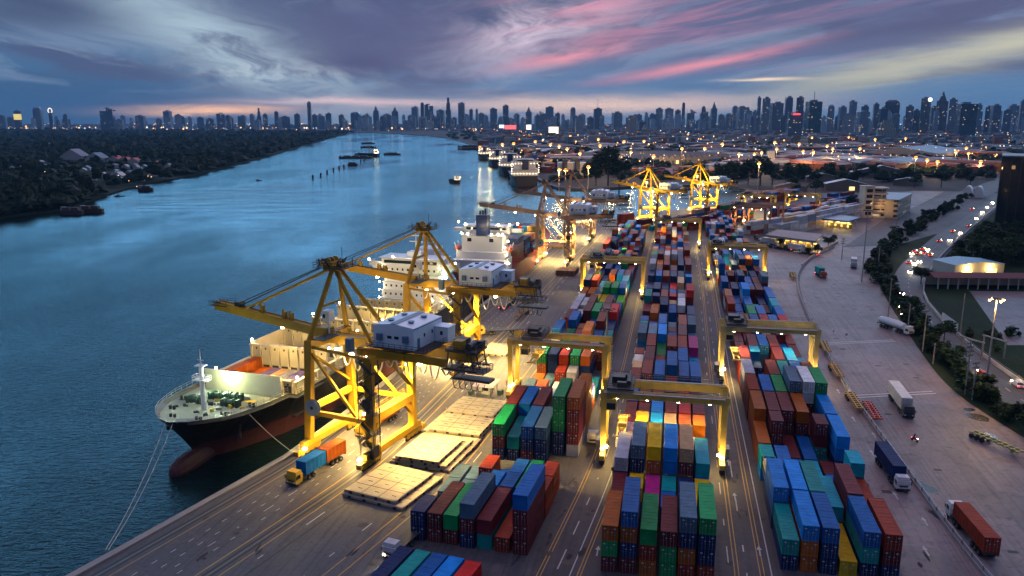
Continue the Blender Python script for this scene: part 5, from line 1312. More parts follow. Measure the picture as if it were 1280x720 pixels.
# ---------------------------------------------------------------- trucks
def make_truck(name, label, cat, loc, h, cab_col, cab_h=2.9, trailer='flat', tl=12.4, tcol=(.05, .05, .055), lights_on=False, group=None, tail=False):
    """cab nose points to local -y; z up"""
    t = thing(name, label, cat, (loc[0], loc[1], .02), -h, group)
    b = MB(); b.box(0, -.95, .55, 2.4, 1.9, cab_h-1.15); b.box(0, -.86, .55+cab_h-1.15, 2.3, 1.66, .6, top=.93); b.box(0, .1, .6, 2.1, .3, 1.6)
    cab = mk(b, 'cab', [paint], t, color=cab_col)
    b = MB(); b.poly([(-1.08, -1.915, 1.45), (1.08, -1.915, 1.45), (1.04, -1.72, 2.35), (-1.04, -1.72, 2.35)]); mk(b, 'windscreen', [glass], cab)
    for sx in (-1, 1):
        b = MB(); b.box(sx*1.205, -1.05, 1.45, .02, .95, .75); mk(b, 'side_window', [glass], cab)
        b = MB(); b.box(sx*.85, -1.925, .78, .42, .05, .22); mk(b, 'headlight', [lamp_y if lights_on else white], cab)
        b = MB(); b.box(sx*1.36, -1.8, 1.5, .12, .2, .6); mk(b, 'mirror', [steel], cab)
    b = MB(); b.box(0, -1.93, .45, 2.4, .1, .3); b.box(0, -1.92, 1.05, 1.5, .04, .3); mk(b, 'grille', [steel], cab)
    b = MB(); b.box(0, 1.4, .75, .9, 4.6, .25)
    for sx in (-1, 1): b.box(sx*.95, .8, .5, .5, 1.1, .6)
    mk(b, 'tractor_frame', [steel], t)
    ys = [-1.0, 2.0, 3.2]
    y0 = .9
    if trailer:
        b = MB()
        for sx in (-.5, .5): b.box(sx, y0+tl/2, 1.02, .16, tl, .3)
        for k in range(7): b.box(0, y0+.4+k*(tl-.8)/6, 1.12, 2.42, .22, .18)
        b.box(0, y0+tl-.05, 1.0, 2.44, .1, .3)
        if trailer == 'flat': b.box(0, y0+tl/2, 1.3, 2.42, tl, .06)
        mk(b, 'trailer_frame', [paint], t, color=tcol)
        ys += [y0+tl-4.2, y0+tl-2.9, y0+tl-1.6]
        for sx in (-1, 1):
            b = MB(); b.box(sx*.95, y0+tl+.02, .85, .35, .05, .14); mk(b, 'tail_light', [lamp_r if (lights_on or tail) else mat('red_lens', (.25, .02, .02), .4, 0, 0)], t)
        if trailer == 'box':
            b = MB(); b.box(0, y0+tl/2, 1.32, 2.5, tl, 2.75); b.box(0, y0+tl/2, 4.07, 2.4, tl-.2, .04)
            for k in range(10):
                for sx in (-1, 1): b.box(sx*1.26, y0+.6+k*(tl-1.2)/9, 1.35, .05, .08, 2.65)
            bx = mk(b, 'cargo_box', [paint], t, color=(.66, .64, .60))
            b = MB(); b.box(0, y0+tl+.02, 1.45, .06, .04, 2.4); b.box(.4, y0+tl+.03, 1.4, .05, .05, 2.5); b.box(-.4, y0+tl+.03, 1.4, .05, .05, 2.5); mk(b, 'rear_door', [grey], bx)
        if trailer == 'tank':
            b = MB(); b.tube((0, y0+.3, 2.3), (0, y0+tl-.2, 2.3), 1.1, 14); b.box(0, y0+tl/2, 3.38, .7, tl*.7, .12); mk(b, 'tank_body', [white], t)
    for yy in ys:
        for sx in (-1, 1):
            w = mk(wheel_mesh(.5, .34 if yy == -1 else .55), 'wheel', [rubber], t, loc=(sx*.98, yy, .5))
            hb = MB(); hb.tube((-.3, 0, 0), (.3, 0, 0), .2, 8); mk(hb, 'hub', [grey], w)
    if lights_on:
        light('SPOT', (0, -2.1, .95), 900, (1, .85, .6), .1, t, (radians(-78), 0, 0), 70, .8)
    return t
def at(loc, h, ly): return (loc[0]+sin(h)*ly, loc[1]+cos(h)*ly)
TG = 'trucks working in the container terminal'
# near quay truck with two short boxes
L = (-41.0, 142.3); h = radians(26)
make_truck('container_truck', 'yellow cab truck carrying a blue and an orange box by the near crane', 'truck', L, h, (.62, .40, .03), group=TG, lights_on=False)
for ly, cc_, lab in ((4.1, 'b', 'short blue container behind the yellow truck cab on the quay'), (10.4, 'o', 'short rust orange container on the tail of the yellow quay truck')):
    q = at(L, h, ly); container(q[0], q[1], 1.40, h, 6.06, cc_, lab, 'containers riding on trucks', doors=False)
L = (-32.4, 165.5); h = radians(22)
make_truck('container_truck', 'truck under the near crane legs carrying one orange container', 'truck', L, h, (.62, .40, .03), group=TG)
q = at(L, h, 7); container(q[0], q[1], 1.4, h, 12.19, 'o', 'long rust orange container on the truck between the near crane legs', 'containers riding on trucks', doors=False)
L = G(494, 694); make_truck('flatbed_truck', 'white cab truck with empty flat trailer at the front of the yard', 'truck', L, radians(24), (.66, .64, .66), group=TG, lights_on=True)
L = G(742, 553); make_truck('flatbed_truck', 'white cab truck in the lane left of the nearest gantry foot', 'truck', L, radians(13), (.70, .68, .66), group=TG, tl=6.5)
L = G(776, 565); make_truck('flatbed_truck', 'white cab truck beneath the nearest gantry spreader, waiting by the stacks', 'truck', (L[0], L[1]), radians(11.4+180), (.66, .66, .66), group=TG, tl=10, trailer='flat')
L = (73.2, 140.0); h = radians(9)
make_truck('container_truck', 'white cab truck carrying a long navy box on the lane beside the barrier', 'truck', L, h, (.74, .74, .76), group=TG)
q = at(L, h, 7.2); container(q[0], q[1], 1.4, h, 12.19, 'n', 'long navy container on the white truck next to the barrier', 'containers riding on trucks', doors=False)
L = (92.6, 177.5); h = radians(12.5)
make_truck('box_truck', 'truck with white box trailer on the pink concrete, just across the barrier', 'truck', L, h, (.06, .07, .09), group=TG, trailer='box', tl=13.4)
L = (72.6, 124.3); h = radians(8)
make_truck('container_truck', 'white truck with red container heading away at the bottom right corner', 'truck', (L[0]+4.6, L[1]+3.4), h+pi, (.7, .7, .7), group=TG)
q = (at((L[0]+4.6, L[1]+3.4), h+pi, 7.2)); container(q[0], q[1], 1.4, h, 12.19, 'r', 'brick red container on the truck at the bottom right corner', 'containers riding on trucks', doors=True)
L = G(1133, 418); make_truck('tank_truck', 'white tanker truck parked under the hedge beside the lane', 'truck', L, radians(-17), (.72, .72, .72), group=TG, trailer='tank', tl=11)
L = G(1028, 347); make_truck('container_truck', 'truck with teal container alone on the open concrete lane', 'truck', L, radians(3), (.5, .1, .06), group=TG, tl=6.5, tail=True)
q = at(L, radians(3), 4.3); container(q[0], q[1], 1.4, radians(3), 6.06, 't', 'short teal container on the lone truck on the concrete lane', 'containers riding on trucks', doors=False)
L = G(1067, 335); make_truck('container_truck', 'dark truck parked against the hedge far along the lane', 'truck', L, radians(22), (.5, .52, .55), group=TG, trailer='box', tl=7)
L = G(605, 418); make_truck('flatbed_truck', 'yellow cab truck turning across the apron with a long flat trailer', 'truck', L, radians(78), (.55, .38, .05), group=TG, tail=True)
L = G(640, 378); make_truck('flatbed_truck', 'truck with glowing red tail lights driving away along the apron', 'truck', L, radians(17+180), (.3, .25, .2), group=TG, tail=True)
L = G(711, 302); make_truck('container_truck', 'small truck with orange box under the third crane', 'truck', L, radians(13), (.55, .38, .05), group=TG, tl=6.5)
q = at(L, radians(13), 4.2); container(q[0], q[1], 1.4, radians(13), 6.06, 'o', 'short orange container on the truck under the third crane', 'containers riding on trucks', doors=False)
L = G(756, 424); make_truck('flatbed_truck', 'dark truck with headlights on in the lane beside the middle block', 'truck', L, radians(12), (.1, .12, .14), group=TG, lights_on=True, tl=8)
# row of bare trailers (chassis)
def trailer(px, py, h, col, label, tl=12):
    x, y = G(px, py); t = thing('bare_trailer', label, 'trailer', (x, y, .02), -h, 'bare container trailers parked on the lane')
    b = MB()
    for sx in (-.55, .55): b.box(sx, tl/2, 1.0, .2, tl, .36)
    for k in range(9): b.box(0, .3+k*(tl-.6)/8, 1.08, 2.44, .26, .26)
    b.box(0, 2.0, .3, .9, .3, .8)
    mk(b, 'trailer_frame', [paint], t, color=col)
    for yy in (tl-3.4, tl-2.1, tl-.8):
        for sx in (-1, 1): mk(wheel_mesh(.5, .5), 'wheel', [rubber], t, loc=(sx*.98, yy, .5))
trailer(1097, 530, radians(12), (.60, .07, .04), 'scarlet skeletal trailer parked across the barrier beside the white truck')
trailer(1075, 517, radians(11), (.50, .30, .04), 'yellow skeletal trailer along the barrier, nearest of the three yellow ones')
trailer(1050, 476, radians(12), (.50, .30, .04), 'yellow skeletal trailer along the barrier, middle of the three yellow ones')
trailer(1034, 444, radians(14), (.45, .27, .04), 'yellow skeletal trailer along the barrier, farthest of the three yellow ones')
trailer(1276, 572, radians(-18), (.42, .40, .12), 'olive skeletal trailer at the right edge of the concrete lane')
trailer(992, 350, radians(16), (.50, .30, .04), 'yellow skeletal trailer where the barrier bends toward the gate')
trailer(646, 400, radians(17), (.20, .13, .06), 'dark bare trailer in a file along the apron, near one')
trailer(654, 384, radians(17), (.20, .13, .06), 'dark bare trailer in a file along the apron, middle one')
trailer(665, 367, radians(15), (.20, .13, .06), 'dark bare trailer in a file along the apron, far one')
# tank container lying in the right block
def tank_container(x, y, z, h, label, col):
    t = thing('tank_container', label, 'tank container', (x, y, z), -h)
    b = MB()
    for sx in (-1.1, 1.1):
        for sy in (-2.9, 2.9): b.box(sx, sy, 0, .16, .16, 2.5)
        for z_ in (0, 2.36): b.box(sx, 0, z_, .14, 5.7, .14)
    for sy in (-2.9, 2.9):
        for z_ in (0, 2.36): b.box(0, sy, z_, 2.1, .14, .14)
    mk(b, 'tank_frame', [grey], t); b = MB(); b.tube((0, -2.75, 1.25), (0, 2.75, 1.25), 1.1, 18); b.sphere(0, 0, 2.2, .4, 8, 4, sz=.6); mk(b, 'tank_body', [col], t)
q = (41.4+sin(YR)*29+cos(YR)*1.3, 112.1+cos(YR)*29-sin(YR)*1.3); tank_container(q[0], q[1], 2.6, YR, 'cream tank container in a frame at the left edge of the right block', mat('cream_tank', (.6, .5, .3), .4))
q = (41.4+sin(YR)*28.5+cos(YR)*15.8, 112.1+cos(YR)*28.5-sin(YR)*15.8); tank_container(q[0], q[1], 0, YR, 'white tank container under a steel blue one, right block lane side', white)
container(q[0], q[1], 2.6, YR, 6.06, 's', 'short steel blue container on top of the white tank container', 'containers stacked in the right block', doors=False); container(q[0], q[1], 5.2, YR, 6.06, 'c', 'short sky blue container highest above the white tank container', 'containers stacked in the right block', doors=False)
# ---------------------------------------------------------------- barrier along the lane
t = thing('guard_barrier', 'long pale railing barrier dividing the truck lane from the pink concrete', 'barrier')
bl = resamp(BAR, 96); 
b = MB()
for a, c in zip(bl, bl[1:]):
    b.beam((a[0], a[1], .25), (c[0], c[1], .25), .5, .5)
mk(b, 'kerb_base', [mat('barrier_concrete', (.42, .38, .38), .8, 0, .3, .5)], t)
b = MB()
for k, (a, c) in enumerate(zip(bl, bl[1:])):
    for z_ in (.75, 1.15): b.beam((a[0], a[1], z_), (c[0], c[1], z_), .14, .26 if z_ < 1 else .2)
mk(b, 'guard_rail', [mat('rail_galvanised', (.42, .42, .45), .5, .2, .2)], t)
for k in range(len(bl)-1):
    b = MB(); b.beam((bl[k][0], bl[k][1], .4), (bl[k][0], bl[k][1], 1.32), .26); mk(b, 'post', [grey], t)
# white parapet wall of the highway, and its panelled part
wl = resamp(offs(HR, -.7), 60)
t = thing('parapet_wall', 'long pale parapet wall along the far side of the highway', 'wall')
b = MB()
for k in range(6, 34): b.beam((wl[k][0], wl[k][1], .55), (wl[k+1][0], wl[k+1][1], .55), .35, 1.1)
mk(b, 'wall_body', [mat('parapet', (.52, .48, .47), .8, 0, .25, .4)], t)
b = MB()
for k in range(6, 24): b.beam((wl[k][0], wl[k][1], 1.6), (wl[k+1][0], wl[k+1][1], 1.6), .07); b.beam((wl[k][0], wl[k][1], 1.1), (wl[k][0], wl[k][1], 1.7), .08)
mk(b, 'wall_railing', [grey], t)
w2 = [G(1140, 362), G(1190, 398), G(1196, 412), G(1178, 406)]
t = thing('panel_hoarding', 'tall white panel hoarding where the highway parapet starts', 'hoarding')
b = MB(); p_ = G(1177, 403); q_ = G(1196, 418); b.beam((p_[0], p_[1], 1.7), (q_[0], q_[1], 1.7), .25, 3.4); mk(b, 'panel_sheet', [white], t); b = MB(); b.beam((p_[0], p_[1], 3.45), (q_[0], q_[1], 3.45), .4, .12); mk(b, 'panel_cap', [grey], t)
# cars on the highway
def make_car(label, loc, h, col, head=True):
    t = thing('passenger_car', label, 'car', (loc[0], loc[1], .02), -h, 'cars on the highway')
    b = MB(); b.box(0, 0, .32, 1.78, 4.4, .55); b.box(0, .25, .87, 1.6, 2.5, .58, top=.8); mk(b, 'body', [paint], t, color=col)
    b = MB(); b.box(0, .25, .92, 1.5, 2.56, .38, top=.86); mk(b, 'window', [glass], t)
    for sx in (-1, 1):
        b = MB(); b.sphere(sx*.62, -2.2, .66, .32, 6, 4); mk(b, 'headlight', [lamp_y], t)
        b = MB(); b.box(sx*.66, 2.2, .62, .34, .06, .16); mk(b, 'tail_light', [lamp_r], t)
        for yy in (-1.35, 1.4): mk(wheel_mesh(.33, .22), 'wheel', [rubber], t, loc=(sx*.78, yy, .33))
    if head: light('SPOT', (0, -2.5, .9), 4500, (1, .8, .5), .15, t, (radians(-68), 0, 0), 80, .8)
    return t
R = random.Random(21)
CARS = [(1127, 368, 0), (1124, 378, 0), (1126, 384, 0), (1128, 393, 0), (1137, 397, 0), (1138, 341, 0), (1144, 330, 0), (1150, 328, 0), (1160, 313, 0), (1163, 320, 1), (1140, 318, 0), (1148, 318, 1), (1136, 329, 1), (1153, 312, 1),
        (1174, 302, 1), (1188, 301, 0), (1201, 292, 0), (1221, 274, 0), (1228, 266, 0), (1234, 260, 0), (1211, 283, 1), (1143, 315, 1), (1228, 470, 1), (1272, 483, 1), (1156, 317, 1), (1191, 290, 1), (1241, 254, 0), (1215, 262, 1)]
seen = {}
CCOL = [((.6, .6, .62), 'white'), ((.05, .05, .06), 'black'), ((.3, .3, .32), 'silver'), ((.4, .04, .04), 'red'), ((.05, .1, .25), 'blue'), ((.5, .3, .05), 'yellow'), ((.1, .3, .14), 'green')]
for i, (px, py, away) in enumerate(CARS):
    loc = G(px, py); col, cn = CCOL[R.randrange(len(CCOL))]; seen[(cn, away)] = seen.get((cn, away), 0)+1
    best = min(range(len(HM)-1), key=lambda k: hypot(HM[k][0]-loc[0], HM[k][1]-loc[1])); h = atan2(HM[best+1][0]-HM[best][0], HM[best+1][1]-HM[best][1])
    k = seen[(cn, away)]
    make_car(f"{ORD[k-1] if k > 1 else 'nearest'} {cn} car {'driving away' if away else 'coming toward us'} on the highway, counted from the near end", loc, h+(pi if away else 0), col, head=not away and i % 2 == 0)
# ---------------------------------------------------------------- masts and poles
MASTM = mat('galvanised_mast', (.34, .35, .37), .5, .3, .15)
def high_mast(px, py, H, label, on=True, energy=60000, n=6, r=.32, loc=None, group='lamp masts around the yard', col=WARM):
    x, y = loc or G(px, py); t = thing('lamp_mast', label, 'lamp mast', (x, y, 0), 0, group)
    b = MB(); b.tube((0, 0, 0), (0, 0, H), r, 8, r*.5); mk(b, 'mast_pole', [MASTM], t)
    b = MB(); b.tube((0, 0, H-.5), (0, 0, H-.2), 1.1, 10)
    for k in range(n):
        a = 2*pi*k/n; b.beam((0, 0, H-.35), (1.7*cos(a), 1.7*sin(a), H-.3), .1); b.box(1.8*cos(a), 1.8*sin(a), H-.55, .55, .55, .25, a)
    hd = mk(b, 'lamp_head', [steel], t)
    if on:
        b = MB()
        for k in range(n): a = 2*pi*k/n; b.sphere(1.8*cos(a), 1.8*sin(a), H-.72, .3, 6, 4)
        mk(b, 'bulb', [lamp_w], hd); light('POINT', (0, 0, H-2.2), energy, col, 1.2, t)
    return t
high_mast(757, 472, 19.5, 'slim orange-tinged lamp mast with unlit crown beside the left block', False, r=.42)
high_mast(1232, 484, 24, 'tall blue-grey mast with a glowing orange lamp by the highway', True, 16000, 4, .3)
high_mast(1077, 352, 31, 'tallest unlit mast standing in the hedge before the gate', False, r=.3)
high_mast(1165, 225, 0, '', False) if False else None
def pole(px, py, H, label, arms=2, r=.16):
    x, y = G(px, py); t = thing('utility_pole', label, 'pole', (x, y, 0), radians(20), 'utility poles along the hedge')
    b = MB(); b.tube((0, 0, 0), (0, 0, H), r*1.3, 7, r); mk(b, 'pole_shaft', [concrete], t)
    for k in range(arms):
        b = MB(); b.box(0, 0, H-.6-k*1.1, 2.4, .14, .16)
        for s_ in (-1.05, -.4, .4, 1.05): b.tube((s_, 0, H-.44-k*1.1), (s_, 0, H-.2-k*1.1), .06, 5)
        mk(b, 'cross_arm', [steel], t)
for i, (px, py, H, a) in enumerate(((1153, 440, 13, 1), (1206, 493, 14, 4), (1215, 500, 10, 2), (1110, 396, 14, 1), (1134, 418, 10, 1), (1166, 455, 6, 1), (1097, 340, 12, 3), (1052, 325, 11, 3), (1120, 290, 10, 3), (1200, 420, 14, 0))):
    pole(px, py, H, f"concrete utility pole with {('no', 'one', 'two', 'three', 'four')[a]} cross arm{'s' if a != 1 else ''}, {ORD[i] if i else 'first'} in the hedge line", a)
# pipe gantry frames beside the highway
for i, (px, py) in enumerate(((1232, 470), (1262, 468))):
    x, y = G(px, py); t = thing('pipe_frame', f"steel portal frame over pipes in the grass, {'nearer the lamp mast' if i == 0 else 'at the picture edge'}", 'frame', (x+6, y+18, 0), radians(-70), 'portal frames beside the highway')
    for sx in (-3.5, 3.5):
        b = MB(); b.beam((sx, 0, 0), (sx, 0, 5), .35); mk(b, 'post', [grey], t)
    b = MB(); b.box(0, 0, 5, 8, .4, .4); mk(b, 'cross_beam', [grey], t)

# motorcycle rider crossing the pink concrete
mx_, my_ = G(1143, 552); t = thing('motorcycle', 'red motorcycle crossing the open pink concrete beside the barrier', 'motorcycle', (mx_, my_, .02), -radians(160))
b = MB(); b.beam((0, -.5, .62), (0, .55, .7), .24, .3); b.beam((0, .5, .75), (0, .62, 1.05), .1); b.beam((0, .62, .38), (0, .5, 1.0), .08); mk(b, 'body', [paint], t, color=(.5, .03, .03))
b = MB(); b.box(0, -.3, .8, .26, .7, .1); mk(b, 'saddle', [rubber], t)
b = MB(); b.tube((-.34, .5, 1.05), (.34, .5, 1.05), .03, 5); mk(b, 'handlebar', [steel], t)
for y_ in (-.62, .66):
    mk(wheel_mesh(.31, .1), 'wheel', [rubber], t, loc=(0, y_, .31))
b = MB(); b.sphere(0, .74, .92, .09, 6, 4); mk(b, 'headlight', [lamp_y], t)
b = MB(); b.box(0, -.8, .72, .16, .05, .08); mk(b, 'tail_light', [lamp_r], t)
me = bpy.data.meshes.new('person'); sk = [(0, -.22, .92), (0, -.18, 1.2), (0, -.1, 1.42), (0, -.06, 1.52), (0, -.03, 1.66), (-.1, -.2, .92), (-.18, .2, .86), (-.16, .08, .42), (.1, -.2, .92), (.18, .2, .86), (.16, .08, .42), (-.2, -.1, 1.4), (-.3, .12, 1.18), (-.3, .44, 1.08), (.2, -.1, 1.4), (.3, .12, 1.18), (.3, .44, 1.08), (-.16, .2, .38), (.16, .2, .38)]
me.from_pydata(sk, [(0, 1), (1, 2), (2, 3), (3, 4), (0, 5), (5, 6), (6, 7), (7, 17), (0, 8), (8, 9), (9, 10), (10, 18), (2, 11), (11, 12), (12, 13), (2, 14), (14, 15), (15, 16)], [])
po = bpy.data.objects.new('person', me); C.objects.link(po); po.location = (mx_, my_, .02); po.rotation_euler = (0, 0, -radians(160))
m_ = po.modifiers.new('skin', 'SKIN'); rad = [.15, .17, .17, .07, .11, .11, .08, .055, .11, .08, .055, .07, .05, .04, .07, .05, .04, .05, .05]
for v, r_ in zip(me.skin_vertices[0].data, rad): v.radius = (r_, r_)
me.skin_vertices[0].data[0].use_root = True
po.modifiers.new('sub', 'SUBSURF').levels = 1; po.modifiers['sub'].render_levels = 1
me.materials.append(mat('rider_clothes', (.04, .05, .09), .8, 0, .1))
b = MB(); b.sphere(0, -.03, 1.69, .15, 10, 6); b.box(0, .07, 1.62, .2, .1, .1); hh_ = mk(b, 'helmet', [mat('helmet_red', (.4, .03, .03), .4, 0, 0)], po)
tag(po, 'person in dark clothes and red helmet riding the red motorcycle', 'person')
# ================================================================== VEGETATION
def leaf_mat(name, c):
    m = bpy.data.materials.new(name); m.use_nodes = True; t = m.node_tree; p = t.nodes['Principled BSDF']
    g = V(t, t.nodes.new('ShaderNodeNewGeometry').outputs['Position'])
    a = noise(t, g, .5, 3, .6); oi = t.nodes.new('ShaderNodeObjectInfo'); r_ = V(t, oi.outputs['Random'])
    col = mixc(t, a.smooth(.35, .65), tuple(q*.6 for q in c), tuple(q*1.5 for q in c))
    sc = t.nodes.new('ShaderNodeVectorMath'); sc.operation = 'SCALE'; t.links.new(col.s, sc.inputs[0]); t.links.new((r_*.6+.7).s, sc.inputs['Scale'])
    t.links.new(sc.outputs[0], p.inputs['Base Color']); p.inputs['Roughness'].default_value = .7; p.inputs['Specular IOR Level'].default_value = .08
    return m
leafA = leaf_mat('leaf_dark', (.016, .036, .011)); leafB = leaf_mat('leaf_mid', (.028, .055, .015)); leafC = leaf_mat('leaf_olive', (.04, .055, .015)); woodA = leaf_mat('wood_dark', (.006, .015, .007)); woodB = leaf_mat('wood_mid', (.010, .021, .008)); woodC = leaf_mat('wood_olive', (.014, .022, .009))
barkm = mat('bark', (.06, .045, .035), .9)
def crown_mesh(seed, rx, rz, n, leaf, zc, clumps=9):
    R = random.Random(seed); b = MB()
    cl = []
    for k in range(clumps):
        a = R.uniform(0, 2*pi); q = R.uniform(.15, .75); zz = R.uniform(-.6, .7)
        cl.append((cos(a)*q*rx, sin(a)*q*rx, zc+zz*rz*.8, R.uniform(.38, .62)))
    cl.append((0, 0, zc, .7))
    for i in range(n):
        cx, cy_, cz, k = R.choice(cl)
        while True:
            u = [R.uniform(-1, 1) for _ in range(3)]; l = math.sqrt(sum(t*t for t in u))
            if .05 < l < 1: break
        s_ = (.55+.45*R.random())/l if R.random() < .75 else 1.0
        x = cx+u[0]*s_*rx*k; y = cy_+u[1]*s_*rx*k; z = cz+u[2]*s_*rz*k
        L = leaf*R.uniform(.6, 1.3); a = R.uniform(0, 2*pi); tl = R.uniform(-.9, .9)
        dx, dy = cos(a)*L, sin(a)*L; ex, ey, ez = -sin(a)*L*.6*cos(tl), cos(a)*L*.6*cos(tl), L*.6*sin(tl)
        b.poly([(x-dx, y-dy, z-.1*L), (x-ex, y-ey, z-ez), (x+dx, y+dy, z+.15*L), (x+ex, y+ey, z+ez)])
    return b
def trunk_mesh(seed, h, r, rx):
    R = random.Random(seed); b = MB(); b.tube((0, 0, -.2), (.1, .05, h*.6), r, 7, r*.7)
    for k in range(5):
        a = 2*pi*k/5+R.uniform(-.4, .4); q = rx*R.uniform(.4, .7); b.tube((.1, .05, h*R.uniform(.4, .6)), (cos(a)*q, sin(a)*q, h*R.uniform(.9, 1.2)), r*.45, 5, r*.15)
    return b
PROTO = []
for i, (rx, rz, zc, n, leaf, m_) in enumerate(((3.6, 2.8, 5.4, 900, .55, leafA), (4.2, 3.4, 6.4, 1000, .6, leafB), (3.0, 3.4, 5.6, 800, .5, leafA), (5.2, 3.8, 7.4, 1300, .65, leafA))):
    PROTO.append((crown_mesh(40+i, rx, rz, n, leaf, zc).mesh('tree_crown', [m_]), trunk_mesh(50+i, zc, .22+.03*i, rx).mesh('tree_trunk', [barkm])))
BUSH = []
for i, (rx, rz, m_) in enumerate(((1.7, 1.4, leafB), (2.1, 1.6, leafA), (1.5, 1.8, leafC))):
    BUSH.append((crown_mesh(70+i, rx, rz, 420, .38, rz*.95, 6).mesh('bush_foliage', [m_]), trunk_mesh(80+i, rz, .09, rx).mesh('bush_stem', [barkm])))
def plant(kind, lib, x, y, s, label, group, cat, pn, z=0.0):
    c_, t_ = lib[random.randrange(len(lib))]
    e = thing(kind, label, cat, (x, y, z), random.uniform(0, 6.28), group); e.scale = (s, s, s*random.uniform(.85, 1.2))
    for nm, me in zip(pn, (c_, t_)):
        o = bpy.data.objects.new(nm, me); C.objects.link(o); o.parent = e
random.seed(77)
TP = ('crown', 'trunk'); BP = ('foliage', 'stem')
# hedge of bushes and young trees between the lane and the highway
A_ = resamp(offs(HEDGE, -2.6), 200)
HED = 'bushes of the hedge between the lane and the highway'
for i in range(150):
    k = int((i/150)**1.35*150)+random.randrange(0, 2); a = A_[k]
    w_ = 1.8 if a[1] < 330 else 5
    ox = random.uniform(-w_, w_)
    plant('hedge_bush', BUSH, a[0]+ox, a[1]+random.uniform(-1.5, 1.5), random.uniform(.9, 1.9), 'dark green leafy bush in the long hedge strip between lane and highway', HED, 'bush', BP, .01)
for i in range(46):
    a = A_[random.randrange(60, 198)]
    plant('hedge_tree', PROTO, a[0]+random.uniform(-5, 3)*(1 if a[1] > 330 else .5), a[1]+random.uniform(-2, 2), random.uniform(.4, .72), 'dark round tree rising from the hedge strip beside the highway', 'trees in the hedge strip', 'tree', TP, .01)
for (px, py, s_) in ((1200, 452, .5), (1180, 425, .75), (1170, 432, .6), (1143, 395, .7), (1148, 402, .6), (1130, 385, .6), (1150, 410, .5)):
    x, y = G(px, py); plant('hedge_tree', PROTO, x, y, s_, 'small bushy tree at the near end of the hedge by the parapet', 'small trees at the near hedge', 'tree', TP)
# park on the right
R = random.Random(5); n = 0
while n < 70:
    px, py = R.uniform(1160, 1290), R.uniform(288, 335)
    if px < 1184+(335-py)*1.15 or py < 296: continue
    x, y = G(px, py); 
    plant('park_tree', PROTO, x, y, R.uniform(.7, 1.15), 'dark broad tree in the park grove below the glass tower', 'trees of the park grove', 'tree', TP); n += 1
for i in range(30):
    x, y = G(R.uniform(1205, 1290), R.uniform(415, 492)); 
    if x < 138: continue
    plant('roadside_bush', BUSH, x, y, R.uniform(.5, 1.0), 'low green bush on the grass right of the parapet wall', 'bushes on the grass by the pipe frames', 'bush', BP)
x, y = G(1151, 355); plant('roadside_tree', PROTO, x, y, .8, 'single round bush-like tree at the parapet start by the kiosk road', 'single trees near the sheds', 'tree', TP)
# gate planting and trees round the office and basin
for (px, py, s_) in ((975, 310, .7), (1010, 320, .6), (1022, 318, .6), (1035, 310, .6), (1042, 303, .6), (982, 303, .5), (990, 304, .5)):
    x, y = G(px, py); plant('gate_tree', PROTO, x, y, s_, 'small dark tree among the gate canopies', 'small trees at the gate', 'tree', TP)
x, y = G(1062, 270); plant('office_tree', PROTO, x, y, 1.6, 'large dark tree left of the pale office building', None, 'tree', TP)
for i in range(46):
    px, py = R.uniform(985, 1215), R.uniform(218, 243)
    if 1060 < px < 1140 and py > 232: continue
    x, y = G(px, py); plant('dockland_tree', PROTO, x, y, R.uniform(1.1, 1.9), 'dark tree in the belt behind the reefer stacks and office', 'trees of the dockland belt', 'tree', TP)
for (px, py, s_) in ((745, 232, 3.0), (760, 232, 3.4), (774, 233, 3.2), (735, 226, 2.4), (910, 233, 3.0), (920, 230, 3.4), (935, 231, 3.0), (950, 232, 2.8), (965, 231, 2.8), (982, 230, 2.6), (900, 232, 2.4), (880, 236, 2.0), (1000, 229, 2.4)):
    x, y = G(px, py); plant('waterside_tree', PROTO, x, y, s_, 'broad dark tree on the far side of the basin behind the yellow cranes', 'trees on the far side of the basin', 'tree', TP)
# left bank woodland: one far mass of crowns
def in_poly(x, y, P):
    c = False; j = len(P)-1
    for i in range(len(P)):
        if (P[i][1] > y) != (P[j][1] > y) and x < (P[j][0]-P[i][0])*(y-P[i][1])/(P[j][1]-P[i][1])+P[i][0]: c = not c
        j = i
    return c
HOUSEZ = [G(px, py, -1) for px, py in ((20, 215), (30, 205), (55, 212), (60, 190), (88, 202), (96, 203), (118, 206), (128, 214), (142, 213), (156, 213), (168, 213), (150, 223), (170, 220), (185, 223), (195, 213), (205, 201), (205, 226), (110, 222), (130, 224))]
b = MB(); R = random.Random(12); cnt = 0
def canopy(b, x, y, r, hgt, R, mi):
    n = 7; z0 = -1.2; base = len(b.v)
    rings = ((.75, .25), (1.0, .55), (.8, .85), (.35, 1.02))
    for q, zz in rings:
        for k in range(n):
            a = 2*pi*k/n+zz*2; rr = r*q*R.uniform(.7, 1.25); b.v.append((x+cos(a)*rr, y+sin(a)*rr, z0+hgt*zz*R.uniform(.88, 1.12)))
    for i in range(3):
        for k in range(n):
            b.f.append((base+i*n+k, base+i*n+(k+1) % n, base+(i+1)*n+(k+1) % n, base+(i+1)*n+k)); b.m.append(mi if R.random() < .8 else (mi+1) % 3); b.c.append(None)
    b.f.append(tuple(base+3*n+k for k in range(n))); b.m.append(mi); b.c.append(None)
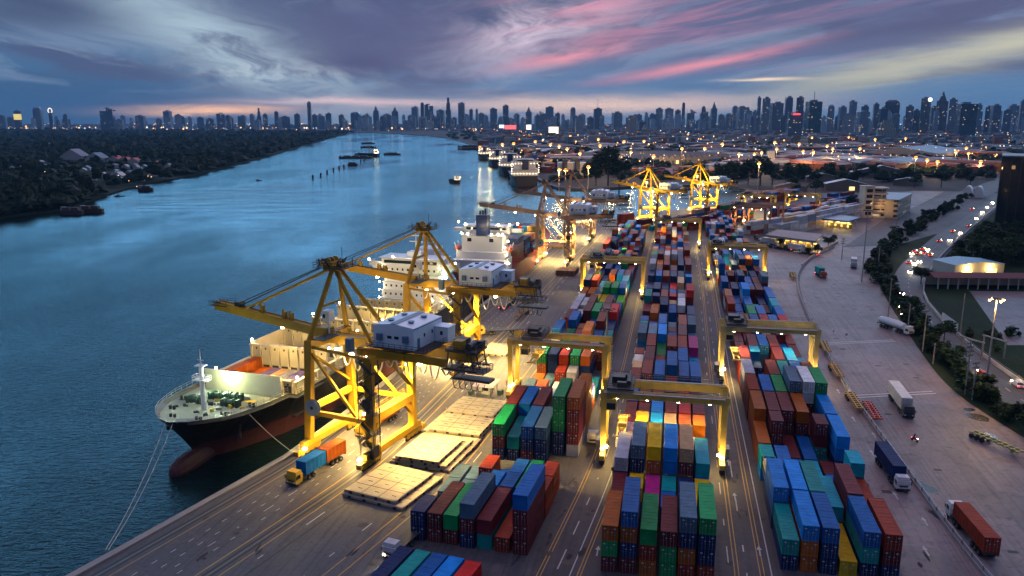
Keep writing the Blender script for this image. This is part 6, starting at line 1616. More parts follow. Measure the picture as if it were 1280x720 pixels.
while cnt < 9500:
    py = 160.5+112*(R.random()**2.0); px = R.uniform(-30, 470)
    x, y = G(px, py, -1)
    if not in_poly(x, y, [(p_[0]-4, p_[1]) for p_ in lb]): continue
    if any(abs(x-q[0]) < 38 and -170 < y-q[1] < 55 for q in HOUSEZ) and R.random() < .95: continue
    s_ = 1+y/2600.0
    canopy(b, x, y, (R.uniform(2.2, 5.5) if R.random() < .7 else R.uniform(5, 8.5))*s_, (R.uniform(4, 10) if R.random() < .9 else R.uniform(10, 17))*(1+y/9000), R, R.randrange(3)); cnt += 1
tag(b.build('bank_woodland', [woodA, woodB, woodC]), 'dark green woodland covering the far left bank of the river', 'woodland', kind='stuff')
b = MB(); cnt = 0
while cnt < 1100:
    px = R.uniform(560, 1290); py = 166+64*R.random()**1.3
    x, y = G(px, py)
    if px < 640 and py > 176: continue
    if y < 905: continue
    if R.random() < (.55 if py > 176 else .2): continue
    canopy(b, x, y, R.uniform(4, 9)*(1+y/3500), R.uniform(5, 10)*(1+y/6000), R, R.randrange(3)); cnt += 1
tag(b.build('city_treetops', [woodA, woodB, woodC]), 'scattered dark treetops between the roofs beyond the basin', 'treetops', kind='stuff')
# ================================================================== BUILDINGS
def win_mat(name, wall, gl, lit, sx=3.6, sz=3.4, es=1.4, rough=.5, litc=(1.0, .72, .38), fill=.62):
    m = bpy.data.materials.new(name); m.use_nodes = True; t = m.node_tree; p = t.nodes['Principled BSDF']
    o = texco(t, 'Object'); x, y, z = sep(t, o)
    u = (x+y)*(1.0/sx); w = z*(1.0/sz)
    fu, fw = u.f('FRACT'), w.f('FRACT')
    mask = (fu-.5).f('ABSOLUTE').smooth(fill/2+.03, fill/2-.03)*(fw-.5).f('ABSOLUTE').smooth(.3, .25)
    wn = t.nodes.new('ShaderNodeTexWhiteNoise'); wn.noise_dimensions = '3D'
    oi = t.nodes.new('ShaderNodeObjectInfo')
    t.links.new(comb(t, u.f('FLOOR'), w.f('FLOOR'), V(t, oi.outputs['Random'])*50).s, wn.inputs['Vector'])
    wv = V(t, wn.outputs['Value'])
    on = wv.f('GREATER_THAN', 1-lit)*mask
    ge = t.nodes.new('ShaderNodeNewGeometry'); nz = sep(t, V(t, ge.outputs['Normal']))[2]
    side = nz.f('ABSOLUTE').f('LESS_THAN', .5)
    sc = t.nodes.new('ShaderNodeVectorMath'); sc.operation = 'SCALE'; t.links.new(oi.outputs['Color'], sc.inputs[0]); sc.inputs['Scale'].default_value = 1.0
    wallc = V(t, sc.outputs[0]) if wall is None else wall
    col = mixc(t, mask*side, wallc, gl); t.links.new(col.s, p.inputs['Base Color'])
    t.links.new((mask*-.35+rough).s, p.inputs['Roughness'])
    p.inputs['Emission Color'].default_value = (*litc, 1); t.links.new((on*side*(wv*-1.0+1.4)*es).s, p.inputs['Emission Strength'])
    return m
towerm = win_mat('tower_facade', None, (.012, .035, .065), .022, 4.2, 3.6, 3.0)
officem = win_mat('office_facade', (.50, .44, .36), (.05, .05, .05), .12, 2.6, 3.6, 1.0, litc=(1, .66, .36))
glassm = win_mat('glass_tower_facade', (.012, .016, .022), (.014, .02, .03), .035, 2.4, 3.8, .8, .22, (1, .62, .25), .86)
def zat(px, py, Y):
    dy = (360-py)/1000; s_, c_ = sin(PITCH), cos(PITCH); return CAMH+Y*(-s_+dy*c_)/(c_+dy*s_)
def xat(px, Y, z=60): return (px-640)/1000*(Y*cos(PITCH)-(z-CAMH)*sin(PITCH))
R = random.Random(31)
SECT = {}
def tower(px, w, ytop, Y=None, shade=None, style='box', label=None, dz=0):
    Y = Y or (R.uniform(5200, 6400) if px < 640 else R.uniform(4300, 5600) if px < 930 else R.uniform(3300, 4300))
    ht = zat(px, ytop, Y); X = xat(px, Y, ht/2); W_ = w*Y/1000*.94; D = W_*R.uniform(.7, 1.2)
    shade = shade or R.choice(((.10, .12, .16), (.16, .18, .22), (.24, .25, .28), (.30, .31, .33), (.07, .09, .13), (.2, .18, .2)))
    shade0 = shade; shade = (shade[0]*.8, shade[1]*1.05, shade[2]*1.3)
    if label is None:
        sec = 'left' if px < 425 else 'middle' if px < 800 else 'right'; SECT[sec] = SECT.get(sec, 0)+1
        shp = 'slim' if w < 6 else 'broad' if w > 11 else 'plain'; tn = 'dark' if shade0[0] < .12 else 'pale' if shade0[0] > .22 else 'grey'
        top = {'box': 'flat-topped', 'spire': 'pointed', 'step': 'stepped', 'dome': 'round-topped', 'slant': 'slant-topped', 'twin': 'twin-topped', 'ant': 'aerial-topped'}[style]
        n_ = SECT[sec]; label = f"{shp} {tn} {top} tower, {ORD[n_-1] if n_ > 1 else 'first'} tall one from the left, {sec} skyline"
    b = MB(); h = ht
    if style == 'box': b.box(0, 0, 0, W_, D, h)
    elif style == 'step': b.box(0, 0, 0, W_, D, h*.62); b.box(0, 0, h*.62, W_*.72, D*.72, h*.22); b.box(0, 0, h*.84, W_*.42, D*.42, h*.16)
    elif style == 'spire': b.box(0, 0, 0, W_, D, h*.78); b.box(0, 0, h*.78, W_*.7, D*.7, h*.12, top=.5); b.box(0, 0, h*.9, W_*.3, D*.3, h*.1, top=.1)
    elif style == 'dome': b.box(0, 0, 0, W_, D, h*.86); b.box(0, 0, h*.86, W_, D, h*.09, top=.86); b.box(0, 0, h*.95, W_*.86, D*.86, h*.05, top=.55)
    elif style == 'slant':
        b.box(0, 0, 0, W_, D, h*.8)
        for k in range(4): b.box(W_*(-.5+.5*(k+1)/4)*-1 + W_*.0, 0, h*(.8+.05*k), W_*(1-(k+1)/4)*.98, D*.98, h*.05)
    elif style == 'twin': b.box(-W_*.28, 0, 0, W_*.42, D, h); b.box(W_*.28, 0, 0, W_*.42, D, h*.95); b.box(0, 0, 0, W_*.2, D*.8, h*.8)
    elif style == 'ant': b.box(0, 0, 0, W_, D, h)
    o = mk(b, 'skyline_tower', [towerm], loc=(X, Y, 0), rz=R.uniform(-.25, .25)-X/Y*.6, color=shade)
    tag(o, label, 'tower', 'towers of the city skyline')
    b = MB()
    if style in ('box', 'twin', 'ant'): 
        b.box(W_*R.uniform(-.1, .1), 0, h, W_*.45, D*.45, 7)
        if style == 'ant': b.tube((0, 0, h), (0, 0, h+12*Y/1000), W_*.025, 5)
        mk(b, 'roof_block', [grey], o)
    return o
TW = [(4, 8, 145), (14, 8, 147), (48, 9, 134, 'dome'), (83, 9, 149), (150, 8, 150), (176, 10, 145), (199, 7, 149), (210, 8, 139), (228, 9, 145, 'dome'), (251, 8, 147), (263, 10, 149), (276, 10, 142, 'twin'), (289, 6, 147), (303, 9, 145),
      (324, 5, 135, 'step'), (332, 5, 143), (346, 5, 140), (357, 10, 146), (372, 7, 143), (400, 10, 141, 'spire'), (411, 7, 142), (427, 6, 144), (445, 11, 140, 'dome'), (459, 5, 143), (470, 7, 132, 'spire'), (484, 8, 143), (494, 8, 133, 'spire'),
      (519, 8, 134), (528, 4, 129), (536, 11, 131, 'twin'), (551, 9, 138), (577, 8, 129), (589, 4, 137), (596, 3, 137), (602, 8, 142), (617, 8, 136), (632, 7, 132), (661, 7, 133, 'spire'), (675, 13, 139, 'slant'), (687, 10, 134), (697, 6, 142), (716, 6, 134, 'dome'),
      (747, 10, 136, 'ant'), (771, 11, 141), (798, 7, 144), (824, 8, 136), (836, 10, 136), (847, 7, 138), (854, 4, 128, 'dome'), (863, 9, 136, 'slant'), (879, 5, 134), (892, 7, 127, 'spire'), (918, 6, 132, 'dome'), (928, 12, 134),
      (948, 4, 122), (957, 9, 123), (970, 14, 129), (985, 9, 122), (999, 9, 122), (1038, 8, 131, 'dome'), (1052, 8, 134), (1065, 9, 127), (1080, 9, 133), (1094, 6, 130), (1103, 9, 136), (1136, 9, 133), (1145, 8, 138), (1166, 8, 134), (1190, 9, 124),
      (1222, 6, 131), (1234, 7, 134), (1243, 9, 132), (1258, 9, 138), (1266, 12, 132), (1278, 8, 126)]
for q in TW: tower(q[0], q[1], q[2], style=q[3] if len(q) > 3 else 'box')
o = tower(22.5, 8, 139, 5600, (.06, .07, .09), label='dark tower with a broad yellow lit band at far left'); b = MB(); W_ = 8*5.6; h = zat(22, 139, 5600); b.box(0, 0, h*.55, W_*1.02, W_*1.1, h*.3); mk(b, 'lit_band', [lampm('yellow_band', (1, .72, .2), .9)], o)
o = tower(64, 4, 141, 5600, (.08, .09, .12), label='slim dark tower with a tilted bright ring crown, far left'); h = zat(64, 141, 5600); b = MB()
for k in range(12): a0, a1 = 2*pi*k/12, 2*pi*(k+1)/12; b.beam((12*cos(a0), 0, h+14+17*sin(a0)), (12*cos(a1), 0, h+14+17*sin(a1)), 5)
mk(b, 'ring_crown', [lampm('crown_lamp', (1, .85, .6), 1.6)], o)
tower(133, 15, 133, 5800, (.05, .06, .09), 'slant', 'dark pyramid-like stepped tower rising alone on the left')
tower(387, 4, 128, 5400, (.06, .07, .1), label='tallest slim dark needle tower above the left woodland')
tower(560.5, 6.5, 122, 5400, (.09, .11, .15), 'step', 'tallest tower of the middle skyline with a notched top')
tower(1114, 18, 125, 3900, (.05, .05, .065), 'dome', 'broad dark round-topped tower right of centre in right skyline')
tower(1016, 16, 127, 3300, (.03, .07, .08), 'ant', 'dark teal tower with twin aerials rising above its neighbours')
o = tower(1156, 11, 123, 3800, (.12, .10, .09), label='brown tower with a glaring white lamp at its top corner'); h = zat(1156, 123, 3800); b = MB(); b.sphere(16, -18, h-6, 9, 8, 5); mk(b, 'roof_lamp', [lampm('white_beacon', (1, .9, .75), 3)], o)
tower(1177, 13, 114, 3900, (.10, .075, .085), 'spire', 'highest dark pointed tower of the right skyline')
tower(1207, 20, 130, 3000, (.035, .05, .075), label='broad dark slab tower with lit lower windows, right skyline')
o = tower(993, 17, 143, 3000, (.10, .16, .2), label='teal block with a red lit roof edge and glowing entrance'); h = zat(993, 143, 3000); b = MB(); b.box(2, -25, h-2, 24, 12, 5); mk(b, 'roof_sign', [lampm('red_sign', (1, .06, .08), 2.2)], o)
tower(1060, 15, 144, 3000, (.42, .43, .44), label='pale wide block of flats before the right skyline'); tower(1078, 12, 140, 3100, (.3, .31, .33), label='grey block of flats next to the pale wide one')
tower(789, 14, 147, 2700, (.38, .38, .4), label='pale slab tower standing alone before the middle skyline'); tower(724, 10, 148, 2900, (.42, .43, .46), label='white block with dark side below the middle skyline')
tower(1108, 22, 150, 2500, (.42, .37, .3), 'step', 'beige stepped hotel-like block in front of the right skyline')
for i in range(180):
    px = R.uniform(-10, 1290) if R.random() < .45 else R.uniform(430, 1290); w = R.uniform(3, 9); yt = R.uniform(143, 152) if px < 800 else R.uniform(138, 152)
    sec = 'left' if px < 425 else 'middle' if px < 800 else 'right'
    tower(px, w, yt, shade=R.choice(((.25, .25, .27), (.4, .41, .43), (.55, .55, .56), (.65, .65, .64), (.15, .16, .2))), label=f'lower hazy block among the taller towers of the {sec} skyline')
# low-rise mass of the city and its lights
b = MB()
for i in range(5200):
    px = R.uniform(-20, 1300); py = 157.0+ (R.random()**1.5)*(34 if px > 600 else 7)
    if px < 470 and py > 160.5: continue
    if 395 < px < 640 and py > 161.5 and not px > 555: continue
    x, y = G(px, py)
    if 555 < px < 640 and x < {0: 0}.get(0) - 20 - (y-1164)*.11: continue
    k = y/3000
    hgt = R.uniform(6, 24) if y > 2200 else R.uniform(4, 9)
    c = R.choice(((.18, .2, .25), (.26, .28, .33), (.12, .14, .18), (.26, .12, .09), (.26, .07, .05), (.1, .16, .22), (.34, .33, .33)))
    b.box(x, y, 0, R.uniform(14, 40)*(.5+k*.5), R.uniform(12, 36)*(.5+k*.5), hgt, R.uniform(-.5, .5), 0, c)
tag(b.build('city_low_rise', [attrp]), 'mass of low city roofs stretching to the skyline', 'city', kind='stuff')
b = MB()
for i in range(1300):
    px = R.uniform(-10, 1290); py = 155.5+R.random()**1.7*(52 if px > 640 else 9)
    if px < 470 and py > 163: continue
    if px < 560 and py > 164: continue
    x, y = G(px, py, 8)
    if 555 < px < 660 and x < 15-(y-1164)*.11: continue
    s_ = y/1000*(R.uniform(.25, .6) if R.random() < .8 else R.uniform(.6, 1.1)); b.sphere(x, y, 8+R.uniform(0, 14), s_, 5, 3, R.choice((0, 0, 0, 0, 1, 2)))
tag(b.build('city_lights', [lampm('city_warm', (1, .5, .16), 2.6), lampm('city_white', (1, .85, .65), 2.4), lampm('city_cool', (.6, .85, 1), 1.6)]), 'countless small street and window lights of the distant city', 'lights', kind='stuff')
b = MB()
for i in range(170):
    px = R.uniform(640, 1230); py = R.uniform(166, 214)
    if px < 650+(py-166)*1.0 or (762 < px < 885 and 186 < py < 214) or (690 < px < 745 and py > 205): continue
    x, y = G(px, py)
    if y < 930: continue
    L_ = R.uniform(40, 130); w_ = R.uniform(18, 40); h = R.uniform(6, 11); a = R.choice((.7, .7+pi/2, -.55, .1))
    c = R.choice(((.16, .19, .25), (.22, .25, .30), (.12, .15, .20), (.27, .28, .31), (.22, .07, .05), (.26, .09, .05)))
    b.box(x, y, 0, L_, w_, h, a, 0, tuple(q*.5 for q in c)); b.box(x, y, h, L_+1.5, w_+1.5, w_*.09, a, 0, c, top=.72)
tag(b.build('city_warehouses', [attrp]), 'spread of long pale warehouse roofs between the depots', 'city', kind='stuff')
# big red container depots beyond the basin
b = MB()
for i in range(3400):
    px = R.uniform(618, 1215); py = 172+R.random()*46
    if px < 640+(py-172)*.9: continue
    if px > 1000 and py > 207: continue
    if 762 < px < 885 and 186 < py < 214: continue
    if 690 < px < 745 and py > 205: continue
    x, y = G(px, py); 
    if y < 880 or R.random() < .25: continue
    c = R.choice((CC['r'], CC['m'], CC['o'], CC['r'], CC['m'], CC['b'], CC['l'], CC['k']))[0]
    k = R.choice((1, 2, 2, 3)); n = R.choice((1, 2, 4))
    b.box(x, y, 0, n*2.6, 12.2, k*CH, R.choice((.7, .7+pi/2)), 0, tuple(q*R.uniform(.8, 1.5) for q in c))
tag(b.build('depot_container_rows', [attrm]), 'sprawling rows of mostly red containers in the depots beyond the basin', 'containers', kind='stuff')
# midground sheds and halls
roofg = mat('roof_pale', (.21, .25, .32), .5, .1, .15, .02); roofb = mat('roof_blue', (.12, .22, .32), .45, .2, .2, .3); roofr = mat('roof_maroon', (.16, .035, .045), .6, 0, .25, .3); wallp = mat('wall_pale', (.45, .42, .40), .8, 0, .2, .1); walld = mat('wall_dark', (.14, .13, .13), .8, 0, .2, .1)
litw = lampm('lit_interior', (1, .70, .25), 1.6)
def shed(label, x, y, w, l, h, a, rh=.18, rm=roofg, wm=wallp, lit=0, cat='warehouse', name='warehouse', bays=1, group=None, door=True):
    t = thing(name, label, cat, (x, y, 0), -a, group)
    b = MB(); b.box(0, 0, 0, w, l, h); mk(b, 'wall', [wm], t)
    b = MB(); bw = w/bays
    for k in range(bays):
        x0 = -w/2+k*bw; pts = [(x0-.3, h), (x0+bw/2, h+bw*rh), (x0+bw+.3, h)]
        for (xa, za), (xb, zb) in zip(pts, pts[1:]):
            b.poly([(xa, -l/2-.5, za+.02), (xb, -l/2-.5, zb+.02), (xb, l/2+.5, zb+.02), (xa, l/2+.5, za+.02)])
        for yy, fl in ((-l/2-.02, 1), (l/2+.02, -1)): b.poly([(x0, yy, h), (x0+bw, yy, h), (x0+bw/2, yy, h+bw*rh)][::fl], 1)
    mk(b, 'roof', [rm, wm], t)
    if door:
        n = max(1, int(w/9))
        for k in range(min(n, 12)):
            b = MB(); b.box(-w/2+w*(k+.5)/n, -l/2-.06, .1, min(5, w/n*.6), .1, h*.6); mk(b, 'door', [litw if R.random() < lit else walld], t)
    return t
x, y = G(1100, 212); shed('vast pale-roofed hall with orange lamps, left of the far port road', x+10, y+60, 130, 150, 9, .75, .08, lit=.5, bays=2)
x, y = G(1165, 197); shed('pale-roofed hall behind the vast one, beside the far port road', x, y+60, 130, 190, 9, .75, .08, lit=.4)
x, y = G(1018, 212); shed('grey hall with a bright lit front and pale roof edge', x, y+20, 80, 50, 7, .1, .08, lit=.9)
x, y = G(826, 205); t = shed('saw-roofed warehouse with a row of white gables beyond the basin', x, y+80, 190, 160, 9, -.55, .45, mat('roof_slate', (.2, .2, .22), .7), mat('gable_white', (.36, .36, .38), .7), bays=16, lit=.1)
x, y = G(967, 213); tb = shed('white works building with a square stair tower, beyond the basin trees', x, y+14, 46, 20, 13, .1, .02, roofg, white, cat='building', name='works_building', lit=.2); b = MB(); b.box(-3, -9, 13, 9, 9, 13); mk(b, 'stair_tower', [white], tb)
x, y = G(715, 222); t = thing('storage_silo', 'pair-lit white silo house on the far basin shore', 'silo', (x, y, 0))
b = MB(); b.box(0, 8, 0, 34, 16, 18); mk(b, 'wall', [white], t)
for sx in (-9, 6):
    b = MB(); b.tube((sx, -3, 0), (sx, -3, 22), 3, 12); mk(b, 'silo_tube', [walld], t)
for px, py, w, l, h, a, rm, lab in ((1060, 238, 40, 16, 6, .2, roofb, 'low blue-grey shed in the dockland belt, left of the office'), (990, 240, 30, 12, 5, .15, mat('roof_dark', (.1, .1, .12), .7), 'low dark roofed shed behind the white reefer stacks'), (1105, 222, 70, 18, 6, .3, roofg, 'long pale-roofed shed below the vast hall'), (1140, 232, 26, 18, 5, .6, roofg, 'small white pyramid-roofed pavilion near the far port road'),
      (1030, 228, 34, 14, 6, .2, mat('roof_green', (.08, .22, .16), .6), 'shed with a green roof in the dockland trees'), (1150, 205, 60, 24, 7, .7, roofr, 'dull red roofed shed at the right of the big halls'), (655, 188, 60, 30, 7, .1, roofg, 'pale shed on the right river bank behind the moored ships'), (690, 196, 70, 30, 7, -.2, roofg, 'long pale shed in the red depot, left part'), (748, 196, 50, 24, 7, -.2, roofg, 'pale roofed shed in the red depot under a lamp mast')):
    x, y = G(px, py); shed(lab, x, y+l/2, w, l, h, a, .12, rm, walld, lit=.2)
# office block with rounded balconied front
ox, oy = 249, 566; t = thing('office_building', 'pale five storey office with round balconied corner and grey rear wing', 'building', (ox, oy, 0), -radians(-4))
ow = mat('office_wall', (.62, .55, .46), .75, 0, .15, .2)
b = MB(); b.box(3.5, 4, 0, 7, 8, 22); b.box(3.5, 4, 22, 7.4, 8.4, .5); mk(b, 'stair_wing', [ow], t); b = MB()
for k in range(5): b.box(3.5, -.04, 2+k*4, 4.4, .06, 2.4)
mk(b, 'window', [glass], t)
for k in range(5):
    b = MB(); pts = [(7, -1)]+[(12+6*sin(a), 3-6*cos(a)) for a in [radians(q) for q in range(-40, 96, 17)]]+[(18, 10), (7, 10)]
    b.prism(pts, k*4.1, k*4.1+1.25); fl = mk(b, 'balcony_floor', [ow], t)
    b = MB(); b.prism([(8, .6)]+[(12+4.9*sin(a), 3.2-4.6*cos(a)) for a in [radians(q) for q in range(-30, 91, 20)]]+[(17, 10), (8, 10)], k*4.1+1.25, k*4.1+4.1); mk(b, 'recessed_glazing', [officem], fl)
b = MB(); b.prism([(7, -1)]+[(12+6.2*sin(radians(q)), 3-6.2*cos(radians(q))) for q in range(-40, 96, 17)]+[(18.2, 10), (7, 10)], 20.5, 21.4); mk(b, 'flat_roof', [ow], t)
b = MB(); b.box(30, 24, 0, 24, 60, 13, -radians(38)); rw = mk(b, 'rear_wing', [officem], t); b = MB(); b.box(30, 24, 13, 25.5, 62, .5, -radians(38)); mk(b, 'roof', [roofg], t)
light('POINT', (10, -8, 9), 1200, WARM, 1, t)
# gate canopies with lit booths
def canopy_gate(label, pts, z, nb, rm, edge, grp='gate canopies over the truck lanes'):
    P_ = [G(px, py, z) for px, py in pts]; cx = sum(q[0] for q in P_)/4; cy_ = sum(q[1] for q in P_)/4
    t = thing('gate_canopy', label, 'canopy', (cx, cy_, 0), 0, grp); P_ = [(q[0]-cx, q[1]-cy_) for q in P_]
    b = MB(); b.prism(P_[::-1], z-.5, z+.2); mk(b, 'roof', [rm], t)
    b = MB()
    for a, c in zip(P_, P_[1:]+P_[:1]): b.beam((a[0], a[1], z-.1), (c[0], c[1], z-.1), .5, .9)
    mk(b, 'fascia', [edge], t)
    for k in range(nb):
        f = (k+.5)/nb; fx = P_[0][0]+(P_[1][0]-P_[0][0])*f; fy = P_[0][1]+(P_[1][1]-P_[0][1])*f; gx_ = P_[3][0]+(P_[2][0]-P_[3][0])*f; gy_ = P_[3][1]+(P_[2][1]-P_[3][1])*f
        mx, my = fx*.6+gx_*.4, fy*.6+gy_*.4
        b = MB(); b.box(mx, my, 0, 2.2, 3.6, 2.9); bo = mk(b, 'ticket_booth', [mat('booth_yellow', (.6, .45, .08), .6)], t); b = MB(); b.box(mx, my, 1.1, 2.26, 3.0, 1.2); mk(b, 'window', [litw], bo)
        b = MB(); b.beam((fx*.85+gx_*.15, fy*.85+gy_*.15, 0), (fx*.85+gx_*.15, fy*.85+gy_*.15, z-.4), .5); b.beam((fx*.15+gx_*.85, fy*.15+gy_*.85, 0), (fx*.15+gx_*.85, fy*.15+gy_*.85, z-.4), .5); mk(b, 'column', [wallp], t)
        b = MB(); b.box(mx, my, z-.62, 1.4, .5, .1); mk(b, 'ceiling_lamp', [lamp_y], t)
        if k % 2 == 0: light('POINT', (mx+2, my-1.5, z-1.2), 1900, YEL, .4, t)
    return t
pinkr = mat('canopy_roof_pink', (.34, .24, .23), .7, 0, .25, .1)
canopy_gate('long pinkish roofed gate canopy over lit yellow booths, the nearer one', [(957, 294), (1019, 302), (1029, 293), (972, 287)], 6, 7, pinkr, concrete)
canopy_gate('grey roofed gate canopy with blue pillars, the farther one', [(1014, 272), (1060, 277), (1076, 272), (1030, 266)], 6, 6, roofg, roofb)
R2 = random.Random(8)
for i, (px, py) in enumerate(((952, 305), (960, 309), (972, 311), (985, 313), (1003, 317), (1035, 281), (1046, 283), (947, 300))):
    x, y = G(px, py); make_truck('container_truck', f"{('white', 'blue', 'grey', 'dark', 'white', 'blue', 'grey', 'dark')[i]} truck queueing at the gate canopies, {ORD[i] if i else 'first'} from the left of the queue", 'truck', (x, y), radians(150), ((.6, .6, .6), (.1, .2, .45), (.35, .37, .4), (.1, .1, .12))[i % 4], group='trucks queueing at the gate', tl=9, trailer='box' if i % 3 == 0 else 'flat', lights_on=i % 2 == 0)
# low garden wall by the gate
b = MB(); gw = [G(px, py) for px, py in ((1002, 333), (1015, 322), (1030, 313), (1047, 304))]
t = thing('garden_wall', 'low pink kerb wall curving in front of the near gate canopy', 'wall')
for a, c in zip(gw, gw[1:]): b.beam((a[0], a[1], .6), (c[0], c[1], .6), .5, 1.2)
mk(b, 'wall_body', [mat('pink_wall', (.5, .3, .25), .8)], t)
# sheds on the right
x, y = G(1200, 347); t = shed('open shed with pale blue sheet roof and lamps below the park', x+8, y+9, 24, 15, 5.6, radians(-8), .05, roofb, wallp, lit=1, cat='shed', name='roadside_shed')
light('POINT', (-6, -9, 4), 1800, YEL, .3, t); light('POINT', (5, -9, 4), 1800, YEL, .3, t)
x, y = G(1240, 366); t = thing('open_shed', 'long open fronted shed with a dark maroon roof at the right edge', 'shed', (x+4, y+6, 0), -radians(93))
b = MB(); b.poly([(-5, -24, 6.2), (0, -24, 4.8), (0, 24, 4.8), (-5, 24, 6.2)]); b.poly([(-10, -24, 4.8), (-5, -24, 6.2), (-5, 24, 6.2), (-10, 24, 4.8)]); mk(b, 'roof', [roofr], t)
b = MB(); b.box(-9.6, 0, 0, .3, 46, 4.8); mk(b, 'rear_wall', [wallp], t)
for k in range(12):
    b = MB(); b.box(-.4, -22+k*4, 0, .4, .4, 4.8); mk(b, 'column', [wallp], t)
x, y = G(1262, 291); t = thing('glass_tower', 'dark mirror glass office tower at the right edge', 'building', (299, 493, 0), -radians(31))
hz_ = zat(1243, 196, 493); b = MB(); b.box(30, 20, 0, 60, 40, hz_); mk(b, 'glass_facade', [glassm], t)
b = MB(); 
for k in range(13): b.box(k*5, -.2, 0, .35, .4, hz_)
for k in range(9): b.box(-.2, k*5, 0, .4, .35, hz_)
mk(b, 'mullion_grid', [steel], t); b = MB(); b.box(30, 20, hz_, 61, 41, .8); b.box(28, 22, hz_+.8, 20, 14, 3); mk(b, 'roof', [grey], t)
b = MB(); b.box(12, -.5, hz_-1.5, .8, .4, .8); mk(b, 'sign_lamp', [lamp_w], t)
x, y = G(1221, 247); t = thing('arched_tent', 'white ribbed arched tent beside the highway, before the glass tower', 'tent', (x, y+6, 0), -radians(35))
b = MB(); n = 10
for s_ in (-4.2, 4.2):
    for k in range(n):
        a0, a1 = pi*k/n, pi*(k+1)/n; q = [(s_+4*cos(a0), -6, 10*sin(a0)), (s_+4*cos(a1), -6, 10*sin(a1)), (s_+4*cos(a1), 8, 10*sin(a1)), (s_+4*cos(a0), 8, 10*sin(a0))]; b.poly(q)
    b.poly([(s_+4*cos(pi*k/n), -6, 10*sin(pi*k/n)) for k in range(n+1)])
mk(b, 'tent_cover', [white], t)
# left bank village
roof_red = mat('temple_roof_red', (.42, .07, .06), .6, 0, .2, .2); roof_t = mat('roof_tin', (.45, .52, .58), .5, .1, .3, .2)
for (px, py, w, l, h, a, rm, lab) in ((90, 201, 40, 24, 7, .1, roofg, 'long pale blue roofed hall in the left bank woods, left one'), (118, 204, 30, 22, 7, .1, roofb, 'long blue roofed hall in the left bank woods, right one'), (142, 209, 26, 20, 8, .05, roof_red, 'large red roofed temple hall on the left bank'), (155, 209, 20, 16, 8, .05, roof_red, 'second red roofed temple hall close beside the large one'),
      (167, 210, 16, 14, 9, .05, roof_red, 'small steep red temple roof at the right of the temple halls'), (205, 198, 18, 14, 7, .2, roofg, 'pale roofed house alone deep in the left bank woods'), (61, 187, 26, 18, 7, .2, roofg, 'pale roof far back in the left bank woods'), (148, 225, 14, 8, 4, .3, white, 'white bright house on the water edge of the village'), (196, 210, 18, 12, 4, .1, roof_red, 'low red roof right of the temple group')):
    x, y = G(px, py, -1); s_ = shed(lab, x, y+l/2, w, l, h, a, .3, rm, wallp, lit=.2, cat='house', name='bank_house', door=False)
R3 = random.Random(44)
for i in range(44):
    px, py = R3.uniform(100, 222), R3.uniform(209, 228); py = min(py, 233-(px-100)*.03)
    if i > 30: px, py = R3.uniform(2, 70), R3.uniform(198, 226)
    x, y = G(px, py, -1)
    if not in_poly(x, y, lb): continue
    shed('small tin roofed house of the left bank village', x, y, R3.uniform(6, 11), R3.uniform(5, 8), R3.uniform(3, 4.5), R3.uniform(-.6, .6), .3, R3.choice((roof_t, roof_t, roofb, roofr, roofg)), wallp, cat='house', name='village_house', door=False, group='houses of the left bank village')
b = MB()
for (px, py) in ((15, 211), (28, 221), (56, 214.5), (14, 194), (24, 194), (31, 194.5), (38, 195), (110, 206), (132, 189), (145, 223), (148, 219), (161, 226), (173, 222), (172, 201), (185, 220), (103, 220), (171, 233), (41, 207), (43, 221), (162, 224), (189, 221), (264, 201), (266, 203), (330, 176), (345, 180), (205, 190), (290, 175), (240, 180)):
    x, y = G(px, py, 5); b.sphere(x, y, 5, y/1000*.5, 6, 4, R3.choice((0, 0, 1)))
tag(b.build('village_lights', [lampm('city_warm', (1, .5, .16), 2.6), lampm('city_white', (1, .85, .65), 2.4)]), 'scattered small lights among the left bank trees', 'lights', kind='stuff')
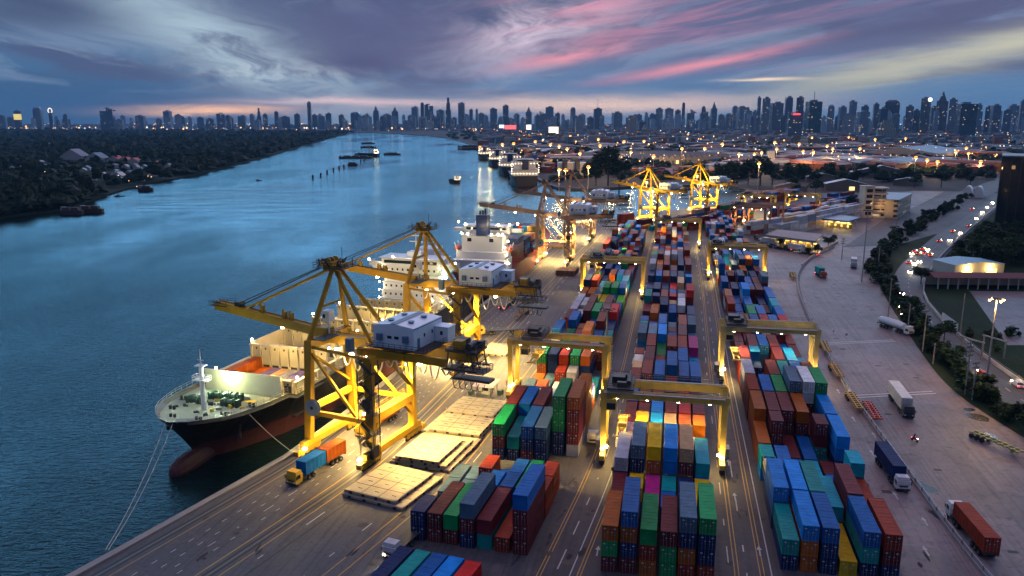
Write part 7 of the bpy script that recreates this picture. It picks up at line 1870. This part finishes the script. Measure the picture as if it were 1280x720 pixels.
# billboards among the far lights
for px, py, w, h, c, lab in ((638, 159, 14, 5, (1, .12, .12), 'glowing red billboard under the middle skyline'), (692, 163, 12, 9, (1, .85, .6), 'glowing white-yellow billboard under the middle skyline'), (627, 158, 6, 4, (.8, .9, 1), 'small white glowing billboard left of the red one'), (661, 159, 6, 6, (1, .95, .9), 'bright white billboard right of the red one')):
    Y = 3600; z1 = zat(px, py-h/2, Y); z0 = zat(px, py+h/2, Y); t = thing('lit_billboard', lab, 'billboard', (xat(px, Y), Y, 0), 0, 'glowing billboards')
    W_ = w*Y/1000; b = MB(); b.box(0, 0, z0, W_, 1.5, z1-z0); mk(b, 'screen', [lampm('billboard_'+str(px), c, 1.6)], t); b = MB(); b.box(0, 1, 0, 2, 2, z0); mk(b, 'pylon', [steel], t)
# ================================================================== FAR LAMP MASTS
LM = [(699, 212, 22), (707, 212.5, 22), (735.5, 208.5, 24), (743, 199, 24), (725, 191.5, 24), (688, 181, 24), (699, 182.5, 24), (669, 177, 24), (628, 180.5, 22), (642, 179.5, 22), (709, 186, 24), (750, 182, 24), (767, 185, 24), (788.5, 190, 26), (817, 195, 26), (852.5, 185.5, 26), (881, 185.5, 26), (903, 180, 26), (805, 176.5, 26), (780, 177, 26), (748, 174, 24), (713, 170, 24), (924, 192.5, 26), (943, 192.5, 26), (952, 190.5, 26), (968.5, 178, 26), (971, 186, 26), (999, 180, 26), (1004, 189, 26), (1016.5, 190, 26), (1034, 182.5, 26), (1041, 186, 26), (1075, 185.5, 26), (949, 204, 28), (1145, 197, 20), (1172, 202, 18), (1195, 190, 18), (1211, 191.5, 18), (1208, 185, 18), (1061, 171.5, 24), (1094, 174, 24), (1132, 173, 24), (1159, 200, 14), (1226, 202, 14), (600, 184, 18), (612, 190, 18), (655, 170, 20), (676, 168, 20), (860, 168, 24), (1015, 172, 24)]
for i, (px, py, H) in enumerate(LM):
    x, y = G(px, py, H); t = thing('lamp_mast', f"glowing orange lamp mast in the far depots, {'left' if px < 760 else 'middle' if px < 960 else 'right'} part, {'near' if py > 190 else 'mid' if py > 180 else 'far'} distance", 'lamp mast', (x, y, 0), 0, 'glowing lamp masts in the far depots')
    b = MB(); b.tube((0, 0, 0), (0, 0, H), .4, 6, .25); mk(b, 'mast_pole', [MASTM], t)
    s_ = min(3.4, 2.1*y/1000*(1.0 if py < 195 else 1.2))
    b = MB(); b.tube((0, 0, H), (0, 0, H+.8), s_*1.1, 8); hd = mk(b, 'lamp_head', [steel], t); b = MB(); b.sphere(0, 0, H, s_, 8, 5, sz=.7); mk(b, 'bulb', [lampm('far_sodium', (1, .43, .09), 2.3)], hd)
    light('POINT', (0, 0, H-2.5), 28000*(1+y/2500), WARM, 1.5, t)
